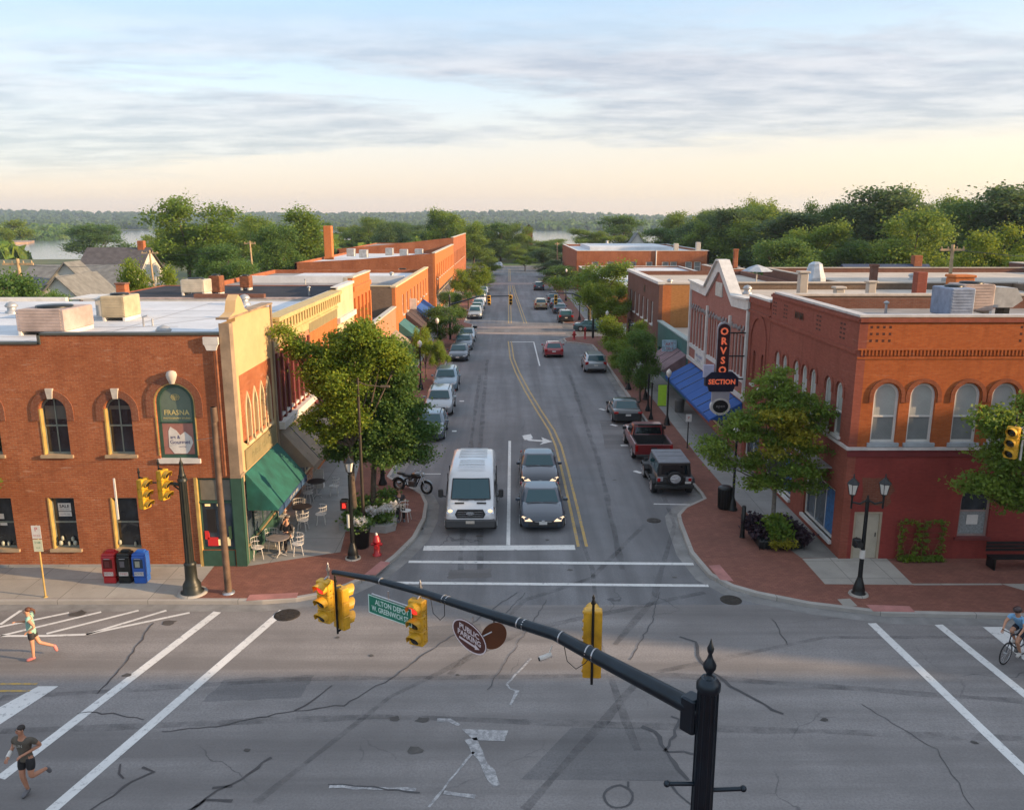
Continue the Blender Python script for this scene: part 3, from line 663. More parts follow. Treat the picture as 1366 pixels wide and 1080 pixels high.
# corner shop window on this side
f=window(A,P,shop,GREENW,GLS,d=.12,fw=.08,rail=.0,name='shop_window')
mb=MB(); pbox(mb,P,-11.22,-11.12,.1,3.52,-.05,.1); mb.build('yellow_frame',YELW,f)
mb=MB(); pbox(mb,P,-11.1,-9.95,.15,.75,-.04,.0); mb.build('bulkhead',GREENW,f); mb=MB(); pbox(mb,P,-11.1,-9.62,0.,.13,-.1,.0); mb.build('plinth',GREENW,f); mb=MB(); pbox(mb,P,-11.15,-9.9,2.55,2.62,.02,.1); mb.build('transom_bar',GREENW,f)
mb=MB(); pbox(mb,P,-11.06,-9.98,2.64,3.4,.09,.11); mb.build('transom_board',M('transom_gray',(.16,.15,.12),.7,var=.2),f)
mb=MB()
for u,v,a,b,m_ in [(-10.75,1.85,.2,.55,0),(-10.38,1.75,.13,.6,1),(-10.95,1.3,.1,.2,2),(-10.75,1.05,.25,.2,2),(-10.5,1.02,.08,.14,1),(-10.2,1.05,.1,.2,1),(-10.35,1.2,.07,.12,1),(-10.1,1.4,.07,.3,3),(-10.85,2.45,.12,.05,1),(-10.4,2.45,.14,.05,1)]:
    pbox(mb,P,u-a*.75,u+a*.75,v-b*.8,v+b*.8,.085-.004*m_,.115,m_)
mb.build('shop_display',[M('dark_coat',(.01,.01,.012),.9,var=0),M('glowing_cream_goods',(.85,.62,.28),.7,var=0,emit=.35),M('glowing_red_goods',(.45,.02,.02),.6,var=0,emit=.15),M('green_goods',(.12,.2,.08),.6,var=.3,scale=9)],f)  # cream and red goods glow to imitate a lit shop interior
# street side (stucco)
got=[('g',29.35+k*.88,29.35+k*.88+.46,4.5,6.28+.03*k,.62) for k in range(4)]
gshop=('r',28.55,33.1,.7,3.2)
Ys0,Ys1=28.15,33.35
wall(A,PL,[(Ys0,0),(Ys1,0),(Ys1,4.4),(Ys0,4.4)],[gshop],STUC)
wall(A,PL,[(Ys0,4.4),(Ys1,4.4),(Ys1,9.05),(31.4,9.15),(28.95,9.15),(28.95,9.0),(Ys0,9.0)],got,STUC)
mb=MB(); mb.ext([(28.9,4.62),(32.85,4.62),(32.85,7.05),(28.9,7.05)],PL,-.012,.0,holes=[shape(k,-.07) for k in got]); mb.build('brick_panel',BR_L,A)
mb=MB(); mb.ext([(28.15,0),(28.5,0),(28.5,9.0),(28.15,9.0)],PL,-.05,.0); mb.box(-9.9,-9.545,28.10,28.15,3.55,9.02); pbox(mb,PL,28.08,28.52,3.5,3.62,-.09,.3); mb.build('corner_pilaster',STUCG,A)
mb=MB(); pbox(mb,PL,28.1,28.42,.0,3.5,-.06,.0); mb.box(-9.9,-9.54,28.09,28.15,0,3.5); mb.build('corner_post',GREENW,A)
mb=MB(); pbox(mb,PL,28.05,33.4,9.15,9.22,-.08,.36); pbox(mb,PL,33.2,33.36,0,9.15,-.06,.0); mb.build('parapet_cap',STUCG,A)
mb=MB(); mb.ext([(28.2,9.22),(30.3,9.22),(29.9,9.34),(29.6,9.72),(29.3,9.9),(29.0,9.72),(28.8,9.34)],PL,-.06,.3); mb.build('gable_ornament',STUC,A)
for k in got:
    w_=window(A,PL,k,CREAM,GL,d=.15,fw=.05,rail=.0,mull=0,sill=CREAM)
    mb=MB(); mb.ext(shape(k,-.09),PL,-.05,.0,holes=[shape(k,-.0)]); mb.build('pointed_trim',CREAM,w_)
    mb=MB(); pbox(mb,PL,k[1]+.06,k[2]-.06,4.55,5.6,.08,.1); mb.build('shutter',DKRED,w_)
mb=MB(); pbox(mb,PL,28.9,32.9,3.55,4.3,-.05,.0); sgn=mb.build('sign_band',OLIVE,A)
mb=MB(); text(mb,'PUBLIC HOUSE',.42,lambda u,v,d:(XL+.055+.004,u,v),30.9,3.92,0,sx=.9); mb.build('lettering',M('faded_gold',(.27,.25,.13),.7,var=.1),sgn)
f=window(A,PL,gshop,GREENW,GLS,d=.1,fw=.12,rail=.72,mull=3,name='shop_window')
mb=MB(); pbox(mb,PL,28.5,33.1,.0,.68,-.05,.0); mb.build('bulkhead',GREENW,f)
aw=awning(A,XL,-1,28.75,33.0,3.48,2.1,1.15,AWG,seams=0,vm=M('navy_valance',(.02,.06,.14),.8,var=.4,scale=5))
mb=MB(); text(mb,'CAFE  BAR  GRILL',.17,lambda u,v,d:(XL+1.175,u,v),30.9,1.97,0); mb.build('valance_lettering',WHITE,aw)
plain(A,BR_L,-34,XL,28.15,45.9,8.15,sides='b'); plain(A,WHITE,-34,-24.2,28.15,46.2,8.25,sides='n')
roofset(A,-34,XL,28.15,46.2,8.05,RWHITE)
mb=MB(); mb.box(-34.05,-16.1,28.1,28.5,8.3,8.37); mb.box(-16.13,-9.9,28.1,28.5,8.62,8.69); mb.box(-16.15,-16.05,28.1,28.5,8.3,8.69); mb.build('coping',DKT,A)
mb=MB(); mb.box(-10.45,-9.93,28.02,28.14,8.3,8.56); mb.ext([(-10.42,8.3),(-9.96,8.3),(-10.03,8.1),(-10.35,8.1)],PYm(28.03),0,.1); mb.build('scupper_bracket',WHITE,A)
mb=MB(); mb.tube([(-10.05,28.08,8.1),(-10.05,28.08,3.6)],.045,8); mb.build('downspout',RUST,A)
mb=MB(); mb.box(-34,-27,28.02,28.15,0,.28); mb.box(-27,-11.2,28.05,28.15,0,.22); mb.build('stone_footing',CONCG,A)
# --- B: dentil cornice building
B=thing('dentil_cornice_building','two storey shopfront building with yellow dentil cornice above salmon and orange brick bays','building',(-14,40,0))
bw=[('a',33.9+k*.78,33.9+k*.78+.5,4.5,6.9) for k in range(7)]+[('a',39.9+k*1.25,39.9+k*1.25+.7,4.5,6.6) for k in range(5)]
PB=PL
shopB=('r',34.0,39.2,.6,3.1); shopB2=('r',40.,45.8,.6,3.1)
wall(B,PB,rect(33.37,39.5,0,8.0),bw[:7]+[shopB],BR_SAL,label='salmon brick bay'); wall(B,PB,rect(39.5,46.2,0,8.0),bw[7:]+[shopB2],BR_ORG,label='orange brick bay')
for i,k in enumerate(bw): window(B,PB,k,WHITE if i<7 else CREAM,GL,d=.16,fw=.07,sill=WHITE)
for s_ in (shopB,shopB2): window(B,PB,s_,CREAM,GLS,d=.15,fw=.1,rail=.75,mull=3,name='shop_window')
mb=MB()
for k in range(8): pbox(mb,PB,33.62+k*.78-.06,33.62+k*.78+.16,4.2,7.1,-.1,0)
mb.build('red_pilasters',DKRED,B)['kind']='stuff'
mb=MB(); pbox(mb,PB,39.5,46.2,7.15,7.65,-.03,0); mb.build('frieze',OLIVE,B)
mb=MB(); pbox(mb,PB,33.4,39.5,7.35,7.65,-.02,0); pbox(mb,PB,33.37,46.2,7.65,7.75,-.1,.0); pbox(mb,PB,33.37,46.2,8.0,8.55,-.06,.3); pbox(mb,PB,33.3,46.25,8.45,8.62,-.35,.35); pbox(mb,PB,33.37,46.2,7.75,8.0,-.05,-.001)
mb.build('cornice',M('cornice_yellow',(.50,.38,.17),.75,var=.2,scale=3),B)
mb=MB()
for k in range(26): y=33.5+k*.5; pbox(mb,PB,y,y+.2,7.98,8.4,-.26,-.061)
mb.build('dentil_row',M('dentil_yellow',(.50,.38,.17),.75,var=.1),B)
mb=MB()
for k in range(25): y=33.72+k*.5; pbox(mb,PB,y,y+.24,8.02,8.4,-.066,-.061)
mb.build('dentil_shade',M('dentil_shade_tone',(.14,.13,.08),.8,var=.1),B)  # dark panels paint the shade between the dentils
mb=MB(); pbox(mb,PB,33.37,46.2,3.95,4.25,-.3,0); mb.build('ledge',WHITE,B)
awning(B,XL,-1,33.5,39.3,3.85,2.3,1.35,AWT,seams=5); awning(B,XL,-1,39.9,46.,3.7,2.6,1.1,M('striped_awning',(.22,.06,.05),.8,var=.2),seams=6)
mb=MB(); mb.box(XL-.45,XL-.3,33.4,46.2,8.0,8.6); mb.build('parapet_back',WHITE,B)
# --- C: cream and orange pilaster building
Cb=thing('pilaster_building','cream and bright orange two storey building with dark roof and tall brick pilasters','building',(-14,51,0))
cw1=[('r',46.8+k*1.15,46.8+k*1.15+.7,4.3,6.3) for k in range(4)]; cw2=[('r',52.1+k*1.4,52.1+k*1.4+.7,4.2,6.9) for k in range(4)]
sC=('r',46.8,51,.6,3.); sC2=('r',52,57.2,.6,3.)
wall(Cb,PL,rect(46.22,51.3,0,8.75),cw1+[sC],CREAM,label='cream bay'); wall(Cb,PL,rect(51.3,57.7,0,8.95),cw2+[sC2],BR_ORG,label='orange brick bay')
for k in cw1+cw2: window(Cb,PL,k,WHITE,GL,d=.15,sill=STONE)
for s_ in (sC,sC2): window(Cb,PL,s_,CREAM,GLS,d=.15,fw=.1,rail=.75,mull=2,name='shop_window')
mb=MB(); pbox(mb,PL,46.22,51.3,6.75,7.05,-.18,0); pbox(mb,PL,46.22,51.3,8.65,8.8,-.1,.3); mb.build('belt_course',WHITE,Cb)
mb=MB()
for k in range(5): pbox(mb,PL,51.4+k*1.4,51.75+k*1.4,3.4,7.7,-.12,0)
pbox(mb,PL,51.3,57.7,8.1,8.4,-.1,0); mb.build('pilaster',BR_ORG,Cb)
mb=MB(); pbox(mb,PL,51.25,57.75,8.95,9.05,-.06,.36); mb.build('coping',STONE,Cb)
plain(Cb,BR_L,-24,XL,46.22,57.7,8.02,sides='nb'); plain(Cb,WHITE,-24,XL,46.22,57.7,8.15,sides='s'); roofset(Cb,-24,XL,46.3,57.6,8.0,RDARK); mb=MB(); mb.box(-24.,-9.9,46.18,46.5,8.15,8.22); mb.build('coping_near',M('pinkish_coping',(.46,.36,.32),.8,var=.3),Cb)
mb=MB(); mb.box(-17.5,-13.6,46.14,46.52,8.22,8.42); mb.build('raised_parapet',BR_BROWN,Cb)
# --- low building and the next ones
LW=thing('low_building','low one storey tan brick shop between taller orange brick buildings on the left','building',(-14,64,0))
sL=('r',59,70.,.6,2.9); wall(LW,PL,rect(58.0,70.4,0,5.15),[sL],BR_SAL); window(LW,PL,sL,WHITE,GLS,d=.15,rail=.75,mull=5,name='shop_window')
mb=MB(); pbox(mb,PL,57.95,70.45,5.15,5.25,-.06,.36); mb.build('coping',STONE,LW)
plain(LW,BR_GREY,-28,XL,57.9,70.4,4.6,sides='sb'); roofset(LW,-28,XL,57.9,70.45,4.3,M('blue_gray_roof',(.12,.13,.16),.8,var=.2))
awning(LW,XL,-1,59,64,3.2,2.4,1.2,AWG); awning(LW,XL,-1,65,70,3.3,2.4,1.2,AWT)
D=thing('tall_orange_building','orange brick two storey building with grey brown side wall halfway down the left row','building',(-16,85,0))
dw=[('r',75.+k*3.,76.2+k*3.,4.0,5.8) for k in range(8)]; sD=('r',71.2,99,.6,2.9)
wall(D,PL,[(70.5,0),(99.5,0),(99.5,6.8),(70.5,6.8)],dw+[sD],BR_ORG)
for k in dw: window(D,PL,k,WHITE,GL,d=.15,sill=STONE)
window(D,PL,sD,CREAM,GLS,d=.15,rail=.75,mull=11,name='shop_window')
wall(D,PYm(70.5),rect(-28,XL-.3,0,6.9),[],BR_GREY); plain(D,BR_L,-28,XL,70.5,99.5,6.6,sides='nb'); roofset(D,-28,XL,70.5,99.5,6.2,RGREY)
mb=MB(); pbox(mb,PL,70.45,99.55,6.8,6.95,-.06,.4); mb.box(-28,XL-.4,70.45,70.85,6.9,6.98); mb.build('coping',CREAM,D)
mb=MB(); mb.box(-22,-11,74,78,6.2,6.35); mb.box(-27,-10.5,84,84.4,6.2,6.9); mb.box(-24,-10,90,98,6.2,6.3); mb.build('roof_patch',RWHITE,D)
awning(D,XL,-1,72,76,3.6,2.5,1.4,TEAL); awning(D,XL,-1,77,83,3.9,2.6,1.6,M('dark_shingle_awning',(.06,.04,.04),.9,var=.3),seams=3); awning(D,XL,-1,86,94,3.6,2.6,1.4,AWB)
mb=MB(); mb.box(-9.55,-8.9,80.,80.15,4.0,5.0); mb.build('blade_sign',WHITE,D)
E_=thing('long_brick_building','long two storey red brick building with brick chimney and pale roof, far left row','building',(-18,128,0))
ew=[('r',112+k*3.6,113.3+k*3.6,4.6,6.6) for k in range(10)]; sE=('r',111,146,.6,3.)
wall(E_,PL,rect(109.5,147,0,8.1),ew+[sE],BR_ORG)
for k in ew: window(E_,PL,k,WHITE,GL,d=.15,sill=STONE)
window(E_,PL,sE,CREAM,GLS,d=.15,rail=.75,mull=10,name='shop_window')
es=[('r',-24.,-22.9,3.6,5.2),('r',-18.6,-17.4,5.0,6.0),('r',-14.4,-13.4,5.2,6.2)]
wall(E_,PYm(109.5),[(-28,0),(XL-.3,0),(XL-.3,8.1),(-20,7.3),(-28,6.9)],es,BR_L)
for k in es: window(E_,PYm(109.5),k,WHITE,GL,d=.15,sill=STONE)
plain(E_,BR_L,-28,XL,109.5,147,6.9,sides='nb'); roofset(E_,-28,XL,109.6,147,6.6,RWHITE)
mb=MB(); mb.bbox((-26.7,125,7.2),(1.15,1.3,8.6),.05); mb.build('chimney',BR_ORG,E_)
mb=MB(); pbox(mb,PL,109.45,147,8.1,8.22,-.06,.4); mb.build('coping',STONE,E_)
mb=MB(); 
for k in range(5): mb.bbox((-24+k*2.7,120+R.uniform(0,12),7.5),(1.2,1.2,.8+R.random()*.6),.04)
mb.build('roof_vent_hoods',METG,E_)
F_=thing('farthest_brick_building','farthest red brick building at the end of the left row behind the chimney','building',(-20,165,0))
fw_=[('r',150+k*4,151.4+k*4,4.6,6.8) for k in range(9)]
wall(F_,PL,rect(147.1,190,0,9.3),fw_,BR_L); 
for k in fw_: window(F_,PL,k,WHITE,GL,d=.15,sill=STONE)
wall(F_,PYm(147.1),[(-30,0),(XL-.3,0),(XL-.3,9.3),(-20,8.2),(-30,7.4)],[],BR_L); plain(F_,BR_L,-30,XL,147.1,190,7.2,sides='nb'); roofset(F_,-30,XL,147.2,190,7.0,RGREY)
mb=MB(); pbox(mb,PL,147.,190,9.3,9.4,-.06,.4); mb.build('coping',STONE,F_)
# ================================================================= RIGHT ROW
XR=12.3
PR=PXm(XR)
R1=thing('arcaded_corner_building','right corner building, orange brick with white arched windows above a red painted ground floor','building',(18,33,0))
P=PYm(28.7)
ar=[('a',c-.46,c+.46,4.62,6.8) for c in (13.5,14.8,16.4,17.72,19.3,20.6,22.2,23.5,25.1)]
P1=PXm(XR)
ycs=[29.9,31.0,32.6,33.6,34.6,36.1,37.1]
ars=[('a',c-.3,c+.3,4.62,6.6) for c in ycs]
wall(R1,P,rect(XR+.3,32,4.45,9.15),ar,BR_R,label='bright orange brick upper wall'); wall(R1,P1,rect(28.7,38.5,4.45,9.15),ars,BR_RS,label='darker red brick street wall')
BR_HOOD=brick('brick_hood',(.27,.08,.035),(.22,.06,.028),(.24,.12,.07),patch=.3,pale=.1,ms=.005)
gw=('a',16.62,17.75,1.0,2.98); dr=('r',12.75,13.78,.0,1.98)
gsh=[('r',29.5,32.6,.55,2.55),('r',34.2,37.9,.55,2.55)]
wall(R1,P,rect(XR+.3,32,0,4.45),[gw,dr],BR_PAINT,label='red painted ground floor wall'); wall(R1,P1,rect(28.7,38.5,0,4.45),gsh,BR_RS)
for k in ar:
    f=window(R1,P,k,WHITE,GLB,d=.14,fw=.085,rail=.44,glass2=GLL,sill=M('blue_gray_sill',(.33,.36,.38),.7,var=.2),sw=.14)
    c=(k[1]+k[2])/2; mb=MB(); ring(mb,P,c,6.8-.46,.5,.64,-.05,.01,leg=.22); mb.build('arch_hood',BR_HOOD,R1)
for k in ars:
    window(R1,P1,k,WHITE,GLB,d=.07,fw=.07,rail=.45,glass2=GLL,sill=WHITE)
    c=(k[1]+k[2])/2; mb=MB(); ring(mb,P1,c,6.6-.3,.34,.47,-.05,.01,leg=.2); mb.build('arch_hood',BR_RS,R1)
mb=MB(); mb.box(XR-.1,32,28.6,28.7,4.36,4.46); mb.box(XR-.1,XR,28.7,38.5,4.36,4.46); mb.build('stone_belt',M('white_belt',(.55,.5,.47),.7,var=.2),R1)
mb=MB(); mb.box(XR-.04,32,28.66,28.7,4.1,4.36); mb.build('red_belt',M('dark_red_belt',(.16,.02,.02),.8,var=.2),R1)
mb=MB()
for k in range(100): u=12.42+k*.13; pbox(mb,P,u,u+.06,7.80,8.0,-.045,0)
pbox(mb,P,12.3,32,8.0,8.05,-.05,0); pbox(mb,P,12.3,32,7.68,7.74,-.03,0)
mb.build('corbel_row',BR_R,R1)
mb=MB(); pbox(mb,P,12.3,32,8.98,9.1,-.07,0); pbox(mb,P1,28.7,38.5,8.98,9.1,-.07,0); pbox(mb,P1,28.7,38.5,7.85,8.0,-.07,0); mb.build('brick_cornice',BR_RS,R1)
mb=MB()
for cx in (12.98,18.25,23.5):
    for i in range(4):
        for j in range(3): 
            if (i+j)%1==0: pbox(mb,P,cx-.3+i*.22,cx-.3+i*.22+.09,8.28+j*.24,8.37+j*.24,-.004,.0)
for cy in (30.2,32.6,36.6,38.1):
    for i in range(2):
        for j in range(4): pbox(mb,P1,cy-.3+i*.3,cy-.3+i*.3+.2,8.2+j*.17,8.27+j*.17,-.004,0)
mb.build('hole_shade_dots',M('hole_shade_tone',(.07,.02,.012),.95,var=.2),R1)  # flat dark dots, the shade of small wall holes put into colour
mb=MB(); text(mb,'MAMI',.42,lambda u,v,d:(XR-.03,-u,v),-34.75,8.5,0,bold=.01); mb.build('iron_letters',BLK,R1)
f=window(R1,P,gw,M('mauve_gray_frame',(.28,.20,.18),.7,var=.2),GL,d=.14,fw=.08,rail=.5,sill=DKRED,glass2=M('lace_curtain_glass',(.26,.28,.28),.2,var=.35,scale=14))
mb=MB(); pbox(mb,P,16.98,17.4,1.45,1.82,.125,.13); mb.build('paper_notice',WHITE,f)
mb=MB(); pbox(mb,P,12.83,13.7,.06,1.9,.07,.12); d_=mb.build('door',M('beige_door',(.40,.36,.28),.6,var=.12),R1); mb=MB(); mb.ball(P(12.93,.95,.04),.035); pbox(mb,P,13.6,13.63,1.0,1.15,.05,.07); mb.build('handle',BLK,d_)
mb=MB(); mb.ext(rect(12.75,13.78,0,1.98),P,.0,.15,holes=[rect(12.83,13.7,.04,1.9)]); mb.build('door_frame',M('tan_frame',(.34,.28,.2),.7,var=.1),R1)
mb=MB(); mb.ext([(12.95,2.22),(13.4,2.25),(13.9,2.18),(14.05,2.35),(13.98,2.6),(14.15,2.8),(14.02,3.05),(13.85,3.3),(13.3,3.28),(12.9,3.3),(12.98,2.8)],P,-.006,.0); mb.build('worn_brick_patch',brick('worn_red_brown_brick',(.20,.07,.04),(.17,.055,.035),(.2,.1,.07),patch=.5,pale=.2),R1)
for k in gsh:
    f=window(R1,P1,k,WHITE,GLS,d=.12,fw=.1,rail=0,mull=2,name='shop_window')
    mb=MB(); pbox(mb,P1,k[1]+.12,k[1]+1.1,.7,2.4,.105,.115); mb.build('blue_poster',M('blue_poster',(.02,.12,.30),.6,var=.5,scale=7),f)
    mb=MB(); pbox(mb,P1,k[1]-.05,k[2]+.05,.42,.55,-.12,.1); mb.build('sill',WHITE,f)
mb=MB(); mb.box(XR-.55,XR,30.0,33.2,3.25,3.3); mb.box(XR-.55,XR-.5,30,33.2,2.8,2.85)
for k in range(9): mb.tube([(XR-.52,30+.4*k,3.25),(XR-.3,30+.4*k,2.75)],.012,5)
mb.build('metal_canopy',METG,R1)
plain(R1,BR_BROWN,XR,32,28.7,38.5,8.9,sides='ne'); roofset(R1,XR,32,28.7,38.5,8.45,RGREY)
coping(R1,M('pale_metal_coping',(.46,.44,.42),.6,var=.2),XR,32,28.7,38.5,9.15,sides='sb')
# --- narrow brick with blind arch
R2=thing('narrow_arch_building','narrow red brick building with one tall blind arch beside the corner building','building',(18,40.2,0))
k2=[('a',39.15,39.6,4.4,6.1),('a',40.5,40.95,4.4,6.1)]
wall(R2,PR,rect(38.55,41.9,0,8.7),k2+[('r',39,41.5,.5,2.6)],BR_RS)
for k in k2: window(R2,PR,k,WHITE,GLB,d=.2,fw=.06,sill=WHITE)
window(R2,PR,('r',39,41.5,.5,2.6),WHITE,GLS,d=.15,mull=1,rail=0,name='shop_window')
mb=MB(); ring(mb,PR,40.2,6.6,1.15,1.35,-.06,0,leg=2.0); mb.build('arch_trim',BR_RS,R2)
mb=MB(); pbox(mb,PR,38.55,41.9,7.9,8.05,-.08,0); pbox(mb,PR,38.55,41.9,8.4,8.7,-.08,0);mb.build('brick_cornice',BR_RS,R2)
mb=MB(); pbox(mb,PR,38.52,41.9,8.7,8.8,-.1,.36); mb.build('coping',WHITE,R2)
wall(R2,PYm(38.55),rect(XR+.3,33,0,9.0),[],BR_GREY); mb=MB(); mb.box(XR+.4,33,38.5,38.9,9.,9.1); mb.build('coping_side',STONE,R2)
plain(R2,BR_GREY,XR,33,38.55,41.9,8.4,sides='ne'); roofset(R2,XR,33,38.6,41.9,8.1,RTAN)
# --- theatre with pointed gable
R3=thing('gabled_theater','rose brick theatre with white trimmed pointed gable, tall windows and blue awning','building',(19,48.8,0))
out=[(41.95,0),(55.7,0),(55.7,8.45),(51.4,8.35),(48.6,10.1),(47.9,10.1),(44.9,8.35),(41.95,8.45)]
tw=[('r',42.5+k*.62,42.5+k*.62+.42,4.35,6.5) for k in range(4)]+[('r',46.1+k*.6,46.1+k*.6+.42,4.35,6.6) for k in range(7)]+[('r',51.2+k*.85,51.2+k*.85+.55,4.35,6.6) for k in range(5)]
ts=('r',42.6,48.5,.6,2.9); ts2=('r',50,55,.6,2.6)
wall(R3,PR,out,tw+[ts,ts2],BR_PINK)
for k in tw: window(R3,PR,k,WHITE,M('brown_red_glass',(.21,.14,.13),.15,var=.3),d=.12,fw=.05,rail=.62,sill=WHITE,sw=.06)
for k in (ts,ts2): window(R3,PR,k,CREAM,GLS,d=.12,fw=.1,rail=0,mull=4,name='shop_window')
tp=out[2:]; lo_=[(55.7,7.95),(51.2,7.85),(48.45,9.5),(48.05,9.5),(45.1,7.85),(41.95,7.95)]
mb=MB(); mb.ext([(a,b+.05) for a,b in tp]+lo_[::-1],PR,-.12,.3); mb.ext([(a,b+.12) for a,b in tp]+[(a,b+.02) for a,b in tp[::-1]],PR,-.25,.4); mb.build('gable_trim',WHITE,R3)
mb=MB(); pbox(mb,PR,47.5,49.0,8.1,8.9,-.06,0); mb.build('gable_plaque',STONE,R3)
mb=MB()
for y in (41.95,45.3,50.6,55.45): pbox(mb,PR,y,y+.22,3.2,7.3 if y not in(41.95,55.45) else 8.,-.12,0)
pbox(mb,PR,42,55.7,3.25,3.45,-.15,0); pbox(mb,PR,42.2,45.2,4.12,4.28,-.08,0); pbox(mb,PR,45.7,50.5,4.12,4.28,-.08,0); pbox(mb,PR,51,55.4,4.12,4.28,-.08,0)
mb.build('white_pilaster_and_belt',WHITE,R3)
mb=MB()
for y in np.arange(42.4,55.3,.32):
    if abs(y-45.4)>.25 and abs(y-50.7)>.25: mb.ball((XR-.06,float(y),6.85+.1*math.sin(y*9)),(.05,.09,.14),6,0,4)
mb.build('window_scrollwork',M('gray_scrollwork',(.30,.28,.27),.8,var=.2),R3)
mb=MB(); pbox(mb,PR,50.9,53.4,3.5,4.1,-.09,0); sp_=mb.build('small_sign_board',WHITE,R3)
mb=MB(); text(mb,'ARTS & CRAFTS',.26,lambda u,v,d:(XR-.1,-u,v),-52.15,3.88,0); text(mb,'gifts  books',.2,lambda u,v,d:(XR-.1,-u,v),-52.15,3.65,0); mb.build('lettering',M('blue_lettering',(.03,.09,.3),.6,var=0),sp_)
awning(R3,XR,1,42.2,48.2,3.1,2.2,1.7,AWB,seams=4,val=.12,label='blue awning panels nearer the corner'); awning(R3,XR,1,48.25,54.6,3.1,2.2,1.7,AWB,seams=4,val=.12)
plain(R3,BR_GREY,XR,34,41.95,55.7,8.3,sides='nse'); roofset(R3,XR,34,42,55.6,7.9,RTAN)
mb=MB(); mb.box(XR+.4,34,55.3,55.75,8.3,8.4); mb.box(XR+.4,34,41.92,42.3,8.3,8.4); mb.build('coping',RTAN,R3)
# --- teal shop
R4=thing('teal_shop','single storey teal panelled shop with mauve awning beyond the theatre','building',(18,61.5,0))
t4=('r',57,66.8,.5,2.4)
wall(R4,PR,rect(55.75,67.5,0,4.3),[t4],TEAL); window(R4,PR,t4,BLK,GLS,d=.15,rail=0,mull=5,name='shop_window')
mb=MB(); pbox(mb,PR,55.75,67.5,4.3,4.4,-.08,.36); mb.build('coping',M('pale_teal_edge',(.3,.36,.34),.7,var=.2),R4)
plain(R4,BR_TAN,XR,26,55.8,67.4,4.0,sides='e'); roofset(R4,XR,26,55.8,67.6,3.8,RTAN)
awning(R4,XR,1,56.2,62.,3.35,2.2,1.75,AWM,seams=3)
mb=MB(); mb.box(XR-1.1,XR-.05,59.4,59.55,3.1,3.9); mb.build('blade_sign',M('blue_white_sign',(.35,.5,.6),.5,var=.5,scale=6),R4)
mb=MB(); text(mb,'ART',.3,PYm(59.39),XR-.6,3.62,0); text(mb,'DELI',.26,PYm(59.39),XR-.58,3.3,0); mb.build('sign_lettering',M('red_lettering',(.4,.02,.03),.5,var=0),R4)
# --- brown building with tan side
R5=thing('brown_brick_building','brown brick two storey building with bright tan side wall and white coping','building',(16,76.5,0))
w5=[('r',70.2+k*2.45,71.3+k*2.45,3.7,5.6) for k in range(6)]; s5=('r',68.5,84.5,.5,2.6)
wall(R5,PR,rect(67.55,85.5,0,7.3),w5+[s5],BR_BROWN)
for k in w5: window(R5,PR,k,WHITE,GLL,d=.15,fw=.12,sill=WHITE,mull=1)
window(R5,PR,s5,BLK,GLS,d=.15,mull=8,rail=.8,name='shop_window')
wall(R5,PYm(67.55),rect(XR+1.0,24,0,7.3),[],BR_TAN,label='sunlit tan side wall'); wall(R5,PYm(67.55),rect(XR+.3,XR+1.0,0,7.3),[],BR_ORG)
mb=MB(); pbox(mb,PR,67.5,85.5,7.3,7.52,-.12,.45); mb.build('coping',WHITE,R5); mb=MB(); mb.box(XR+.45,24,67.5,68,7.3,7.42); mb.build('side_coping',RTAN,R5)
mb=MB(); pbox(mb,PR,74.5,75.1,6.1,6.7,-.03,0); mb.build('wall_vent',BLK,R5)
plain(R5,BR_BROWN,XR,24,67.6,85.5,7.3,sides='ne'); roofset(R5,XR,24,67.6,85.5,6.9,RTAN)
# --- beyond the side street
R6=thing('white_roofed_shops','low white roofed shops beyond the side street on the right','building',(17,115,0))
wall(R6,PR,rect(100.5,146,0,4.4),[('r',102,145,.5,2.6)],BR_BROWN); window(R6,PR,('r',102,145,.5,2.6),WHITE,GLS,d=.15,mull=14,rail=.8,name='shop_window')
wall(R6,PYm(100.5),rect(XR+.3,30,0,4.4),[],BR_L); plain(R6,BR_L,XR,30,100.5,146,4.4,sides='ne'); roofset(R6,XR,30,100.6,146,4.2,RWHITE); coping(R6,WHITE,XR,30,100.5,146,4.4)
awning(R6,XR,1,104,112,3.3,2.4,1.5,M('green_shop_awning',(.05,.2,.12),.8,var=.2)); awning(R6,XR,1,114,122,3.3,2.4,1.5,AWB)
R7=thing('long_red_brick_block','long red brick block with small paired windows and white roof, far right of the street','building',(24,168,0))
w7=[('r',c-.6,c+.6,3.2,5.0) for c in (15.6,18.3,21.,22.4,25.3,28.2,29.7,32.4,34.)]
wall(R7,PYm(150),rect(XR,36,0,6.9),w7,BR_L); 
for k in w7: window(R7,PYm(150),k,WHITE,GLL,d=.15,sill=STONE,fw=.12)
wall(R7,PR,rect(150.3,190,0,6.9),[],BR_L); plain(R7,BR_L,XR,36,150,190,6.9,sides='ne'); roofset(R7,XR,36,150,190,6.5,RWHITE); coping(R7,WHITE,XR,36,150,190,6.9)
mb=MB(); mb.box(16,32,164,186,6.5,7.2); mb.build('roof_deck',RWHITE,R7)
mb=MB(); mb.bbox((30.2,151,7.2),(.8,.8,2),.04); mb.build('chimney',STONE,R7); mb=MB(); mb.bbox((34.4,152,7.3),(.8,.8,2.2),.04); mb.build('chimney',STONE,R7)
mb=MB(); mb.tube([(26.5,149.9,0),(26.5,149.9,7.)],.12,6); mb.build('downspout',WHITE,R7)
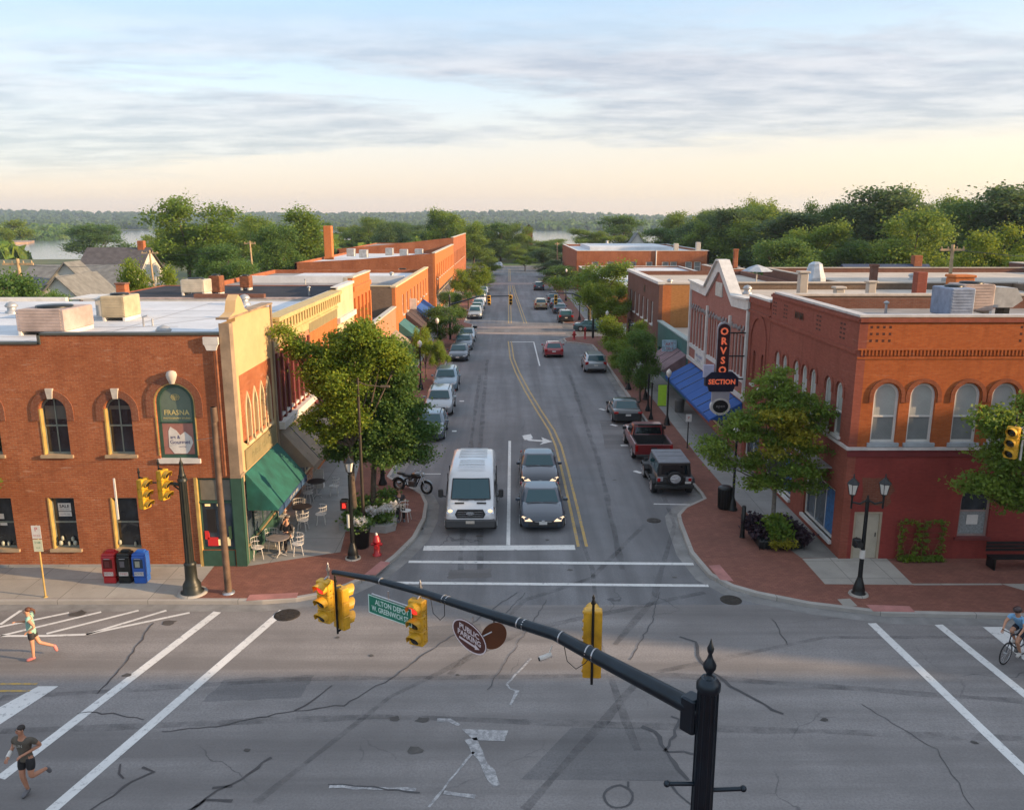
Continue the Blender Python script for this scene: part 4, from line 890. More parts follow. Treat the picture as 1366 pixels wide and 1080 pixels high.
# blocks behind the right row
def block(name,label,x0,x1,y0,y1,h,wm_,rm,cm,wins=(),chim=()):
    b=thing(name,label,'building',((x0+x1)/2,(y0+y1)/2,0)); ks=[('r',c-.5,c+.5,h-3.3,h-1.6) for c in wins]
    wall(b,PYm(y0),rect(x0,x1,0,h),ks,wm_)
    for k in ks: window(b,PYm(y0),k,WHITE,GL,d=.15,sill=STONE)
    plain(b,wm_,x0,x1,y0+.3,y1,h,sides='nbe'); roofset(b,x0,x1,y0,y1,h-.4,rm); coping(b,cm,x0,x1,y0,y1,h)
    for (cx,cy,s,ch) in chim:
        mb=MB(); mb.bbox((cx,cy,h+ch/2-.4),(s,s,ch+.8),.04); mb.bbox((cx,cy,h+ch),(s*1.2,s*1.2,.2),.03); mb.build('chimney',wm_,b)
    return b
block('flat_roofed_block','brown brick block with beige roof directly behind the theatre',34.2,48,44,58,8.1,BR_GREY,RTAN,RTAN,(),[(40,50,1.,1.6)])
block('flat_roofed_block','white roofed block behind the corner building',32.2,52,38.6,43.8,8.6,BR_GREY,RWHITE,WHITE,(),())
block('flat_roofed_block','long brown brick block with low parapet behind the beige roof',24.5,50,60,80,7.9,BR_BROWN,RTAN,RTAN,(27,29.5,32,36,40),[(29,66,.5,1.)])
block('flat_roofed_block','brick warehouse with two chimneys before the dense right hand trees',50.5,86,62,84,8.2,BR_BROWN,RTAN,STONE,(),[(56,66,.9,1.3)])
block('flat_roofed_block','small orange brick building behind the brown brick one with white windows',25.5,28.5,100,110,6.6,BR_L,RGREY,STONE,(27,),[(28,103,.5,2.2)])
# unseen blocks added and sized to throw the shadows on the cross street
def shader_block(name,label,x0,x1,y0,y1,h):
    b=thing(name,label,'building',((x0+x1)/2,(y0+y1)/2,0)); mb=MB(); mb.box(x0,x1,y0,y1,0,h); mb.build('wall',BR_L,b); mb=MB(); mb.box(x0-.2,x1+.2,y0-.2,y1+.2,h,h+.4); mb.build('cornice',STONE,b)
shader_block('near_shade_block','brick block across the cross street to the right',43,75.9,-30,6.1,15.8)
shader_block('hotel_block','tall brick hotel closing the cross street far to the right',76,100,6.2,60,20.8)
# ---------------------------------------------------------------- foliage
LFA=leafmat('leaf_mid_green',(0.085, 0.177, 0.027),(0.159, 0.244, 0.034),(0.268, 0.317, 0.043))
LFB=leafmat('leaf_deep_green',(0.055, 0.134, 0.034),(0.098, 0.183, 0.039),(0.171, 0.244, 0.043))
LFY=leafmat('leaf_yellow_green',(.09,.17,.022),(.16,.24,.025),(.30,.33,.03))
LFG=leafmat('leaf_gold',(.14,.17,.02),(.27,.26,.025),(.40,.33,.03))
LFD=leafmat('leaf_bluish_dark',(0.055, 0.11, 0.044),(0.085, 0.146, 0.054),(0.134, 0.189, 0.055))
BARK=M('bark',(.10,.075,.055),.95,var=.5,scale=6,bmp=.6); BARKG=M('bark_gray',(.19,.17,.145),.95,var=.4,scale=6,bmp=.5)
def mesh_np(name,V,Fq,col,mat,k=4):
    me=bpy.data.meshes.new(name); n=len(V); m=len(Fq)
    me.vertices.add(n); me.vertices.foreach_set('co',V.astype(np.float32).ravel())
    me.loops.add(m*k); me.loops.foreach_set('vertex_index',Fq.astype(np.int32).ravel())
    me.polygons.add(m); me.polygons.foreach_set('loop_start',(np.arange(m)*k).astype(np.int32)); me.polygons.foreach_set('loop_total',np.full(m,k,dtype=np.int32))
    me.update(calc_edges=True); me.validate()
    a=me.color_attributes.new('rnd','FLOAT_COLOR','POINT'); a.data.foreach_set('color',col.astype(np.float32).ravel())
    me.materials.append(mat); return me
def leaves(blobs,nclump,nleaf,leaf,seed,cr=.45,flat=.6,inner=.45):
    r=np.random.default_rng(seed); Cs=[]; vol=np.array([(b[3]*b[3]) for b in blobs]); vol=vol/vol.sum()
    for b,q in zip(blobs,vol):
        k=max(3,int(nclump*q)); d=r.normal(size=(k,3)); d/=np.linalg.norm(d,axis=1)[:,None]
        rad=inner+(1-inner)*r.random(k)**.5
        rr=np.array([b[3],b[3],b[4] if len(b)>4 else b[3]*.8])
        Cs.append(np.array(b[:3])+d*rad[:,None]*rr)
    Cs=np.concatenate(Cs); N=len(Cs)*nleaf
    cen=np.repeat(Cs,nleaf,0); cl=np.repeat(r.random(len(Cs)),nleaf); size=np.repeat(.7+.6*r.random(len(Cs)),nleaf)
    off=r.normal(size=(N,3))*cr*.5*size[:,None]; off[:,2]*=flat; p=cen+off
    nrm=r.normal(size=(N,3))*.75+np.array([0,0,.8]); nrm/=np.linalg.norm(nrm,axis=1)[:,None]
    a=np.cross(nrm,r.normal(size=(N,3))); a/=np.linalg.norm(a,axis=1)[:,None]; b=np.cross(nrm,a)
    s=leaf*(.6+.8*r.random(N))[:,None]
    V=np.stack([p-a*s*.5-b*s*.18,p+a*s*.1-b*s*.42,p+a*s*.6+b*s*.05,p-a*s*.05+b*s*.42],1).reshape(-1,3)
    col=np.zeros((N,4,4)); col[:,:,0]=r.random(N)[:,None]; col[:,:,1]=cl[:,None]; col[:,:,3]=1
    return V,np.arange(N*4).reshape(-1,4),col.reshape(-1,4)
def add_crown(parent,blobs,nclump,nleaf,leaf,seed,mat,name='crown',**k):
    off=np.array(parent.location); B=[tuple(np.array(b[:3])-off)+tuple(b[3:]) for b in blobs]
    V,Fq,col=leaves(B,nclump,nleaf,leaf,seed,**k); o=bpy.data.objects.new(name,mesh_np(name,V,Fq,col,mat)); sc.collection.objects.link(o); o.parent=parent; return o
def add_trunk(parent,base,fork,blobs,r0,mat=BARK,seed=1):
    rr=random.Random(seed); mb=MB(); b=Vector(base); f=Vector(fork); mid=b.lerp(f,.5)+Vector((rr.uniform(-.08,.08),rr.uniform(-.08,.08),0))
    mb.tube([b,b+Vector((0,0,.25)),mid,f],[r0*1.5,r0*1.05,r0*.9,r0*.75],9)
    for q in blobs:
        c=Vector(q[:3]); m_=f.lerp(c,.5)+Vector((rr.uniform(-.2,.2),rr.uniform(-.2,.2),-.15*(c-f).length*.4))
        mb.tube([f-Vector((0,0,.1)),m_,c],[r0*.5,r0*.3,r0*.1],6)
        for k in range(3):
            e=c+Vector((rr.uniform(-1,1),rr.uniform(-1,1),rr.uniform(-.3,1)))*q[3]*.75; mb.tube([m_.lerp(c,.6),e],[r0*.16,r0*.04],4)
    return mb.build('trunk',mat,parent)
# hero trees, left kerb corner
b1=[(-6.5,32.9,7.5,.75),(-5.7,32.6,7.9,.65),(-7.4,32.7,6.8,.75),(-8.2,32.8,7.3,.42),(-8.7,32.7,7.75,.33),(-8.95,32.7,8.1,.22),(-5.3,32.4,7.0,.75),(-7.6,32.9,5.9,.5),(-6.5,32.2,6.2,.85),(-7.0,32.5,5.1,.7),(-7.9,32.4,4.5,.38),(-6.4,32.1,4.7,.6),(-7.3,32.3,3.9,.4),(-4.9,32.2,7.6,.45),(-6.0,32.6,8.35,.35),(-4.4,32.4,7.0,.4),(-7.9,32.6,6.5,.3)]
T=thing('street_tree','yellow green tree at the left kerb corner, upper left half of the big tree pair','tree',(-6.35,32.3,.14),'trees in the left corner planter'); add_trunk(T,(-6.35,32.3,.14),(-6.4,32.4,3.6),b1,.13); add_crown(T,b1,330,150,.095,11,LFY,cr=.42)
b2=[(-4.7,33.6,6.5,.7),(-5.3,33.8,5.8,.75),(-4.1,33.5,5.7,.55),(-4.7,33.1,5.1,.85),(-3.6,33.4,4.8,.6),(-3.0,33.3,3.9,.5),(-3.7,33.,4.0,.75),(-5.1,32.8,4.1,.8),(-6.0,33.,3.3,.65),(-4.4,32.9,3.1,.55),(-3.2,33.2,3.0,.42),(-6.2,33.4,5.0,.7),(-7.2,33.1,3.1,.42),(-4.1,34,7.2,.4),(-5.1,32.6,2.9,.42),(-6.8,33.2,4.0,.5)]
b2=[((q[0]-.45 if q[0]>-4.3 else q[0]),)+tuple(q[1:3])+((q[3]*.85 if q[0]>-4.3 else q[3]),) for q in b2]
T=thing('street_tree','deep green tree at the left kerb corner, lower right half of the big tree pair','tree',(-5.75,33.3,.14),'trees in the left corner planter'); add_trunk(T,(-5.75,33.3,.14),(-5.6,33.4,3.2),b2,.13,seed=3); add_crown(T,b2,380,150,.095,12,LFB,cr=.42)
b3=[(10.2,31,6.25,.75,.4),(9.9,31,5.7,.65,.4),(11.2,30.9,5.6,.7,.4),(9.2,31,4.9,.65,.35),(10.3,30.6,5.2,.85,.4),(11.6,30.6,4.8,.6,.35),(9.2,31.3,4.4,.8,.4),(7.9,31,3.9,.6,.3),(10.6,30.5,4.3,.8,.4),(11.7,30.4,3.9,.55,.3),(11.0,30.2,3.3,.8,.35),(9.8,31.1,3.2,.7,.3),(8.5,31.2,3.1,.5,.3),(11.7,30.4,3.0,.4,.3),(9.9,30.5,2.6,.5,.25),(12.0,30.3,5.4,.45,.25),(10.7,30.3,2.5,.45,.2),(9.5,30.6,2.4,.4,.2),(11.6,30.1,2.5,.4,.2),(10.2,30.9,6.8,.4,.3),(8.3,31.2,3.6,.4,.25),(10.4,30.4,5.9,.5,.3)]
T=thing('street_tree','layered locust tree with yellow patches in the flower planter before the right corner building','tree',(10.5,30.9,.14)); add_trunk(T,(10.5,30.9,.14),(10.45,30.8,2.4),b3,.10,BARKG,seed=5); add_crown(T,b3,430,70,.09,13,LFA,cr=.4,flat=.3)
add_crown(T,[(10.4,30.2,5.2,.8,.4),(10.9,30.0,4.5,.55,.3),(10.0,30.1,4.0,.35,.25)],90,60,.10,14,LFG,name='yellow_foliage',cr=.4,flat=.35)
b4=[(15.4,25.4,6.3,.55,.4),(16.2,25.6,5.9,.8,.45),(15.9,25.5,5.0,.7,.4),(16.9,25.6,5.2,.8,.5),(15.3,25.4,4.2,.45,.25),(14.8,25.4,4.1,.3,.2),(16.3,25.4,4.0,.7,.4),(17.2,25.6,4.1,.8,.5),(17.9,25.7,5.6,1.,.6),(16.4,25.3,3.5,.4,.25),(18.3,25.8,4.6,.9,.6),(17.6,25.9,6.6,.9,.5)]
T=thing('street_tree','green tree at the right edge in front of the red painted wall','tree',(18.2,25.8,.14)); add_trunk(T,(18.2,25.8,.14),(18.,25.8,3.),b4,.12,seed=6); add_crown(T,b4,360,80,.10,15,LFA,cr=.42,flat=.45)
b5=[(-18.2,26.6,3.7,.55),(-19.2,26.8,4.2,.9),(-18.9,26.7,3.1,.6),(-20.2,27,4.6,1.)]
T=thing('street_tree','green branch tips of a tree at the left picture edge by the brick wall','tree',(-19.8,26.9,.14)); add_trunk(T,(-19.8,26.9,.14),(-19.7,26.9,2.6),b5,.1,seed=7); add_crown(T,b5,110,80,.10,16,LFA,cr=.4)
# prototypes for all other trees (10 m high)
def proto(name,seed,mat,kind='round',leaf=.2,nc=330,nl=54,h=10.,w=4.):
    rr=random.Random(seed); o=thing(name,'x','tree'); B=[]
    if kind=='round':
        for k in range(17):
            z=rr.uniform(.28,.92)*h; env=w*math.sin(min(1,max(.12,(z/h-.12)/.88))*PI)**.55; a=rr.uniform(0,2*PI); q=rr.uniform(.25,.85)*env
            B.append((q*math.cos(a),q*math.sin(a),z,rr.uniform(.85,1.6)*w/4))
        B.append((rr.uniform(-.6,.6),rr.uniform(-.6,.6),h*.92,1.*w/4))
    elif kind=='tall':
        for k in range(20):
            z=rr.uniform(.2,.97)*h; env=w*.75*(1-((z/h-.4)/.75)**2); a=rr.uniform(0,2*PI); q=rr.uniform(.1,.75)*env; B.append((q*math.cos(a),q*math.sin(a),z,rr.uniform(.6,1.15)*w/4))
    else: # spreading
        for k in range(15):
            z=rr.uniform(.42,.9)*h; a=rr.uniform(0,2*PI); q=rr.uniform(.2,1.)*w*1.05; B.append((q*math.cos(a),q*math.sin(a),z,rr.uniform(.8,1.4)*w/4,rr.uniform(.6,.9)*w/4))
    add_trunk(o,(0,0,-.1),(0,0,h*.3),B[:7],.22,seed=seed); add_crown(o,B,nc,nl,leaf,seed,mat,cr=.85,flat=.75,inner=.35); return o
PT=[proto('broadleaf_tree',21,LFA),proto('broadleaf_tree',22,LFB),proto('broadleaf_tree',23,LFY,'spread'),proto('broadleaf_tree',24,LFD),proto('tall_tree',25,LFA,'tall'),proto('broadleaf_tree',26,LFB,'spread'),proto('tall_tree',27,LFD,'tall'),proto('broadleaf_tree',28,LFA,'spread')]
EXT={}
for p in PT:
    cr_=[c for c in p.children if c.name.startswith('crown')][0].data; co3=np.empty(len(cr_.vertices)*3,dtype=np.float32); cr_.vertices.foreach_get('co',co3); co3=co3.reshape(-1,3); EXT[p.name]=(float(np.percentile(co3[:,2],99.7)),float(np.percentile(co3[:,0],98.5)-np.percentile(co3[:,0],1.5)))
used=set(); TN={'A':0,'B':1,'Y':2,'D':3,'T':4,'S':5,'U':6,'V':7}
def tree(pxc,ytop,wpx,Y,k,label,group=None,zb=0.):
    X=AT(pxc,Y); z=H-(ytop-292)*Y/1100.; h=max(3.,z-zb); wd=wpx*Y/1100.
    o=place(PT[TN[k]],used,(X,Y,zb),R.uniform(0,6.28),label,'tree',group); zm,wm=EXT[PT[TN[k]].name]; s=h/zm; sw=wd/wm; o.scale=(sw,sw,s); return o
# street trees along the kerbs
for a in [(538,505,30,52,'Y','small yellow green tree on the left pavement behind the big corner trees'),(586,405,46,82,'B','dark green tree behind the dark shingled awning on the left'),(566,432,34,64,'Y','small yellow tipped tree by the brick pavement on the left'),(583,450,26,64,'V','slim green sapling beside the left parked cars'),
          (625,352,52,112,'Y','rounded yellow green tree before the long brick building on the left'),(608,385,40,92,'S','dark street tree behind the left signal pole'),(640,360,40,150,'B','dark tree near the left end of the street'),
          (858,438,50,56,'B','dark green tree hiding the teal shop front'),(832,420,66,66,'Y','yellow green tree before the brown brick building'),(812,374,62,82,'Y','bright lime tree at the side street corner on the right'),(786,346,92,96,'V','wide dark green tree with orange crown tips beyond the side street'),
          (748,352,46,150,'B','dense green tree by the far right kerb'),(652,340,34,190,'A','green tree overhanging the left kerb near the street end'),(700,338,26,205,'V','small green tree overhanging the right kerb near the street end'),(735,345,40,185,'D','dark tree by the bend at the end of the right kerb'),(725,330,40,215,'D','dark bluish tree at the far right end of the street'),(838,455,46,62,'V','small green tree beside the blue banner')]:
    tree(*a,group='trees along the pavements')
# named background trees on the left
for a in [(258,266,112,150,'A','largest round green tree rising above the white roof on the left'),(135,299,72,330,'B','isolated rounded tree on the lake shore at left',None,-6),(345,288,70,185,'A','broad green tree right of the largest tree'),(405,279,62,150,'T','tall bright green pointed tree on the left'),
          (372,300,60,140,'B','dark tree beside the tall pointed tree'),(203,345,72,72,'Y','low bright green tree behind the brick chimney on the left roof'),(25,362,96,58,'B','dark green tree behind the wooden pole at the left edge'),(65,385,50,66,'S','low dark tree next to the left wooden pole'),
          (5,290,90,420,'Y','pale green tree mass at the left edge by the water',None,-7),(300,325,70,120,'B','dark bushy tree under the largest tree'),(330,345,70,105,'S','low dark tree behind the dark roof'),(420,320,60,170,'D','bluish dark tree before the tall brick chimney'),
          (498,290,56,300,'A','rounded tree above the long brick roof, left one of two'),(533,296,46,310,'B','rounded tree above the long brick roof, right one of two'),(608,280,62,225,'V','tall olive green tree above the far end of the left row'),(585,292,40,230,'D','dark tree left of the tall olive one'),
          (640,296,44,262,'A','green tree behind the end of the street, left of the axis'),(668,297,40,255,'B','green tree at the end of the street on the axis'),(690,298,36,258,'A','slender tree at the end of the street right of the axis'),(722,318,50,270,'V','low bright tree by the water at the street end'),
          (470,300,50,340,'Y','yellowish tree behind the tall brick chimney'),(560,300,50,300,'D','bluish tree between the long roof and the olive tree')]:
    tree(*a)
for a in [(825,288,58,300,'B','dark domed tree standing above the long red block on the right'),(795,305,60,290,'V','bright green tree in front of the lake at centre right'),(880,303,56,240,'S','dark low tree behind the white roofed block'),(910,292,60,300,'Y','yellowish tree behind the red block'),
          (1000,267,82,190,'Y','olive domed tree right of the gable peak'),(955,285,80,230,'D','bluish tree left of the olive domed tree'),(1060,297,92,125,'V','wide bright green tree behind the beige roofs'),(1040,318,80,110,'B','dark low tree behind the rooftop antennas'),
          (1160,252,88,150,'U','tall dark twin topped tree against the sky on the right'),(1195,255,60,155,'T','tall leafy tree right of the twin topped one'),(1215,282,110,115,'A','large sunlit tree behind the right utility pole'),(1290,268,110,140,'B','dark green tree right of the utility pole'),
          (1350,250,100,135,'U','dark ragged tree reaching highest at the right edge'),(1320,300,110,100,'Y','sunlit yellow green tree near the right edge'),(1362,330,80,88,'V','low green tree at the right edge behind the roof'),(1110,285,80,170,'A','green tree between the bright and the tall dark trees'),
          (1140,320,90,120,'B','dark tree behind the blue roofed house')]:
    tree(*a)
rr=random.Random(5)
for k in range(36):   # belt behind the right rooftops
    pxx=900+k*14+rr.uniform(-10,10); Y=rr.uniform(150,280); tree(pxx,288-rr.uniform(-10,8)-(pxx-900)*.05,rr.uniform(45,75)*200/Y,Y,'ABSDVU'[k%6],'green tree in the dense belt behind the right hand rooftops','tree belt behind the right hand rooftops')
for k in range(22):   # belt behind the left rooftops
    pxx=rr.choice([rr.uniform(225,330),rr.uniform(330,640)]); Y=rr.uniform(190,330); tree(pxx,rr.uniform(296,312),rr.uniform(40,60),Y,'ABSDVY'[k%6],'green tree in the scattered belt behind the left hand rooftops','tree belt behind the left hand rooftops')
for k in range(14):
    pxx=rr.uniform(640,760); tree(pxx,rr.uniform(316,332),rr.uniform(22,36),rr.uniform(236,262),'ABSDV'[k%5],'low green tree in the thicket closing the end of the street','thicket closing the street')
for k in range(12):
    pxx=rr.choice([rr.uniform(-60,20),rr.uniform(240,420)]); Y=rr.uniform(340,400); tree(pxx,rr.uniform(304,312),rr.uniform(26,44),Y,'ABDVY'[k%5],'shoreline tree before the lake on the left','shoreline trees on the left',-5.5)
for p in PT:
    if p.name not in used: bpy.data.objects.remove(p)
# ---------------------------------------------------------------- far woods (nobody could count them)
def woods(name,pts,mat,seed,leafs=46):
    r=np.random.default_rng(seed); P=np.array(pts); n=len(P); N=n*leafs
    cen=np.repeat(P[:,:3],leafs,0); rad=np.repeat(P[:,3],leafs); hh=np.repeat(P[:,4],leafs)
    d=r.normal(size=(N,3)); d/=np.linalg.norm(d,axis=1)[:,None]; d[:,2]=np.abs(d[:,2])*1.0-.25
    p=cen+d*np.stack([rad,rad,hh],1)*(.75+.3*r.random(N))[:,None]; p[:,2]+=hh*.45
    nrm=d+r.normal(size=(N,3))*.5; nrm/=np.linalg.norm(nrm,axis=1)[:,None]; a=np.cross(nrm,r.normal(size=(N,3))); a/=np.linalg.norm(a,axis=1)[:,None]; b=np.cross(nrm,a); s=(rad*.62*(.6+.7*r.random(N)))[:,None]
    V=np.stack([p-a*s,p-b*s*.8,p+a*s,p+b*s*.8],1).reshape(-1,3); col=np.zeros((N,4,4)); col[:,:,0]=r.random(N)[:,None]; col[:,:,1]=np.repeat(r.random(n),leafs)[:,None]; col[:,:,3]=1
    o=bpy.data.objects.new(name,mesh_np(name,V,np.arange(N*4).reshape(-1,4),col.reshape(-1,4),mat)); sc.collection.objects.link(o); return o
rr=random.Random(9); pts=[]
def sca(n,xa,xb,ya,yb,r0,r1,cond=None,persp=True):
    for _ in range(n):
        Y=ya*(yb/ya)**rr.random(); 
        X=rr.uniform(xa,xb)*(Y/ya if persp else 1)
        if cond and not cond(X,Y): continue
        q=rr.uniform(r0,r1); pts.append((X,Y,terr(X,Y)-.5,q,q*rr.uniform(.9,1.5)))
sca(5200,-1150,1150,1690,3500,5.5,10)
tag(woods('far_hill_woods',pts,LFD,1,34),'dark wooded hills along the horizon beyond the lake','woods',None,'stuff'); pts=[]
sca(900,-820,-480,860,1230,5,8,lambda X,Y:X/Y*1100+678<165,persp=False); sca(160,-900,-560,710,800,3,5,persp=False)
tag(woods('peninsula_woods',pts,LFB,2),'low wooded peninsula in the lake on the left','woods',None,'stuff'); pts=[]
sca(900,150,700,330,1150,5,9,lambda X,Y:terr(X,Y)>-8.6); sca(500,60,900,1620,1700,7,11); 
tag(woods('right_shore_woods',pts,LFB,3),'wooded land right of the lake behind the rooftops','woods',None,'stuff'); pts=[]
sca(260,-60,60,270,360,3,5,lambda X,Y:abs(X/Y*1100-62)>48 and X/Y*1100<110); sca(240,-420,-90,300,400,3,5,lambda X,Y:-460<X/Y*1100<-30 or X/Y*1100<-640)
tag(woods('shore_thicket',pts,LFA,4),'thicket on the near shore of the lake','woods',None,'stuff')
# ---------------------------------------------------------------- vines, planters and flowers
for (u0,u1,lab) in [(14.42,15.12,'left of the two leafy vine columns on the red wall'),(15.3,16.05,'right of the two leafy vine columns on the red wall')]:
    T=thing('climbing_vine',lab,'vine',((u0+u1)/2,28.5,.15),'climbing vines on the red wall'); mb=MB()
    for u in (u0,u1): mb.tube([(u,28.55,.15),(u,28.55,1.75)],.02,5)
    for k in range(7): mb.tube([(u0,28.55,.3+k*.23),(u1,28.55,.3+k*.23)],.012,5)
    for s in (-1,1): mb.tube([((u0+u1)/2,28.55,.2),((u0+u1)/2+s*.25,28.53,1.0),((u0+u1)/2+s*.3,28.54,1.7)],[.02,.012,.005],5)
    mb.build('trellis',RUST,T)
    add_crown(T,[(u0+.06,28.5,.5+k*.22,.09) for k in range(6)]+[(u1-.06,28.5,.5+k*.22,.09) for k in range(6)]+[(u0+.1+k*.12,28.42,.27,.13) for k in range(6)]+[((u0+u1)/2+j*.14,28.5,1.68,.08) for j in(-1,0,1)],120,10,.075,int(u0*10),LFY if u0<15 else LFA,name='foliage',cr=.10)
def pot(mb,c,r,h,n=16): mb.lathe([(r*.72,0),(r*.78,.04),(r*.95,h*.8),(r*1.06,h*.86),(r*1.06,h),(r*.92,h),(r*.9,h*.9)],c,n)
T=thing('flower_pot','tall black round pot of white flowers beside the left lamp post','planter',(-5.68,29.9,.146)); mb=MB(); pot(mb,(-5.68,29.9,.146),.36,.85); mb.build('pot',BLK,T)
add_crown(T,[(-5.68,29.9,1.05,.34,.2)],40,22,.10,31,LFB,name='leaves',cr=.2); WF=leafmat('white_petals',(.62,.62,.60),(.7,.7,.68),(.75,.72,.7)); add_crown(T,[(-5.72,29.85,1.22,.30,.14)],34,18,.07,32,WF,name='flowers',cr=.12)
T=thing('corner_planter','low planting bed with white flowers round the two trees at the left corner','planter',(-5.6,32.4,.146)); mb=MB()
mb.ext([(-6.9,31.6),(-4.95,31.3),(-4.6,31.6),(-4.7,33.7),(-6.2,34.2),(-6.9,33.6)],lambda u,v,d:(u,v,.146+d),0,.3); mb.build('bed_edge',CONCG,T)
add_crown(T,[(-6.6,31.9,.65,.35),(-6.3,32.8,.7,.4),(-5.6,31.8,.6,.4),(-5.1,31.7,.65,.38),(-5.1,32.6,.75,.45),(-5.1,33.4,.95,.5),(-6.2,33.6,.6,.4),(-5.9,32.4,.6,.4)],150,30,.12,33,LFB,name='leaves',cr=.28)
add_crown(T,[(-5.5,31.7,.98,.3,.12),(-5.0,31.7,1.05,.28,.12),(-4.8,32.1,1.05,.28,.14)],60,16,.08,34,WF,name='flowers',cr=.12)
T=thing('corner_planter','iron planter of dark and lime leaves round the locust tree on the right corner','planter',(10.4,30.2,.146)); mb=MB()
mb.bbox((10.45,30.3,.33),(1.7,1.5,.34),.05)
for k in range(12): mb.tube([(9.6+k*.155,29.52,.15),(9.6+k*.155,29.5,.6)],.012,5)
mb.build('planter_box',BLK,T)
add_crown(T,[(9.75,30.8,.75,.4),(9.8,30.2,.6,.35),(11.1,30.2,.65,.35),(11.2,29.8,.55,.3),(10.9,30.8,.8,.35)],90,26,.13,35,leafmat('purple_leaf',(.03,.015,.025),(.045,.02,.03),(.09,.07,.09)),name='dark_leaves',cr=.25)
add_crown(T,[(10.5,29.9,.75,.4),(10.4,30.3,.9,.4)],70,26,.13,36,LFA,name='green_leaves',cr=.25); add_crown(T,[(10.2,29.5,.42,.25,.12),(10.7,29.5,.42,.3,.12)],50,20,.08,37,LFG,name='lime_flowers',cr=.15)
# ---------------------------------------------------------------- houses behind the roofs
def house(name,label,x0,x1,y0,y1,he,hr,wallm,roofm,axis='x',chim=None,wins=()):
    h_=thing(name,label,'house',((x0+x1)/2,(y0+y1)/2,0)); mb=MB(); mb.box(x0,x1,y0,y1,0,he)
    xm,ym=(x0+x1)/2,(y0+y1)/2
    if axis=='y':
        for yy in (y0,y1): mb.add([(x0,yy,he),(x1,yy,he),(xm,yy,hr)],[(0,1,2)])
    else:
        for xx in (x0,x1): mb.add([(xx,y0,he),(xx,y1,he),(xx,ym,hr)],[(0,1,2)])
    mb.build('wall',wallm,h_); mb=MB(); e=.4; T_=.15
    if axis=='y':
        for s,xa in ((-1,x0),(1,x1)): mb.ext([(xm,hr),(xa+s*e,he-e*(hr-he)/(xm-x0)),(xa+s*e,he-e*(hr-he)/(xm-x0)+T_),(xm,hr+T_)],lambda u,v,d:(u,y0-e+d,v),0,y1-y0+2*e)
    else:
        for s,ya in ((-1,y0),(1,y1)): mb.ext([(ym,hr),(ya+s*e,he-e*(hr-he)/(ym-y0)),(ya+s*e,he-e*(hr-he)/(ym-y0)+T_),(ym,hr+T_)],lambda u,v,d:(x0-e+d,u,v),0,x1-x0+2*e)
    rf=mb.build('roof',roofm,h_)
    if chim: mb=MB(); mb.bbox((chim[0],chim[1],hr),(.9,.9,2.2),.04); mb.build('chimney',BR_L,rf)
    for (u,v) in wins:
        mb=MB(); mb.ext(rect(u-.45,u+.45,v-.6,v+.6),PYm(y0),-.05,.0,holes=[rect(u-.35,u+.35,v-.5,v+.5)]); f=mb.build('window',WHITE,h_); mb=MB(); mb.ext(rect(u-.35,u+.35,v-.5,v+.5),PYm(y0),-.02,0,back=False); mb.build('pane',GL,f)
    return h_
SH=M('gray_shingles',(.16,.165,.16),.9,var=.3,scale=1.5); SHD=M('dark_shingles',(.085,.08,.085),.9,var=.3,scale=1.5); WSID=M('white_siding',(.58,.56,.50),.7,var=.1)
house('white_house','small white gabled house with grey roof behind the left trees',-48.5,-44.5,86,94,4.6,6.6,WSID,SH,'y',None,[(-46.5,4.2)])
house('gray_roofed_house','wide house with long grey roof and white gables on the left',-58,-46,98,107,4.6,6.9,WSID,SH,'x',None,[(-46,3.6)])
house('gray_roofed_house','grey roofed house with white front gable beside the long grey roof',-52.5,-48,95,98,5.2,7.6,WSID,SH,'y')
house('dark_roofed_house','big house with dark brown roof and brick chimney below the largest tree',-61,-52.5,118,127,4.8,8.3,WSID,SHD,'x',(-53.4,122.5),[])
house('cream_house','cream house with pale roof at the left edge behind the dark tree',-66,-57,92,100,4.4,6.6,M('cream_siding',(.55,.42,.25),.7),SH,'x',None,[(-59,3.3)])
house('blue_roofed_house','house with dark blue roof and white dormer before the tall dark trees',38,47,90,98,5.2,7.4,WSID,M('dark_blue_shingles',(.03,.05,.10),.8,var=.2),'x',(46,94))
house('brick_tower_house','tall brownish building at the lake end of the street',5.2,7.6,262,268,9.6,10.8,BR_BROWN,SHD,'y')
house('lake_house','pale house across the lake, left of the pair at centre',78,92,1690,1700,0,5,M('pink_siding',(.42,.34,.29),.8),SHD,'x'); house('lake_house','brown roofed house across the lake, right of the pair at centre',104,120,1692,1702,-1,4,WSID,M('brown_shingles',(.16,.11,.09),.9),'x')
house('pale_house','small white house among the dense trees behind the white roofed block',34.5,38,236,241,6,8.6,WSID,SH,'y'); house('pale_house','small pale house among the trees right of the long red block',49,53,236,241,7,9.4,WSID,SH,'x')
sheet('lawn',[(-30,229.3),(30,229.3),(36,240),(-36,240)],.03,grassmat('lawn_grass',(.07,.12,.03),(.10,.15,.04),(.09,.12,.05)))
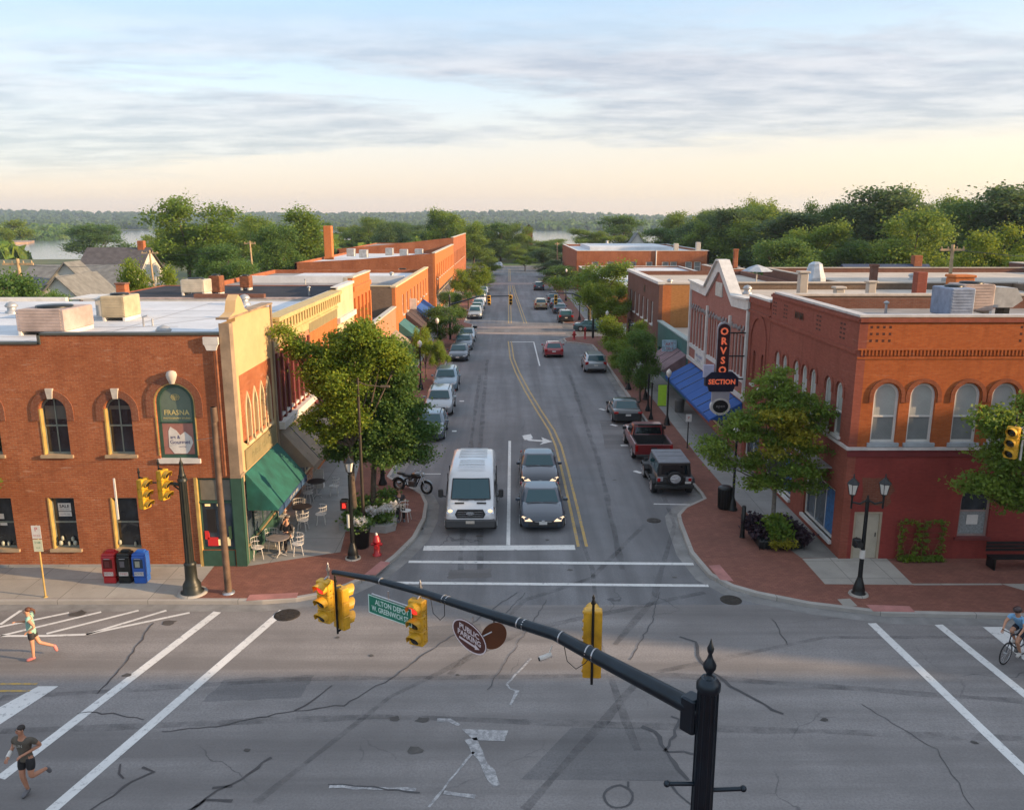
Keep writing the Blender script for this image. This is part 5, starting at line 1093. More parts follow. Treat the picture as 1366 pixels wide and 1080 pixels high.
# ---------------------------------------------------------------- signals and the big mast arm
SIGY=M('signal_yellow',(.60,.33,.02),.45,var=.25,scale=6,bmp=.05); MASTM=M('mast_blue_black',(.008,.018,.028),.35,.3,var=.3,scale=4); GREENM=M('pole_dark_green',(.02,.024,.02),.45,.2,var=.3,scale=4)
LRED=M('red_lens_lit',(.85,.03,.02),.3,var=0,emit=.7); LOFF=M('dark_lens',(.02,.02,.015),.2,var=.2); STEEL=M('steel_band',(.45,.45,.46),.35,.8,var=.2)
def signal(parent_label,loc,rz,n=3,lit=True,back=None,group='yellow traffic signals'):
    """head faces -Y when rz=0; hangs at loc = centre of the head"""
    t_=thing('traffic_signal',parent_label,'traffic light',(0,0,0),group); h=.34*n
    mb=MB()
    for k in range(n): mb.bbox((0,0,h/2-.17-.34*k),(.34,.2,.335),.02)
    mb.build('housing',SIGY,t_)
    for k in range(n):
        zc_=h/2-.17-.34*k; mb=MB(); nn=14; vs=[];fs=[]
        for i in range(nn+1):
            a=-.35+(PI+.7)*i/nn
            for r_,y in ((.15,-.1),(.15,-.33),(.138,-.33),(.138,-.1)): vs.append((r_*math.cos(a),y+(0 if y>-.2 else .1*(1-math.sin(max(0,min(PI,a))))),zc_+r_*math.sin(a)))
        for i in range(nn):
            for j in range(4): fs.append((i*4+j,i*4+(j+1)%4,i*4+4+(j+1)%4,i*4+4+j))
        mb.add(vs,fs); mb.build('visor',SIGY,t_)
        mb=MB(); mb.tube([(0,-.101,zc_),(0,-.125,zc_),(0,-.14,zc_)],[.135,.12,.03],16); mb.build('lens',LRED if (k==0 and lit) else LOFF,t_)
    mb=MB(); mb.box(-.17,-.01,.1,.115,-h/2+.03,h/2-.03); mb.box(.01,.17,.1,.115,-h/2+.03,h/2-.03)
    for k in range(n*2): mb.box(.165,.19,-.02,.05,-h/2+.1+.17*k,-h/2+.13+.17*k)
    mb.build('back_cover',SIGY,t_)
    mb=MB(); mb.tube([(0,.15,-h/2-.08),(0,.15,h/2+.16)],.025,8); mb.tube([(0,.0,h/2),(0,.15,h/2+.03)],.025,6); mb.tube([(0,0,-h/2),(0,.15,-h/2-.03)],.025,6); mb.lathe([(.03,0),(.05,.03),(.02,.1),(.03,.14),(.005,.2)],(0,.15,h/2+.16),8); mb.build('bracket',STEEL if lit else BLK,t_)
    t_.location=loc; t_.rotation_euler=(0,0,rz); return t_
PB_=Vector((3.13,11.62,0))
MA=thing('mast_arm_pole','blue black signal pole with long curved mast arm and spear finial at the bottom','signal pole',tuple(PB_))
mb=MB(); mb.lathe([(.34,0),(.34,.35),(.26,.5),(.22,.9),(.185,1.0),(.168,3.),(.158,5.28),(.19,5.32),(.19,5.42),(.165,5.45),(.12,5.52)],tuple(PB_),20)
for k in range(12):
    a=2*PI*k/12; mb.tube([PB_+Vector((.17*math.cos(a),.17*math.sin(a),1.)),PB_+Vector((.157*math.cos(a),.157*math.sin(a),5.28))],.018,5)
mb.build('pole',MASTM,MA)
mb=MB(); mb.lathe([(.12,0),(.05,.05),(.045,.09),(.10,.18),(.105,.24),(.05,.34),(.028,.42),(.05,.47),(.055,.52),(.03,.58),(.004,.68)],tuple(PB_+Vector((0,0,5.5))),16); mb.build('finial',RUST if False else MASTM,MA)
ap=[(3.05,11.72,4.86),(2.4,12.25,4.97),(1.46,13.06,5.1),(.84,13.68,5.15),(-.56,14.75,5.08),(-1.93,15.93,4.95),(-3.0,16.75,4.84),(-3.95,17.3,4.75)]
mb=MB(); mb.tube(ap,[.15,.14,.125,.11,.095,.08,.068,.06],14); arm=mb.build('mast_arm',MASTM,MA)
mb=MB(); mb.bbox((2.93,11.8,4.78),(.28,.28,.62),.03,rz=.7); mb.build('arm_flange',MASTM,MA)
for q,zz in ((Vector((-.62,-.18,.02)),3.62),(Vector((.62,-.12,.0)),3.5)):
    mb=MB(); a=PB_+Vector((0,0,zz)); mb.tube([a,a+q+Vector((0,0,.12))],.035,8); mb.ball(a+q+Vector((0,0,.12)),.055); mb.build('cross_bar',MASTM,MA)
mb=MB()
for p_,r_ in ((( -1.3,15.4,5.01),.095),((-1.22,15.33,5.015),.095),((.2,14.17,5.12),.11),((.3,14.1,5.12),.11),((.95,13.57,5.145),.12),((1.4,13.13,5.11),.13),((1.5,13.03,5.1),.13),((-2.75,16.56,4.87),.08)):
    v=Vector(p_); d_=Vector((-.76,.65,0)); mb.tube([v-d_*.012,v+d_*.012],r_,14)
mb.build('steel_clamp',STEEL,MA)
mb=MB(); mb.tube([(-1.6,15.65,4.9),(-1.55,15.6,4.6),(-1.4,15.5,4.5),(-1.3,15.4,4.65),(-1.3,15.4,4.9)],.008,5); mb.tube([(1.0,13.5,5.0),(1.05,13.45,4.75),(1.2,13.3,4.68),(1.35,13.2,4.85),(1.4,13.1,5.0)],.008,5); mb.build('cable',BLK,MA)
def hang(x,y,Y): r=_ray(x,y); q=Y/r[1]; return (r[0]*q,Y,H+r[2]*q)
signal('three lamp yellow signal with red lit at the far left tip of the mast arm',hang(434,801,17.2),math.radians(-26))
signal('yellow signal seen from its side behind the tip signal of the mast arm',hang(456,810,17.45),math.radians(140),lit=False)
signal('yellow signal with red lit at the middle of the mast arm',hang(557,829,15.85),math.radians(-24))
signal('large yellow signal seen from the back nearest the mast arm pole',hang(790,857,13.95),math.radians(176),n=4,lit=False)
# street name sign
SGM=M('street_sign_green',(.01,.18,.11),.45,var=.1); SBR=M('sign_brown',(.085,.03,.025),.5,var=.2); SBR2=M('sign_brown_back',(.11,.035,.012),.6,var=.25,scale=2)
c0=Vector(hang(491,792,16.35)); c1=Vector(hang(549,812,15.75)); U=(c1-c0); U.z=0; Ln=U.length; U.normalize(); slope=(c1.z-c0.z)/Ln
def SP(u,v,d): p=c0+U*u; return (p.x+U.y*-d*-1*0 - (-U.y)*0 + (-U.y)*d, p.y+U.x*d, c0.z+slope*u+v)
nsg=thing('street_name_sign','green street name sign with white lettering hanging under the mast arm','street sign',tuple(c0))
mb=MB(); mb.ext(rect(0,Ln,-.42,.0),SP,0,.02); pl=mb.build('panel',SGM,nsg)
mb=MB(); mb.ext(rect(0,Ln,-.42,0),SP,-.003,0,holes=[rect(.02,Ln-.02,-.40,-.02)]); text(mb,'ALTON DEPOT',.165,SP,Ln*.55,-.13,-.003,bold=.004,sx=.8); text(mb,'W. GREENWICH ST',.165,SP,Ln*.5,-.29,-.003,bold=.004,sx=.68); mb.build('lettering',M('sign_white',(.55,.72,.66),.5,var=0),nsg)
mb=MB(); mb.tube([SP(.1,.03,.01),SP(Ln,.03,.01)],.02,6); mb.tube([SP(.55,0,.01),SP(.55,.22,.01)],.015,6); mb.build('hanger_bar',STEEL,nsg)
# oval parking sign pair
oc=Vector(hang(626,849,14.6)); Ou=Vector((.84,-.54,0)).normalized()
def OP(u,v,d): p=oc+Ou*u; return (p.x+Ou.y*-1*-d*-1,p.y+Ou.x*d,oc.z+v-.30*u)
def oval(a,b,n=40): return [(a*math.cos(2*PI*k/n),b*math.sin(2*PI*k/n)) for k in range(n)]
po=thing('parking_sign','brown oval public parking sign with white lettering and arrow under the mast arm','sign',tuple(oc))
mb=MB(); mb.ext(oval(.40,.30),OP,0,.02); mb.build('panel',SBR,po)
mb=MB(); mb.ext(oval(.40,.30),OP,-.004,0,holes=[oval(.378,.278)]); text(mb,'PUBLIC',.155,OP,0,.12,-.004,bold=.004,sx=.95); text(mb,'PARKING',.155,OP,0,-.02,-.004,bold=.004,sx=.85); mb.ext([(-.24,-.155),(.13,-.155),(.13,-.19),(.24,-.135),(.13,-.08),(.13,-.115),(-.24,-.115)],OP,-.004,0); mb.build('lettering',M('sign_lilac_white',(.62,.56,.58),.5,var=0),po)
mb=MB(); mb.tube([OP(.25,.12,.02),OP(.42,.28,.16)],.014,6); mb.tube([OP(.05,.2,.02),OP(.05,.42,.06)],.014,6); mb.build('hanger_bar',STEEL,po)
oc2=Vector(hang(659,848,14.75)); 
def OP2(u,v,d): return (oc2.x+u*.75,oc2.y+d+u*.5,oc2.z+v-.12*u)
p2=thing('parking_sign','blank brown back of the second oval sign behind the parking sign','sign',tuple(oc2)); mb=MB(); mb.ext(oval(.33,.28),OP2,0,.02); mb.build('panel',SBR2,p2)
mb=MB(); mb.tube([OP2(0,.25,.02),OP2(0,.4,.06)],.014,6); mb.build('hanger_bar',BLK,p2)
# little camera and sensor
cc=Vector(hang(737,857,13.75)); t_=thing('traffic_camera','small white camera and dark sensor clamped to the mast arm','camera',tuple(cc))
v=Vector(hang(727,876,13.7)); mb=MB(); mb.tube([v+Vector((-.10,-.03,-.02)),v+Vector((.12,.03,.03))],.05,10); mb.tube([v+Vector((.05,0,0)),cc+Vector((0,0,-.05))],.012,6); mb.build('camera_body',WHITE,t_); mb=MB(); mb.tube([v+Vector((-.12,-.036,-.024)),v+Vector((-.10,-.03,-.02))],.035,10); mb.build('camera_lens',BLK,t_)
mb=MB(); v=Vector(hang(737,843,13.75)); mb.lathe([(.02,-.14),(.025,-.05),(.055,-.02),(.055,.05),(.03,.06)],tuple(v),10); mb.build('sensor',M('dark_brown_plastic',(.05,.035,.03),.5),t_)
# left corner signal pole (dark green) and its two heads
def fluted(mb,c,z0,z1,r0,r1,n=10):
    mb.tube([(c[0],c[1],z0),(c[0],c[1],z1)],[r0,r1],16)
    for k in range(n):
        a=2*PI*k/n; mb.tube([(c[0]+r0*math.cos(a),c[1]+r0*math.sin(a),z0),(c[0]+r1*math.cos(a),c[1]+r1*math.sin(a),z1)],r0*.14,4)
c=G(257,790,.15); T=thing('signal_pole','dark green fluted signal pole with wide base by the left orange wall','signal pole',(c[0],c[1],.146))
mb=MB(); mb.lathe([(.38,0),(.38,.06),(.30,.10),(.30,.3),(.26,.38),(.2,.5),(.19,1.0),(.21,1.05),(.16,1.12)],(c[0],c[1],.15),20); mb.build('base',GREENM,T); mb=MB(); fluted(mb,c,1.2,4.3,.135,.11); mb.lathe([(.16,0),(.16,.08),(.11,.12),(.09,.3),(.06,.5),(.05,.55),(.07,.6),(.03,.7),(.004,.85)],(c[0],c[1],4.1),14); mb.build('pole',GREENM,T)
mb=MB(); mb.lathe([(.5,0),(.48,.04),(.4,.05)],(c[0],c[1],.146),20); mb.build('concrete_foot',CONC,T)
mb=MB(); mb.tube([(c[0],c[1],3.95),(c[0]-.35,c[1]-.05,4.05),(c[0]-.6,c[1]-.05,4.08)],.06,8); mb.tube([(c[0],c[1],3.7),(c[0]-.3,c[1],3.95)],.03,6); mb.tube([(c[0]-.6,c[1]-.05,4.05),(c[0]-1.4,c[1]-.05,4.1)],.025,6); mb.build('bracket_arm',GREENM,T)
signal('yellow signal nearest the dark green pole on the left corner',(c[0]-.58,c[1]-.1,4.02),math.radians(70),lit=False)
signal('yellow signal farther from the dark green pole on the left corner',(c[0]-1.2,c[1]-.2,3.75),math.radians(70),lit=False)
mb=MB(); mb.box(c[0]-2.1,c[0]-2.05,c[1]-.35,c[1]-.3,2.9,4.3); T=thing('sign_blade','thin white sign seen edge on beside the left corner signals','sign',(c[0]-2.08,c[1]-.3,3.6)); mb.build('panel',WHITE,T)
# brown utility pole
c=G(305,790,.15); T=thing('utility_pole','thin rusty brown pole in front of the left corner shop window','pole',(c[0],c[1],.146)); mb=MB(); mb.tube([(c[0],c[1],.15),(c[0]-.02,c[1],3.2),(c[0]-.02,c[1],6.6)],[.12,.105,.09],12); mb.lathe([(.1,0),(.12,.05),(.1,.5)],(c[0],c[1],6.1),10); mb.build('pole',M('weathered_brown_steel',(.14,.09,.06),.7,.2,var=.5,scale=3),T)
mb=MB(); mb.lathe([(.22,0),(.2,.04),(.1,.06)],(c[0],c[1],.146),12); mb.build('base_plate',STEEL,T); mb=MB(); mb.tube([(c[0],c[1],5.6),(c[0]-1.5,28.1,4.9)],.01,5); mb.build('guy_wire',STEEL,T)
# parking regulation sign, left pavement
def post_sign(label,c,ht,panels,rz=0,r=.03,mat=None):
    t_=thing('pole_sign',label,'sign'); mb=MB(); mb.tube([(0,0,0),(0,0,ht)],r,8); mb.lathe([(.08,0),(.06,.03)],(0,0,0),8); mb.build('post',mat or METG,t_)
    for (w_,h_,z,m_,txts) in panels:
        mb=MB(); mb.ext(rect(-w_/2,w_/2,z-h_/2,z+h_/2),lambda u,v,d:(u,-r-.005+d,v),-.01,0); p_=mb.build('panel',m_,t_)
        if txts:
            mb=MB()
            for (s,sz,dz) in txts: text(mb,s,sz,lambda u,v,d:(u,-r-.018,v),0,z+dz,0)
            mb.build('lettering',M('sign_red',(.45,.04,.03),.5,var=0) if m_ is WHITE else M('sign_green_ink',(.03,.16,.06),.5,var=0),p_)
    t_.location=(c[0],c[1],.146); t_.rotation_euler=(0,0,rz); return t_
post_sign('two stacked white parking signs on a thin post on the left pavement',G(61,796,.15),2.55,[(.3,.45,2.33,WHITE,[('P',.2,.09),('NO 8-6',.07,-.12)]),(.3,.42,1.86,M('sign_pale_yellow',(.55,.56,.4),.6,var=.1),[('2 HR',.1,.1),('<->',.1,-.08)])],mat=YELW)
post_sign('small white parking sign on a black post behind the parked off-roader',(9.9,44.0),1.9,[(.32,.42,1.7,WHITE,[('P',.22,.0)])],mat=BLK)
# newspaper boxes
RED=M('news_red',(.38,.015,.02),.4,var=.2); BLU=M('news_blue',(.02,.10,.40),.4,var=.2)
def newsbox(label,x,y,body,top,win_,lab,txt):
    t_=thing('newspaper_box',label,'newspaper box',(x,y,.146),'newspaper boxes by the left wall'); mb=MB(); mb.bbox((x,y,.146+.12),(.42,.40,.24),.02); mb.bbox((x,y,.146+.62),(.46,.44,.76),.03); mb.build('cabinet',body,t_)
    mb=MB(); mb.bbox((x,y+.02,.146+1.03),(.46,.40,.10),.03); mb.bbox((x,y+.1,.146+1.1),(.3,.16,.08),.02); mb.build('top',top,t_)
    mb=MB(); mb.box(x-.16,x+.16,y-.23,y-.222,.146+.58,.146+.9); d_=mb.build('window',win_,t_); mb=MB(); mb.box(x-.1,x+.06,y-.235,y-.23,.146+.62,.146+.84); mb.build('paper',lab,d_)
    mb=MB(); mb.box(x-.16,x+.16,y-.228,y-.222,.146+.3,.146+.44); p_=mb.build('label_plate',WHITE if txt!='TIMES' else WHITE,t_); mb=MB(); text(mb,txt,.11,lambda u,v,d:(u,y-.232,v),x,.146+.37,0); mb.build('lettering',NAVY if body is BLU else RED,p_)
    mb=MB(); mb.tube([(x-.1,y-.25,.146+.93),(x+.1,y-.25,.146+.93)],.012,6); mb.build('handle',STEEL,t_)
newsbox('left newspaper box, red with dark window',-13.85,26.85,RED,RED,M('dark_red_glass',(.08,.01,.01),.2,var=0),M('dim_paper',(.12,.02,.02),.8),'NEWS')
newsbox('middle newspaper box, black with white label',-13.33,26.85,BLK,BLK,BLK,M('gray_paper',(.12,.11,.12),.8),'TIMES')
newsbox('right newspaper box, bright blue with white papers',-12.8,26.85,BLU,BLU,M('blue_dark_glass',(.02,.04,.07),.2,var=0),M('beige_paper',(.32,.33,.26),.8),'HOMES')
# fire hydrants
def hydrant(label,x,y,s=1.,z=.146):
    t_=thing('fire_hydrant',label,'fire hydrant',(x,y,z)); mb=MB(); mb.lathe([(.16*s,0),(.16*s,.05*s),(.11*s,.08*s),(.105*s,.48*s),(.14*s,.5*s),(.14*s,.55*s),(.12*s,.58*s),(.1*s,.7*s),(.05*s,.76*s)],(x,y,z),14); mb.build('barrel',RED,t_)
    mb=MB(); mb.lathe([(.04*s,0),(.05*s,.05*s),(.03*s,.1*s)],(x,y,z+.75*s),8); mb.build('cap_nut',WHITE,t_)
    mb=MB(); mb.tube([(x-.2*s,y,z+.42*s),(x+.2*s,y,z+.42*s)],.055*s,10); mb.tube([(x,y,z+.38*s),(x,y-.2*s,z+.38*s)],.07*s,10); mb.build('outlet',RED,t_)
c=G(503,740,.15); hydrant('red fire hydrant with pale cap near the left corner ramp',c[0],c[1],1.05)
hydrant('red fire hydrant on the kerb extension before the far brick crosswalk',6.9,86,1.2); 
c=(8.1,86.6); T=thing('standpipe','taller red standpipe right of the far hydrant','standpipe',(c[0],c[1],.146)); mb=MB(); mb.lathe([(.22,0),(.1,.15),(.09,.9),(.16,.95),(.14,1.1),(.04,1.25)],(c[0],c[1],.146),10); mb.build('pipe',RED,T)
# lamp posts
LG=M('lamp_frosted_glass',(.62,.60,.54),.25,var=.1)
def lantern(parent,c,s=1.):
    x,y,z=c; mb=MB(); mb.lathe([(.05*s,-.08*s),(.07*s,-.03*s),(.11*s,0),(.12*s,.02*s)],c,6,sm=False); mb.lathe([(.21*s,.40*s),(.23*s,.42*s),(.13*s,.52*s),(.10*s,.56*s),(.05*s,.6*s),(.02*s,.7*s),(.03*s,.73*s),(.004,.78*s)],c,6,sm=False)
    for k in range(6):
        a=2*PI*k/6; mb.tube([(x+.12*s*math.cos(a),y+.12*s*math.sin(a),z+.02*s),(x+.2*s*math.cos(a),y+.2*s*math.sin(a),z+.41*s)],.012*s,4)
    l=mb.build('lantern',BLK,parent); mb=MB(); mb.lathe([(.105*s,.02*s),(.185*s,.40*s)],c,6,sm=False); mb.build('lamp_glass',LG,l)
def lamp_base(mb,c,z0=.146):
    mb.lathe([(.24,0),(.24,.05),(.19,.1),(.2,.2),(.15,.4),(.1,.55),(.085,.62)],(c[0],c[1],z0),14); fluted(mb,c,z0+.6,3.4,.07,.05,8)
c=G(1145,792,.15); T=thing('street_lamp','black lamp post with two lanterns on a cross bar before the red painted wall','street lamp',(c[0],c[1],.146)); mb=MB(); lamp_base(mb,c); mb.lathe([(.07,0),(.08,.05),(.04,.15),(.03,.25)],(c[0],c[1],3.4),10)
mb.tube([(c[0]-.52,c[1],3.42),(c[0]-.25,c[1],3.36),(c[0],c[1],3.5),(c[0]+.25,c[1],3.36),(c[0]+.52,c[1],3.42)],.035,8)
for s in(-1,1): mb.tube([(c[0]+s*.52,c[1],3.2),(c[0]+s*.52,c[1],3.62)],.035,8)
mb.build('post',BLK,T)
for s in(-1,1): lantern(T,(c[0]+s*.52,c[1],3.68),.92)
mb=MB(); mb.lathe([(.33,0),(.31,.05)],(c[0],c[1],.146),16); mb.build('concrete_foot',CONC,T); mb=MB(); mb.tube([(c[0],c[1],1.45),(c[0],c[1],1.75)],.088,10); mb.build('sticker_band',WHITE,T)
mb=MB(); mb.bbox((c[0]-.22,c[1]-.02,2.0),(.26,.22,.3),.03); mb.tube([(c[0]-.22,c[1]-.12,2.0),(c[0]-.22,c[1]-.28,2.02)],.11,10); mb.build('pedestrian_signal_housing',BLK,T)
c=G(471,744,.15); T=thing('street_lamp','black lamp post with one lantern and red pedestrian signal at the left corner','street lamp',(c[0],c[1],.146)); mb=MB(); lamp_base(mb,c); mb.build('post',BLK,T); lantern(T,(c[0],c[1],3.5),.9)
mb=MB(); mb.bbox((c[0]-.22,c[1],2.25),(.3,.26,.42),.03); h_=mb.build('pedestrian_signal_housing',BLK,T); mb=MB(); mb.box(c[0]-.33,c[0]-.11,c[1]-.15,c[1]-.13,2.13,2.38); mb.build('hand_symbol_face',M('dark_red_signal',(.10,.005,.005),.4,var=0),h_); mb=MB(); mb.ext([(-.06,-.08),(.05,-.08),(.07,0),(.05,.02),(.045,.1),(-.05,.1),(-.06,.0)],lambda u,v,d:(c[0]-.22+u,c[1]-.155+d,2.25+v),0,.004); mb.build('lit_hand',LRED,h_)
mb=MB(); mb.tube([(c[0]-.1,c[1]-.1,1.4),(c[0]-.1,c[1]-.1,1.9)],.05,8); mb.build('push_button',M('pale_button',(.4,.42,.4),.5),T)
mb=MB(); mb.lathe([(.3,0),(.28,.04)],(c[0],c[1],.146),16); mb.build('concrete_foot',CONC,T)
c=(-5.85,31.45); T=thing('street_light_pole','tall thin brown street light pole rising through the big left trees','street light',(c[0],c[1],.146)); mb=MB(); mb.tube([(c[0],c[1],.15),(c[0],c[1],6.5)],[.075,.05],10); mb.build('post',M('bronze_pole',(.05,.04,.03),.5,.3),T); mb=MB(); mb.tube([(c[0],c[1],6.35),(c[0]+.35,c[1],6.2),(c[0]+.9,c[1],6.15)],.025,8); mb.bbox((c[0]+1.05,c[1],6.15),(.4,.16,.1),.03); mb.build('lamp_arm',M('bronze_pole2',(.12,.09,.06),.5,.3),T)
def globe_lamp(label,x,y,h=3.2,banner=None,short=False,group='globe lamps along the pavements'):
    T=thing('street_lamp',label,'street lamp',(x,y,.146),group); mb=MB()
    if short: mb.lathe([(.2,0),(.2,.1),(.12,.3),(.1,.7),(.13,.78),(.07,.85),(.05,h)],(x,y,.146),12)
    else: mb.lathe([(.22,0),(.22,.06),(.16,.15),(.16,.3),(.09,.5),(.06,.6),(.045,h)],(x,y,.146),12)
    mb.build('post',BLK,T); mb=MB(); mb.lathe([(.06,-.02),(.13,.08),(.17,.22),(.15,.36),(.06,.44),(.01,.5)],(x,y,.146+h),12); g_=mb.build('lamp_globe',LG,T)
    if banner:
        m_,z0,z1=banner; mb=MB(); mb.box(x-.62,x-.1,y-.012,y+.012,z0,z1); mb.build('banner',m_,T); mb=MB(); mb.tube([(x,y,z1+.02),(x-.66,y,z1+.02)],.015,5); mb.tube([(x,y,z0-.02),(x-.66,y,z0-.02)],.015,5); mb.build('banner_rod',BLK,T)
LIME=M('lime_banner',(.32,.55,.03),.6,var=.12,scale=6); CY=M('cyan_banner',(.02,.28,.38),.6,var=.2,scale=6)
globe_lamp('globe lamp behind the left corner planter near the motorcycle',-6.0,37.6,1.35,short=True)
globe_lamp('globe lamp with lime green banner beside the dark parked sedan',9.75,49.2,3.0,(LIME,1.35,2.65)); globe_lamp('globe lamp with cyan banner just beyond the lime one',9.6,56.5,3.0,(CY,1.1,2.2))
globe_lamp('globe lamp near the black litter bin on the right pavement',9.75,34.0,3.3); globe_lamp('globe lamp opposite the silver van on the right pavement',9.6,68,3.2); globe_lamp('globe lamp by the brown brick building',9.6,80,3.2); globe_lamp('tall globe lamp just past the side street on the right',8.9,103,4.2)
globe_lamp('globe lamp on the left pavement beside the silver utility cars',-6.6,46.5,3.2); globe_lamp('globe lamp on the left pavement under the dark awning',-6.5,60,3.2); globe_lamp('globe lamp on the left pavement by the brick crosswalk',-6.4,74,3.2); globe_lamp('twin headed lamp far along the right pavement',8.9,128,4.4)
def dark_post(label,x,y,h,r=.07):
    T=thing('tree_guard_post',label,'post',(x,y,.146)); mb=MB(); mb.lathe([(r*3.2,0),(r*3.,.1),(r*1.5,.35),(r,.5),(r,h)],(x,y,.146),10); mb.lathe([(r,0),(r*1.4,.03),(.01,.1)],(x,y,.146+h),10); mb.build('post',BLK,T)
dark_post('short dark post behind the parked sedan on the right',9.2,53.,2.4,.06); dark_post('dark post with wide base near the cyan banner',8.9,60,2.4,.08); dark_post('thin dark post left of the lime banner',9.0,50.6,2.3,.05)
c=G(990,716,.15); T=thing('bollard','plain black bollard by the flower planter on the right pavement','bollard',(c[0],c[1],.146)); mb=MB(); mb.lathe([(.09,0),(.085,1.28),(.06,1.32)],(c[0],c[1],.146),14); mb.build('body',BLK,T); mb=MB(); mb.lathe([(.12,0),(.12,.03)],(c[0],c[1],.146),14); mb.build('base_ring',BLK,T)
def bin_(label,x,y,m_,r=.3,h=.95):
    T=thing('litter_bin',label,'litter bin',(x,y,.146)); mb=MB(); mb.lathe([(r*.85,0),(r*.9,.05),(r,h*.85)],(x,y,.146),16)
    for k in range(16): a=2*PI*k/16; mb.tube([(x+r*.93*math.cos(a),y+r*.93*math.sin(a),.19),(x+r*1.03*math.cos(a),y+r*1.03*math.sin(a),.146+h*.85)],.014,4)
    mb.build('body',m_,T); mb=MB(); mb.lathe([(r*1.06,0),(r*1.06,.05),(r*.8,.12),(r*.4,.14)],(x,y,.146+h*.85),16); mb.build('lid',m_,T)
bin_('black slatted litter bin by the right pavement lamp',9.45,34.2,BLK,.3,1.05); bin_('gray litter bin in front of the blue awning shop',11.2,52.6,M('gray_bin',(.12,.13,.13),.6),.3,.9)
T=thing('bench','dark slatted bench against the red wall at the right edge','bench',(18.2,27.9,.146)); mb=MB()
for k in range(4): mb.box(17.4,19.2,27.6+k*.12,27.69+k*.12,.56,.59)
mb.build('seat',BLK,T); mb=MB()
for k in range(3): mb.box(17.4,19.2,28.08,28.11,.7+k*.13,.8+k*.13)
mb.build('backrest',BLK,T)
for x in (17.5,19.1): mb=MB(); mb.box(x-.03,x+.03,27.6,28.1,.15,.56); mb.build('leg',BLK,T)
# right edge signal on its own pole
c=(17.7,24.9); T=thing('signal_pole','pale pole of the signal at the right picture edge','signal pole',(c[0],c[1],.146)); mb=MB(); mb.tube([(c[0],c[1],.15),(c[0],c[1],6.2)],[.12,.08],12); mb.tube([(c[0],c[1],5.9),(16.4,24.9,6.15),(15.9,24.9,6.1)],.05,8); mb.build('pole',METG,T)
signal('yellow signal hanging beside the tree at the right edge',hang(1350,590,24.7),math.radians(-50),lit=False)
T=thing('sign_blade','white sign edge next to the right edge signal','sign',hang(1363,590,24.8)); mb=MB(); v=hang(1363,590,24.8); mb.box(v[0],v[0]+.06,v[1],v[1]+.04,v[2]-.6,v[2]+.5); mb.build('panel',WHITE,T)
# vertical theatre sign
TX,TY=XR-1.25,41.9
T=thing('theater_sign','tall red and black vertical neon letter sign with marquee arrow on the rose brick theatre','theatre sign',(TX,TY,3.6)); NEON=M('neon_orange',(.80,.16,.07),.5,var=0,emit=.18); NBK=M('sign_black_red',(.035,.008,.012),.5,var=.3); LILAC=M('sign_lilac',(.48,.48,.62),.5,var=.15)
PS=PYm(TY)
vert=[(TX-.30,4.6),(TX+.30,4.6),(TX+.30,7.0)]+[(TX+.30*math.cos(a),7.0+.28*math.sin(a)) for a in [PI*k/8 for k in range(1,8)]]+[(TX-.30,7.0)]
mb=MB(); mb.ext(vert,PS,0,.25); mb.build('blade_panel',NBK,T); mb=MB(); mb.ext([(TX+(u-TX)*1.1,4.6+(v-4.6)*1.03) for u,v in vert],PS,.05,.2); mb.build('blade_edge',M('sign_grey_edge',(.32,.30,.32),.5),T)
mb=MB()
for k,s in enumerate('ORVSO'): text(mb,s,.5,PS,TX,6.88-k*.5,-.012,bold=.018,sx=1.)
mb.build('vertical_letters',NEON,T)
mb=MB(); mb.ext([(TX-.85,4.05),(TX+.85,4.05),(TX+.85,4.5),(TX+.55,4.78),(TX-.55,4.78),(TX-.85,4.5)],PS,-.06,.3); mb.ext([(TX-.6,3.75),(TX+.6,3.75),(TX+.7,4.05),(TX-.7,4.05)],PS,-.02,.25); mb.build('crossboard',M('sign_navy',(.01,.012,.035),.5,var=.2),T)
mb=MB(); text(mb,'SECTION',.36,PS,TX,4.27,-.07,bold=.014,sx=.95); mb.build('crossboard_letters',NEON,T)
mb=MB(); mb.ext(rect(TX-.45,TX+.45,3.1,4.04),PS,0,.2); mb.build('lower_panel',M('sign_pale_gray',(.36,.35,.38),.5,var=.1),T)
mb=MB(); mb.ext([(TX+.52*math.cos(2*PI*k/28),2.95+.45*math.sin(2*PI*k/28)) for k in range(28)],PS,-.03,.22); mb.build('round_rim',WHITE,T); mb=MB(); mb.ext([(TX+.4*math.cos(2*PI*k/28),2.97+.34*math.sin(2*PI*k/28)) for k in range(28)],PS,-.05,-.03); d_=mb.build('round_face',BLK,T); mb=MB(); text(mb,'open',.24,PS,TX,2.99,-.055); mb.build('script_lettering',METG,d_)
mb=MB(); mb.ext(rect(TX-.95,TX-.42,4.5,5.15),PS,.02,.2); mb.build('side_panel',LILAC,T)
mb=MB()
for z in (4.4,5.6,6.8): mb.tube([(TX+.2,TY+.12,z),(XR,TY+.12,z)],.04,6)
mb.build('wall_bracket',BLK,T)
# A-frame and small items
T=thing('cafe_menu_board','small white board standing by the shop row near the left trees','menu board',(-8.9,37,.15)); mb=MB(); mb.add([(-9.2,37,.15),(-8.7,37,.15),(-8.7,37.15,1.05),(-9.2,37.15,1.05),(-9.2,37.3,.15),(-8.7,37.3,.15)],[(0,1,2,3),(3,2,5,4),(0,3,4),(1,5,2)]); mb.build('board',WHITE,T)
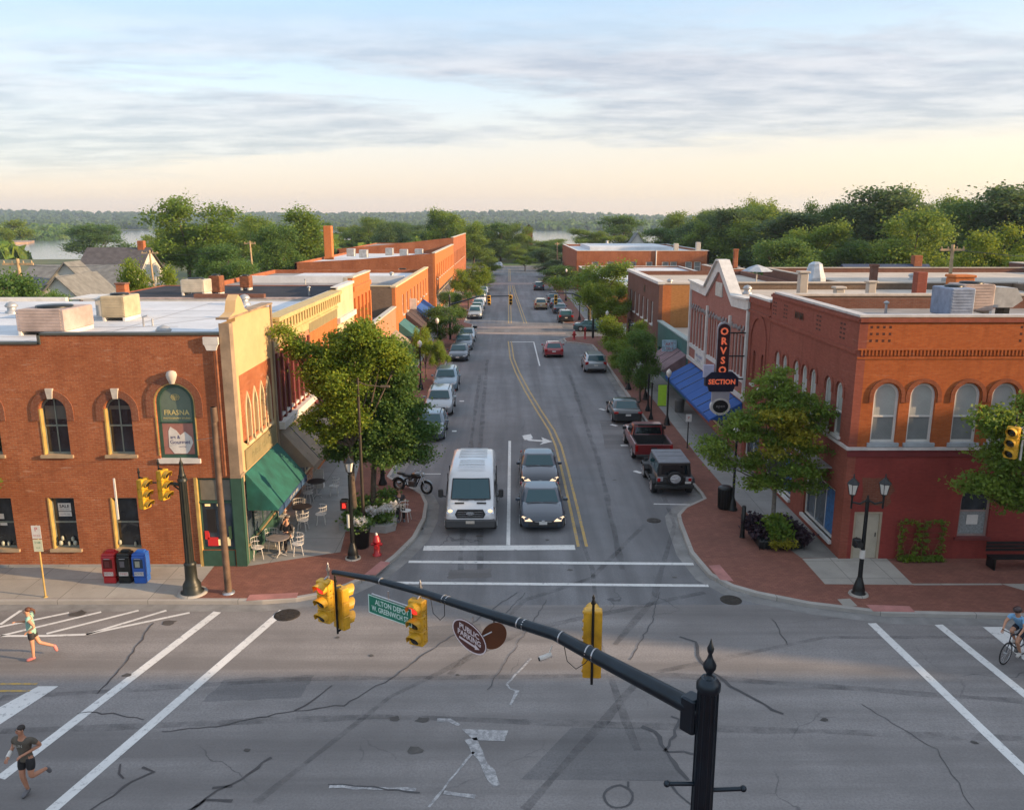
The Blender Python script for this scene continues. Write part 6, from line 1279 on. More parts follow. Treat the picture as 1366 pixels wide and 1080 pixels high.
# roof equipment
def acunit(label,x,y,z,w_,d_,h,m_,kind='box'):
    T=thing('roof_air_unit',label,'air conditioner',(x,y,z)); mb=MB(); mb.bbox((x,y,z+h/2+.15),(w_,d_,h),.04); mb.build('casing',m_,T)
    mb=MB()
    for k in range(int(h/.12)): mb.box(x-w_*.42,x+w_*.42,y-d_/2-.02,y-d_/2,z+.25+k*.12,z+.31+k*.12)
    mb.build('louvre_panel',m_,T)
    mb=MB(); mb.box(x-w_/2+.05,x-w_/2+.15,y-d_/2,y+d_/2,z,z+.16); mb.box(x+w_/2-.15,x+w_/2-.05,y-d_/2,y+d_/2,z,z+.16); mb.build('skid',WHITE,T)
    mb=MB(); mb.lathe([(min(w_,d_)*.36,0),(min(w_,d_)*.36,.08),(.05,.1)],(x,y,z+h+.15),12); mb.build('fan_guard',BLK,T)
ACP=M('ac_pinkish_tan',(.42,.33,.29),.7,.1,var=.3,scale=1.5); ACY=M('ac_tan',(.45,.37,.24),.7,.1,var=.25,scale=2); ACB=M('ac_beige',(.48,.43,.34),.7,var=.25,scale=2)
acunit('wide pinkish air unit at the far left of the white roof',-18.25,33.3,8.05,1.9,2.3,.85,ACP); acunit('tan square air unit right of the wide pinkish one on the white roof',-17.6,37.6,8.05,1.1,1.6,.95,ACY)
acunit('beige double air unit on the dark roof edge',-17.7,47.2,8.3,1.35,1.2,.72,ACB); acunit('rusty tall duct box beside the beige double unit',-17.7,50.5,8.0,.7,.8,1.0,RUST); acunit('small rusty duct box on the dark roof',-17.0,54,8.0,.65,.7,.75,RUST); acunit('beige roof unit behind the dark roof',-14.5,77,6.2,1.4,1.2,.9,ACB)
T=thing('roof_chimney','round topped orange brick chimney on the white roof','chimney',(-19.25,41.5,8.05)); mb=MB(); mb.bbox((-19.25,41.5,8.7),(.48,.48,1.3),.03); mb.build('stack',BR_L,T); mb=MB(); mb.bbox((-19.25,41.5,9.36),(.56,.56,.08),.02); mb.build('cap',BR_BROWN,T)
T=thing('roof_canopy','flat white canopy panel left of the tan air unit','canopy',(-18.6,38,8.1)); mb=MB(); mb.box(-19.6,-18.3,37,39,9.0,9.06); mb.box(-19.4,-18.3,38.9,38.95,8.05,9); mb.build('panel',WHITE,T)
T=thing('roof_pipe','small roof vent pipes on the white roof seam','vent pipe',(-15.5,35,8.05)); mb=MB(); mb.tube([(-15.5,35,8.05),(-15.5,35,8.45),(-15.3,35,8.5)],.04,6); mb.tube([(-15.2,35.2,8.05),(-15.2,35.2,8.35)],.04,6); mb.build('pipe',METG,T)
mb=MB()
for (x0,y0,x1,y1) in [(-19,29.2,-11,42),(-20,34.6,-14,34.9),(-25,38,-10.5,38.3)]: stroke(mb,[(x0,y0),(x1,y1)],.06,8.056)
mb.build('roof_seam',M('roof_seam_gray',(.30,.31,.33),.8),bpy.data.objects['corner_building'])
acunit('large blue gray air unit on the right corner roof',18.5,34.4,8.45,1.0,1.6,1.15,M('ac_blue_gray',(.22,.27,.36),.6,.3,var=.3)); acunit('pinkish panel air unit beside the blue gray one on the right roof',19.5,34.9,8.6,1.35,1.3,1.1,ACP)
T=thing('roof_duct','pale sheet metal duct hood beside the pinkish air unit','duct',(20.5,34.8,8.5)); mb=MB(); mb.ext([(20.15,8.9),(21.0,8.9),(21.4,9.2),(21.1,9.7),(20.15,9.75)],PYm(34.3),0,1.0); mb.build('hood',METG,T); mb=MB(); mb.box(20.7,20.95,34.4,35,8.45,8.95); mb.build('leg',BLK,T)
T=thing('roof_wood_frame','low timber frame under the right roof air units','frame',(19.3,33.4,8.45)); mb=MB(); mb.box(18.0,20.6,33.0,33.15,8.5,8.62); mb.box(18.0,20.6,33.5,33.62,8.5,8.6); mb.build('timber',RTAN,T)
T=thing('roof_chimney','square orange brick chimney on the right behind the air units','chimney',(22.6,40.6,8.4)); mb=MB(); mb.bbox((22.6,41.5,8.9),(1.0,.9,1.5),.04); mb.bbox((22.6,41.5,9.72),(1.1,1.,.14),.03); mb.build('stack',BR_ORG,T)
T=thing('roof_chimney','narrow red brick chimney on the right roofs','chimney',(24.3,49,8)); mb=MB(); mb.bbox((24.3,49,8.6),(.6,.6,1.7),.03); mb.build('stack',BR_RS,T)
T=thing('roof_smoke_stack','black flue pipe on the right corner roof','flue',(21.7,33.8,8.4)); mb=MB(); mb.tube([(21.7,33.8,8.4),(21.85,33.8,9.4)],.16,10); mb.build('pipe',BLK,T); mb=MB(); mb.bbox((22.0,33.5,8.8),(.3,.3,.7),.03); mb.build('box',RTAN,T)
for (x,y,z,s,lab) in [(15.6,44,8.1,1.6,'tall pale wrapped vent on the beige roofs behind the gable'),(17.0,42.6,8.1,.9,'white pillar vent behind the narrow arch building'),(21,48,7.9,1.,'white vent on the beige roof behind the theatre'),(15.0,60,4.,1.2,'pale vent behind the teal shop')]:
    T=thing('roof_vent',lab,'roof vent',(x,y,z)); mb=MB(); mb.bbox((x,y,z+s/2),(.45,.45,s),.04); mb.bbox((x,y,z+s+.06),(.6,.6,.12),.03); mb.build('stack',RTAN,T)
T=thing('patio_umbrella','pale blue umbrella canopy on a roof right of the gable','umbrella',(20.3,68,8)); mb=MB(); mb.lathe([(1.3,0),(.7,.3),(.1,.5)],(20.3,68,8.35),8,sm=False); mb.build('canopy',M('pale_blue_canvas',(.36,.40,.44),.8),T); mb=MB(); mb.tube([(20.3,68,7.5),(20.3,68,8.8)],.05,6); mb.build('pole',WHITE,T)
T=thing('wrapped_roof_unit','lumpy white and blue tarp covered unit on the right roofs','tarp covered unit',(22.2,58,8)); mb=MB(); mb.lathe([(1.1,0),(1.05,.6),(.8,1.3),(.65,1.9),(.3,2.1)],(22.2,60.2,7.9),9,sm=False); mb.v=[(22.2+(a-22.2)*.75,60.2+(b-60.2)*.75,7.9+(c-7.9)*.75) for a,b,c in mb.v]; mb.build('tarp',M('tarp',(.42,.47,.52),.6,var=.5,scale=1.5),T)
# utility poles and wires
def upole(label,pxc,ytop,Y,arm=1.1,m_=None,box=False):
    X=AT(pxc,Y); z=H-(ytop-292)*Y/1100; T=thing('utility_pole',label,'utility pole',(X,Y,0),'wooden utility poles'); mb=MB(); mb.tube([(X+.25,Y,0),(X,Y,z)],[.17,.12],8); mb.build('pole',m_ or M('pale_wood_pole',(.40,.29,.17),.9,var=.3),T)
    mb=MB(); mb.box(X-arm,X+arm,Y-.06,Y+.06,z-.45,z-.3)
    for k in(-1,-.4,.4,1): mb.lathe([(.05,0),(.06,.1),(.02,.18)],(X+arm*.9*k,Y,z-.3),6)
    mb.build('cross_arm',M('pale_wood_pole',(.40,.29,.17),.9),T)
    if box: mb=MB(); mb.lathe([(.25,0),(.27,.4),(.25,.8)],(X-.4,Y-.2,z-3.2),10); mb.build('transformer',METG,T)
upole('pale leaning wooden pole at the far left behind the roof',34,343,60); upole('wooden pole before the largest left tree',208,332,112); upole('thin pole left of the tall pointed tree',340,320,120,.8)
upole('wooden utility pole with transformer behind the right rooftops',1262,325,62,.9,None,True); upole('thin pole by the lake end of the street',742,322,190,.5)

# small roof clutter
rr=random.Random(31)
for k,(x,y,z,kind) in enumerate([(-13,31,8.05,0),(-21,33,8.05,1),(-12,38,8.05,1),(-24,40,8.05,0),(-14,44,8.05,0),(-12,50,8.0,1),(-20,52,8.0,0),(-14,65,4.3,0),(-20,82,6.2,1),(-13,93,6.2,0),(15,31,8.45,0),(16.5,36,8.45,1),(24,33,8.45,0),(27,35.5,8.45,1),(16,46,7.9,1),(24,45,7.9,0),(28,52,7.9,1),(15,52,7.9,0),(14,72,6.9,0),(19,78,6.9,1),(38,48,7.7,0),(44,53,7.7,1),(34,70,7.5,0),(44,66,7.5,1),(60,70,7.8,0),(70,66,7.8,1),(40,41,8.2,1),(16,120,4.2,1),(20,170,7.7,0)]):
    T=thing('roof_vent','small metal vent pipe standing on a flat roof','vent',(x,y,z),'small metal roof vents'); mb=MB()
    if kind: mb.tube([(x,y,z-.02),(x,y,z+.45)],.06,8); mb.lathe([(.05,0),(.12,.03),(.12,.08),(.02,.14)],(x,y,z+.43),10); mb.build('pipe',METG,T)
    else: mb.lathe([(.3,-.02),(.3,.1),(.2,.14),(.2,.3)],(x,y,z),12); mb.lathe([(.26,.3),(.3,.36),(.2,.5),(.03,.56)],(x,y,z),12); mb.build('turbine',METG,T)
for (x0,y0,x1,y1,z,nm) in [(13,30.5,30,30.6,8.46,'arcaded_corner_building'),(13,35,30,35.1,8.46,'arcaded_corner_building'),(20,29.5,20.1,38,8.46,'arcaded_corner_building'),(13,46,33,46.1,7.91,'gabled_theater'),(13,51,33,51.1,7.91,'gabled_theater'),(-30,31.8,-10.5,31.9,8.056,'corner_building'),(-30,41,-10.5,41.1,8.056,'corner_building'),(-16,29,-16.1,45,8.056,'corner_building')]:
    mb=MB(); stroke(mb,[(x0,y0),(x1,y1)],.05,z); mb.build('roof_seam',M('roof_seam_gray',(.30,.31,.33),.8),bpy.data.objects[nm])
def wire(label,p,q,sag=.8):
    a,b=Vector(p),Vector(q); T=thing('overhead_wire',label,'wire',tuple(a)); mb=MB(); mb.tube([a.lerp(b,k/12)-Vector((0,0,sag*4*(k/12)*(1-k/12))) for k in range(13)],.02,4); mb.build('cable',BLK,T)
wire('overhead wire between the left wooden poles',(-35,60,9.3),(-48,112,8.1)); wire('overhead wire from the left pole behind the big tree',(-48,112,8.1),(-36.9,120,9.1)); wire('overhead wire from the right utility pole to the trees',(32.9,62,10.3),(70,80,9.5))
# ---------------------------------------------------------------- vehicles (front faces -Y)
TYRE=M('tyre_rubber',(.018,.018,.019),.85,var=.2); RIM=M('alloy_rim',(.42,.43,.44),.3,.8,var=.1); CG=glassmat('car_glass',(.012,.06,.075),.03,False); CGD=glassmat('car_glass_dark',(.008,.011,.014),.03,False)
PLAST=M('black_plastic',(.02,.021,.022),.6,var=.15); HEAD=M('headlight_lit',(1.,.70,.42),.2,var=0,emit=.55); HEADO=M('headlight_glass',(.42,.44,.45),.12,var=0); TAIL=M('tail_light_red',(.32,.01,.01),.2,var=0); PLATE=M('license_plate',(.55,.55,.52),.5,var=0); CHR=M('chrome',(.55,.56,.57),.18,.9,var=0)
def loft(mb,st,prof,m=0):
    """st: (y, halfwidth, zbottom, ztop, crown) ; prof: (fx, fz) from centre top round to centre bottom"""
    n=len(prof); vs=[]
    for (y,w_,b,t_,cr) in st:
        ring=[(fx*w_, b+(t_-b)*fz+(cr*(1-fx*fx) if fz>=1 else 0)) for fx,fz in prof]
        ring=ring+[(-x,z) for x,z in ring[-2:0:-1]]; vs+=[(x,y,z) for x,z in ring]
    k=len(ring); fs=[]
    for i in range(len(st)-1):
        for j in range(k): fs.append((i*k+j,i*k+(j+1)%k,(i+1)*k+(j+1)%k,(i+1)*k+j))
    mb.add(vs,fs,m,True); mb.add(vs[:k],[tuple(range(k))],m,False); mb.add(vs[-k:],[tuple(range(k-1,-1,-1))],m,False)
CPROF=[(0,1),(.45,1),(.78,1),(.90,.965),(.965,.86),(1,.68),(1,.45),(.985,.2),(.95,.04),(.85,0),(0,0)]
def wheels(T,ys,x,r=.34,wd=.22,rim=None):
    for y in ys:
        for s in(-1,1):
            mb=MB(); xo=s*x; mb.tube([(xo-s*wd,y,r),(xo-s*wd*.9,y,r),(xo-s*.02,y,r),(xo,y,r)],[r*.9,r,r,r*.92],20); w_=mb.build('wheel',TYRE,T)
            mb=MB(); mb.tube([(xo,y,r),(xo+s*.012,y,r)],[r*.66,r*.6],14)
            for k in range(5): a=2*PI*k/5+.3; mb.tube([(xo+s*.01,y,r),(xo+s*.018,y+r*.6*math.cos(a),r+r*.6*math.sin(a))],.03,4)
            mb.build('rim',rim or RIM,w_)
def arches(T,ys,x,r=.34):
    mb=MB()
    for y in ys:
        for s in(-1,1):
            pts=[(y+(r+.075)*math.cos(a),r+(r+.075)*math.sin(a)) for a in [PI*k/14 for k in range(15)]]
            mb.ext(pts,lambda u,v,d:(s*(x+.006-d),u,v),0,.25)
    return mb.build('wheel_arch',PLAST,T)
def car(name,kind,color,glass=CG,lit=False,rear=False):
    if kind=='sedan': L_,W,HT=4.85,1.84,1.45; belt=.93; hood=.90; nose=.70; deck=1.0; gb=(-.95,1.72); gt=(-.22,.95); low=.2
    elif kind=='suv': L_,W,HT=4.6,1.86,1.70; belt=1.10; hood=1.06; nose=.84; deck=1.12; gb=(-1.15,2.2); gt=(-.55,1.75); low=.26
    else: L_,W,HT=4.4,1.8,1.5; belt=.97; hood=.95; nose=.72; deck=1.02; gb=(-.95,2.08); gt=(-.2,1.45); low=.2
    T=thing(name,'x','car'); w_=W/2; h=L_/2; mb=MB()
    st=[(-h,w_*.72,low+.12,nose-.14,.0),(-h+.05,w_*.86,low+.03,nose-.04,.02),(-h+.18,w_*.94,low,nose+.03,.03),(-h+.5,w_*.985,low,(nose+hood)/2+.03,.04),(gb[0]-.1,w_,low,hood+.02,.05),(gb[0]+.5,w_,low,belt+.03,.02),(0,w_,low,belt+.03,.0),(gb[1]-.3,w_,low,belt+.05,.0)]
    if kind=='sedan': st+=[(gb[1]+.05,w_*.985,low,deck,.03),(h-.2,w_*.95,low+.04,deck-.02,.02),(h-.04,w_*.86,low+.1,deck-.1,.0),(h,w_*.78,low+.2,deck-.2,.0)]
    else: st+=[(h-.18,w_*.97,low+.04,belt+.02,.0),(h-.03,w_*.9,low+.1,belt-.05,.0),(h,w_*.84,low+.2,belt-.2,.0)]
    loft(mb,st,CPROF); mb.build('body',color,T)
    # cabin
    mb=MB(); rings=[]
    for f_,in_ in ((0.,0.),(.5,.055),(.88,.13),(1.,.21)):
        z=belt-.02+(HT-belt)*(f_ if f_<1 else .97); y0=gb[0]+(gt[0]-gb[0])*f_; y1=gb[1]+(gt[1]-gb[1])*f_; x=w_*.94-in_*1.05; c=.16
        rings.append([(x-c,y0,z),(x,y0+c*1.6,z),(x,y1-c*1.6,z),(x-c,y1,z),(-x+c,y1,z),(-x,y1-c*1.6,z),(-x,y0+c*1.6,z),(-x+c,y0,z)])
    vs=[p for r_ in rings for p in r_]; fs=[(i*8+j,i*8+(j+1)%8,i*8+8+(j+1)%8,i*8+8+j) for i in range(3) for j in range(8)]
    mb.add(vs,fs,0,True); ym=(gt[0]+gt[1])/2; mb.add(rings[-1]+[(0,ym,HT)],[(j,(j+1)%8,8) for j in range(8)],0,True); mb.build('roof',color,T)
    def lerp(a,b,q): return tuple(a[i]+(b[i]-a[i])*q for i in range(3))
    def pan(nm,a,b,c,d,n_,ins=(.06,.06,.1,.08)):
        a,b,c,d=[Vector(q) for q in (a,b,c,d)]; n_=Vector(n_)
        q=lambda u,v:((a.lerp(b,u)).lerp(d.lerp(c,u),v))+n_*.014
        m2=MB(); pts=[q(ins[0],ins[2]),q(.5,ins[2]*.8),q(1-ins[1],ins[2]),q(1-ins[1],1-ins[3]),q(.5,1-ins[3]*.6),q(ins[0],1-ins[3])]
        m2.add(pts+[p-n_*.01 for p in pts],[(0,1,4,5),(1,2,3,4),(0,1,7,6),(1,2,8,7),(2,3,9,8),(3,4,10,9),(4,5,11,10),(5,0,6,11)],0,False); return m2.build(nm,glass,T)
    r0,r1,r2=rings[0],rings[1],rings[2]
    pan('windshield',r0[7],r0[0],r2[0],r2[7],(0,-.75,.66),(.0,.0,.1,.0)); pan('rear_window',r0[4],r0[3],r2[3],r2[4],(0,.8,.6),(.0,.0,.14,.0))
    mb=MB()
    for s in(1,-1): mb.tube([(s*w_*.72,-h+.35,nose+.09),(s*w_*.80,gb[0]-.15,hood+.045)],.006,4)
    mb.tube([(-w_*.7,gb[0]-.12,hood+.07),(w_*.7,gb[0]-.12,hood+.07)],.012,4); mb.tube([(-.5,gb[0]-.03,hood+.09),(-.05,gb[0]+.0,hood+.1)],.01,4); mb.tube([(.05,gb[0]-.03,hood+.09),(.5,gb[0]+.0,hood+.1)],.01,4); mb.build('hood_seam_and_wiper',PLAST,T)
    for s in(1,-1):
        A_=[(s*abs(p[0]),p[1],p[2]) for p in (r0[1],r0[2],r2[2],r2[1])]; ym_=(A_[0][1]+A_[1][1])/2+.05
        def cut(qa,qb):
            a=lerp(A_[0],A_[1],qa); b=lerp(A_[0],A_[1],qb); c=lerp(A_[3],A_[2],qb); d=lerp(A_[3],A_[2],qa); return a,b,c,d
        for qa,qb in ((.02,.47),(.53,.98)): a,b,c,d=cut(qa,qb); pan('side_window',a,b,c,d,(s,0,.28),(.02,.02,.12,.02))
        mb=MB(); mb.bbox((s*(w_+.09),gb[0]+.42,belt+.05),(.2,.12,.15),.03); mb.build('side_mirror',color,T)
        mb=MB(); mb.box(s*w_-.004 if s<0 else s*w_-.002,s*w_+.004,.2,.42,belt-.13,belt-.1); mb.box(s*w_-.004,s*w_+.004,1.15,1.37,belt-.13,belt-.1); mb.box(s*w_-.006,s*w_+.006,.02,.035,low+.12,belt); mb.build('door_line',PLAST,T)
        mb=MB(); zh=nose-.09
        mb.add([(s*w_*.46,-h-.01,zh-.06),(s*w_*.80,-h+.0,zh-.05),(s*w_*.96,-h+.3,zh+.06),(s*w_*.9,-h+.22,zh+.13),(s*w_*.6,-h+.04,zh+.06),(s*w_*.5,-h+.25,zh-.05),(s*w_*.8,-h+.45,zh)],[(0,1,2,3,4),(0,1,5),(4,3,6,5)],0,False); mb.build('headlight',HEAD if lit else HEADO,T)
        mb=MB(); zt=(deck if kind=='sedan' else belt)-.16; mb.bbox((s*w_*.80,h-.07,zt),(w_*.30,.14,.14 if kind=='sedan' else .3),.02); mb.build('tail_light',TAIL,T)
    mb=MB(); mb.bbox((0,-h+.0,nose-.17),(w_*.95,.06,.12),.02); mb.bbox((0,-h+.0,low+.2),(w_*1.3,.07,.16),.02); mb.bbox((0,h-.03,low+.14),(w_*1.5,.08,.14),.02); mb.build('grille',PLAST,T)
    mb=MB(); mb.bbox((0,-h-.035,nose-.15),(w_*.75,.02,.025),.006); mb.bbox((0,-h-.04,nose-.13),(.14,.02,.09),.01); mb.build('badge_bar',CHR,T)
    mb=MB(); mb.box(-.16,.16,-h-.06,-h-.045,low+.22,low+.34); mb.build('license_plate',PLATE,T); mb=MB(); mb.box(-.16,.16,h+.015,h+.03,low+.42,low+.56); mb.build('license_plate',PLATE,T)
    if kind!='sedan':
        mb=MB(); mb.tube([(w_*.62,gt[0]+.1,HT+.0),(w_*.62,gt[1]-.1,HT+.0)],.02,5); mb.tube([(-w_*.62,gt[0]+.1,HT+.0),(-w_*.62,gt[1]-.1,HT+.0)],.02,5); mb.build('roof_rail',PLAST,T)
    arches(T,(-h+.92,h-.98),w_); wheels(T,(-h+.92,h-.98),w_+.012,.33 if kind!='suv' else .36); return T
PCOL=dict(graphite=paint('paint_graphite',(.022,.036,.056),.1),navy=paint('paint_navy',(.010,.018,.034),.1),silver=paint('paint_silver',(.33,.36,.38),.45),blue=paint('paint_ice_blue',(.20,.28,.34),.4),white=paint('paint_white',(.62,.63,.64)),slate=paint('paint_slate',(.09,.12,.15),.35),red=paint('paint_red',(.26,.015,.02)),black=paint('paint_black',(.012,.014,.017)),tan=paint('paint_tan',(.38,.26,.14),.3),dred=paint('paint_dark_red',(.17,.014,.016)),teal=paint('paint_teal',(.03,.10,.12),.3))
usedc=set()
def put(o,x,Y,rz,label,group=None,cat='car',z=0.):
    o=place(o,usedc,(x,Y,z),rz,label,cat,group); o.scale=(1.0,.87,.9); return o
CP=dict()
def getcar(kind,col,lit=False,glass=CG):
    k=(kind,col,lit)
    if k not in CP: CP[k]=car({'sedan':'sedan','suv':'suv','hatch':'hatchback'}[kind],kind,PCOL[col],glass,lit)
    return CP[k]
put(getcar('sedan','graphite',True),G(724,706)[0],31.7+2.1,0,'gray blue sedan with lit headlights waiting first in the turn lane','cars in the turn lane')
put(getcar('sedan','navy',True),G(720,650)[0],37.0+2.1,0,'dark navy sedan with lit headlights waiting second in the turn lane','cars in the turn lane')
gl='cars parked along the left kerb'; gr_='cars parked along the right kerb'
put(getcar('hatch','slate'),-4.6,47.6,0,'dark blue gray car parked nearest on the left, half under the tree',gl); put(getcar('suv','silver'),-4.55,53.9,0,'silver white utility car parked second on the left kerb',gl); put(getcar('suv','blue'),-4.7,61.6,0,'pale ice blue utility car parked third on the left kerb',gl)
put(getcar('sedan','graphite'),-4.55,75.0,0,'dark gray car parked fourth on the left kerb',gl); put(getcar('hatch','slate'),-4.4,81.2,0,'slate car parked fifth on the left kerb',gl); put(getcar('sedan','silver'),-4.4,86.6,0,'silver sedan parked last before the left crosswalk',gl)
for k,(Y,kd,cl_,lb) in enumerate([(107,'suv','silver','silver utility car parked just beyond the brick crosswalk on the left'),(113,'hatch','slate','slate car second beyond the brick crosswalk on the left'),(119,'sedan','silver','silver car third beyond the brick crosswalk on the left'),(126,'suv','white','white utility car fourth beyond the brick crosswalk on the left'),(134,'sedan','graphite','dark car parked farthest but one along the left kerb'),(141,'hatch','silver','small pale car parked farthest along the left kerb')]): put(getcar(kd,cl_),-4.3,Y,0,lb,gl)
put(getcar('sedan','black'),7.45,51.9,PI,'dark sedan parked third on the right, beyond the pickup',gr_); put(getcar('suv','silver'),7.25,69.2,PI,'silver utility car parked alone on the right before the hydrant',gr_)
put(getcar('hatch','red'),4.2,76.9,PI,'red hatchback driving away in the right lane')
put(getcar('suv','black'),7.1,103,PI,'black utility car parked nearest beyond the side street on the right',gr_); put(getcar('sedan','navy'),7.0,113,PI,'navy car second beyond the side street on the right',gr_); put(getcar('hatch','slate'),6.9,120,PI,'slate car third beyond the side street on the right',gr_); put(getcar('suv','tan'),4.6,118,PI,'tan orange vehicle driving away in the far right lane'); put(getcar('sedan','teal'),9.6,94,math.radians(80),'dark teal car coming out of the side street on the right')
put(getcar('hatch','black'),6.9,128,PI,'black car parked farthest along the right kerb',gr_); put(getcar('suv','graphite'),5.5,150,PI,'dark vehicle at the far crosswalk on the right')
put(getcar('suv','white'),-3.5,219,math.radians(-80),'white vehicle crossing at the end of the street'); put(getcar('sedan','silver'),30,46,math.radians(90),'silver sedan standing in the lot behind the right rooftops')
for p in CP.values():
    if p.name not in usedc: raise RuntimeError('unused car')
# white van
def van():
    T=thing('delivery_van','white high roof cargo van with lit headlights waiting at the stop line','van',(0,0,0)); W=PCOL['white']; w_=1.03
    mb=MB(); st=[(-2.98,.80,.42,.92,0),(-2.93,.92,.38,1.08,.02),(-2.8,.97,.36,1.2,.04),(-2.45,1.0,.36,1.38,.05),(-2.2,1.01,.36,1.5,.03),(-1.95,1.01,.36,1.83,.02),(-1.55,1.0,.36,2.34,.02),(-1.35,1.0,.36,2.5,.03),(-1.0,1.0,.36,2.60,.04),(-.3,1.,.36,2.66,.04),(2.5,1.,.36,2.66,.04),(2.9,.98,.38,2.6,.03),(2.98,.93,.42,2.5,0)]
    prof=[(0,1),(.5,1),(.76,1),(.86,.985),(.90,.95),(.94,.80),(.985,.5),(1.,.3),(1.,.15),(.98,.03),(.9,0),(0,0)]
    loft(mb,st,prof); mb.build('body',W,T)
    mb=MB(); P_=[(-.78,-2.27,1.52),(.78,-2.27,1.52),(.72,-1.60,2.32),(-.72,-1.60,2.32)]; n=Vector((0,-.78,.62))
    fr=[Vector(p)+n*.03 for p in P_]; mid=[fr[0].lerp(fr[1],.5)+Vector((0,-.05,.0)),fr[3].lerp(fr[2],.5)+Vector((0,-.04,.0))]
    vs=[fr[0],mid[0],fr[1],fr[2],mid[1],fr[3]]; mb.add(vs+[v-n*.05 for v in vs],[(0,1,4,5),(1,2,3,4),(0,1,7,6),(1,2,8,7),(2,3,9,8),(3,4,10,9),(4,5,11,10),(5,0,6,11)],0,False); g_=mb.build('windshield',CG,T)
    mb=MB(); 
    for a,b in ((0,1),(1,2),(2,3),(3,4),(4,5),(5,0)): mb.tube([vs[a],vs[b]],.022,5)
    mb.build('windshield_seal',PLAST,g_)
    mb=MB(); mb.tube([Vector((-.5,-2.38,1.5)),Vector((-.08,-2.40,1.5))],.014,5); mb.tube([Vector((.15,-2.40,1.5)),Vector((.6,-2.38,1.5))],.014,5); mb.box(-.62,-.25,-2.58,-2.48,1.40,1.43); mb.box(.25,.62,-2.58,-2.48,1.40,1.43); mb.build('wiper',PLAST,g_)
    for s in(-1,1):
        mb=MB(); mb.add([(s*.99,-1.95,1.5),(s*.985,-1.0,1.5),(s*.95,-1.0,2.15),(s*.955,-1.5,2.15)],[(0,1,2,3)]); mb.add([(s*1.015,-1.95,1.5),(s*1.01,-1.0,1.5),(s*.965,-1.0,2.15),(s*.97,-1.5,2.15)],[(0,1,2,3)]); mb.build('side_window',CGD,T)
        mb=MB(); mb.bbox((s*1.2,-2.0,1.72),(.2,.16,.40),.04); mb.tube([(s*1.0,-1.95,1.55),(s*1.15,-2.,1.6)],.04,6); mb.build('side_mirror',PLAST,T)
        mb=MB(); mb.add([(s*.60,-2.985,1.08),(s*.93,-2.90,1.0),(s*.965,-2.7,1.22),(s*.9,-2.72,1.33),(s*.66,-2.90,1.22)],[(0,1,2,3,4)]); mb.build('headlight_rim',CHR,T); mb=MB(); mb.ball((s*.78,-2.9,1.14),(.105,.06,.085),10); mb.build('headlight',HEAD,T)
        mb=MB(); mb.bbox((s*.9,2.97,1.5),(.12,.06,.7),.02); mb.build('tail_light',TAIL,T)
        mb=MB(); mb.box(s*1.0-.02,s*1.0+.02,-2.0,2.6,.55,.75); mb.box(s*.99-.02,s*.99+.02,-.6,-.58,.8,2.3); mb.box(s*.99-.02,s*.99+.02,.75,.77,.8,2.3); mb.build('side_molding',PLAST,T)
    mb=MB(); mb.ext([(-.52,.82),(.52,.82),(.6,1.0),(.5,1.22),(-.5,1.22),(-.6,1.0)],lambda u,v,d:(u,-3.0-.02+d+.10*abs(u)**2,v),0,.1); g2=mb.build('grille',PLAST,T)
    mb=MB(); 
    for z in (.92,1.02,1.12): mb.box(-.5,.5,-3.035,-3.02,z,z+.02)
    mb.ext([(.16*math.cos(a),1.06+.07*math.sin(a)) for a in [2*PI*k/20 for k in range(20)]],lambda u,v,d:(u,-3.05+d,v),0,.03); mb.build('grille_bar',CHR,g2)
    BMP=M('bumper_dark_gray',(.05,.052,.055),.6,var=.15); mb=MB(); mb.bbox((0,-2.92,.55),(1.98,.3,.42),.06); mb.build('front_bumper',BMP,T); mb=MB(); mb.bbox((0,2.95,.5),(1.9,.16,.25),.04); mb.build('rear_bumper',BMP,T)
    mb=MB(); mb.box(-.17,.17,-3.09,-3.075,.58,.72); mb.build('license_plate',M('plate_tan',(.5,.45,.38),.5,var=.2,scale=20),T)
    mb=MB(); 
    for k in range(5): mb.bbox((0,-1.1+k*.35,2.715),(1.1-.02*k,.09,.02),.008)
    for k in range(6): mb.bbox((0,.9+k*.32,2.71),(1.2,.07,.02),.008)
    mb.build('roof_rib',W,T)
    arches(T,(-2.05,1.75),1.0,.36); wheels(T,(-2.05,1.75),1.025,.35); return T
V=van(); V.location=(-1.55,31.45+2.5,0); V.scale=(1.03,.82,.87)
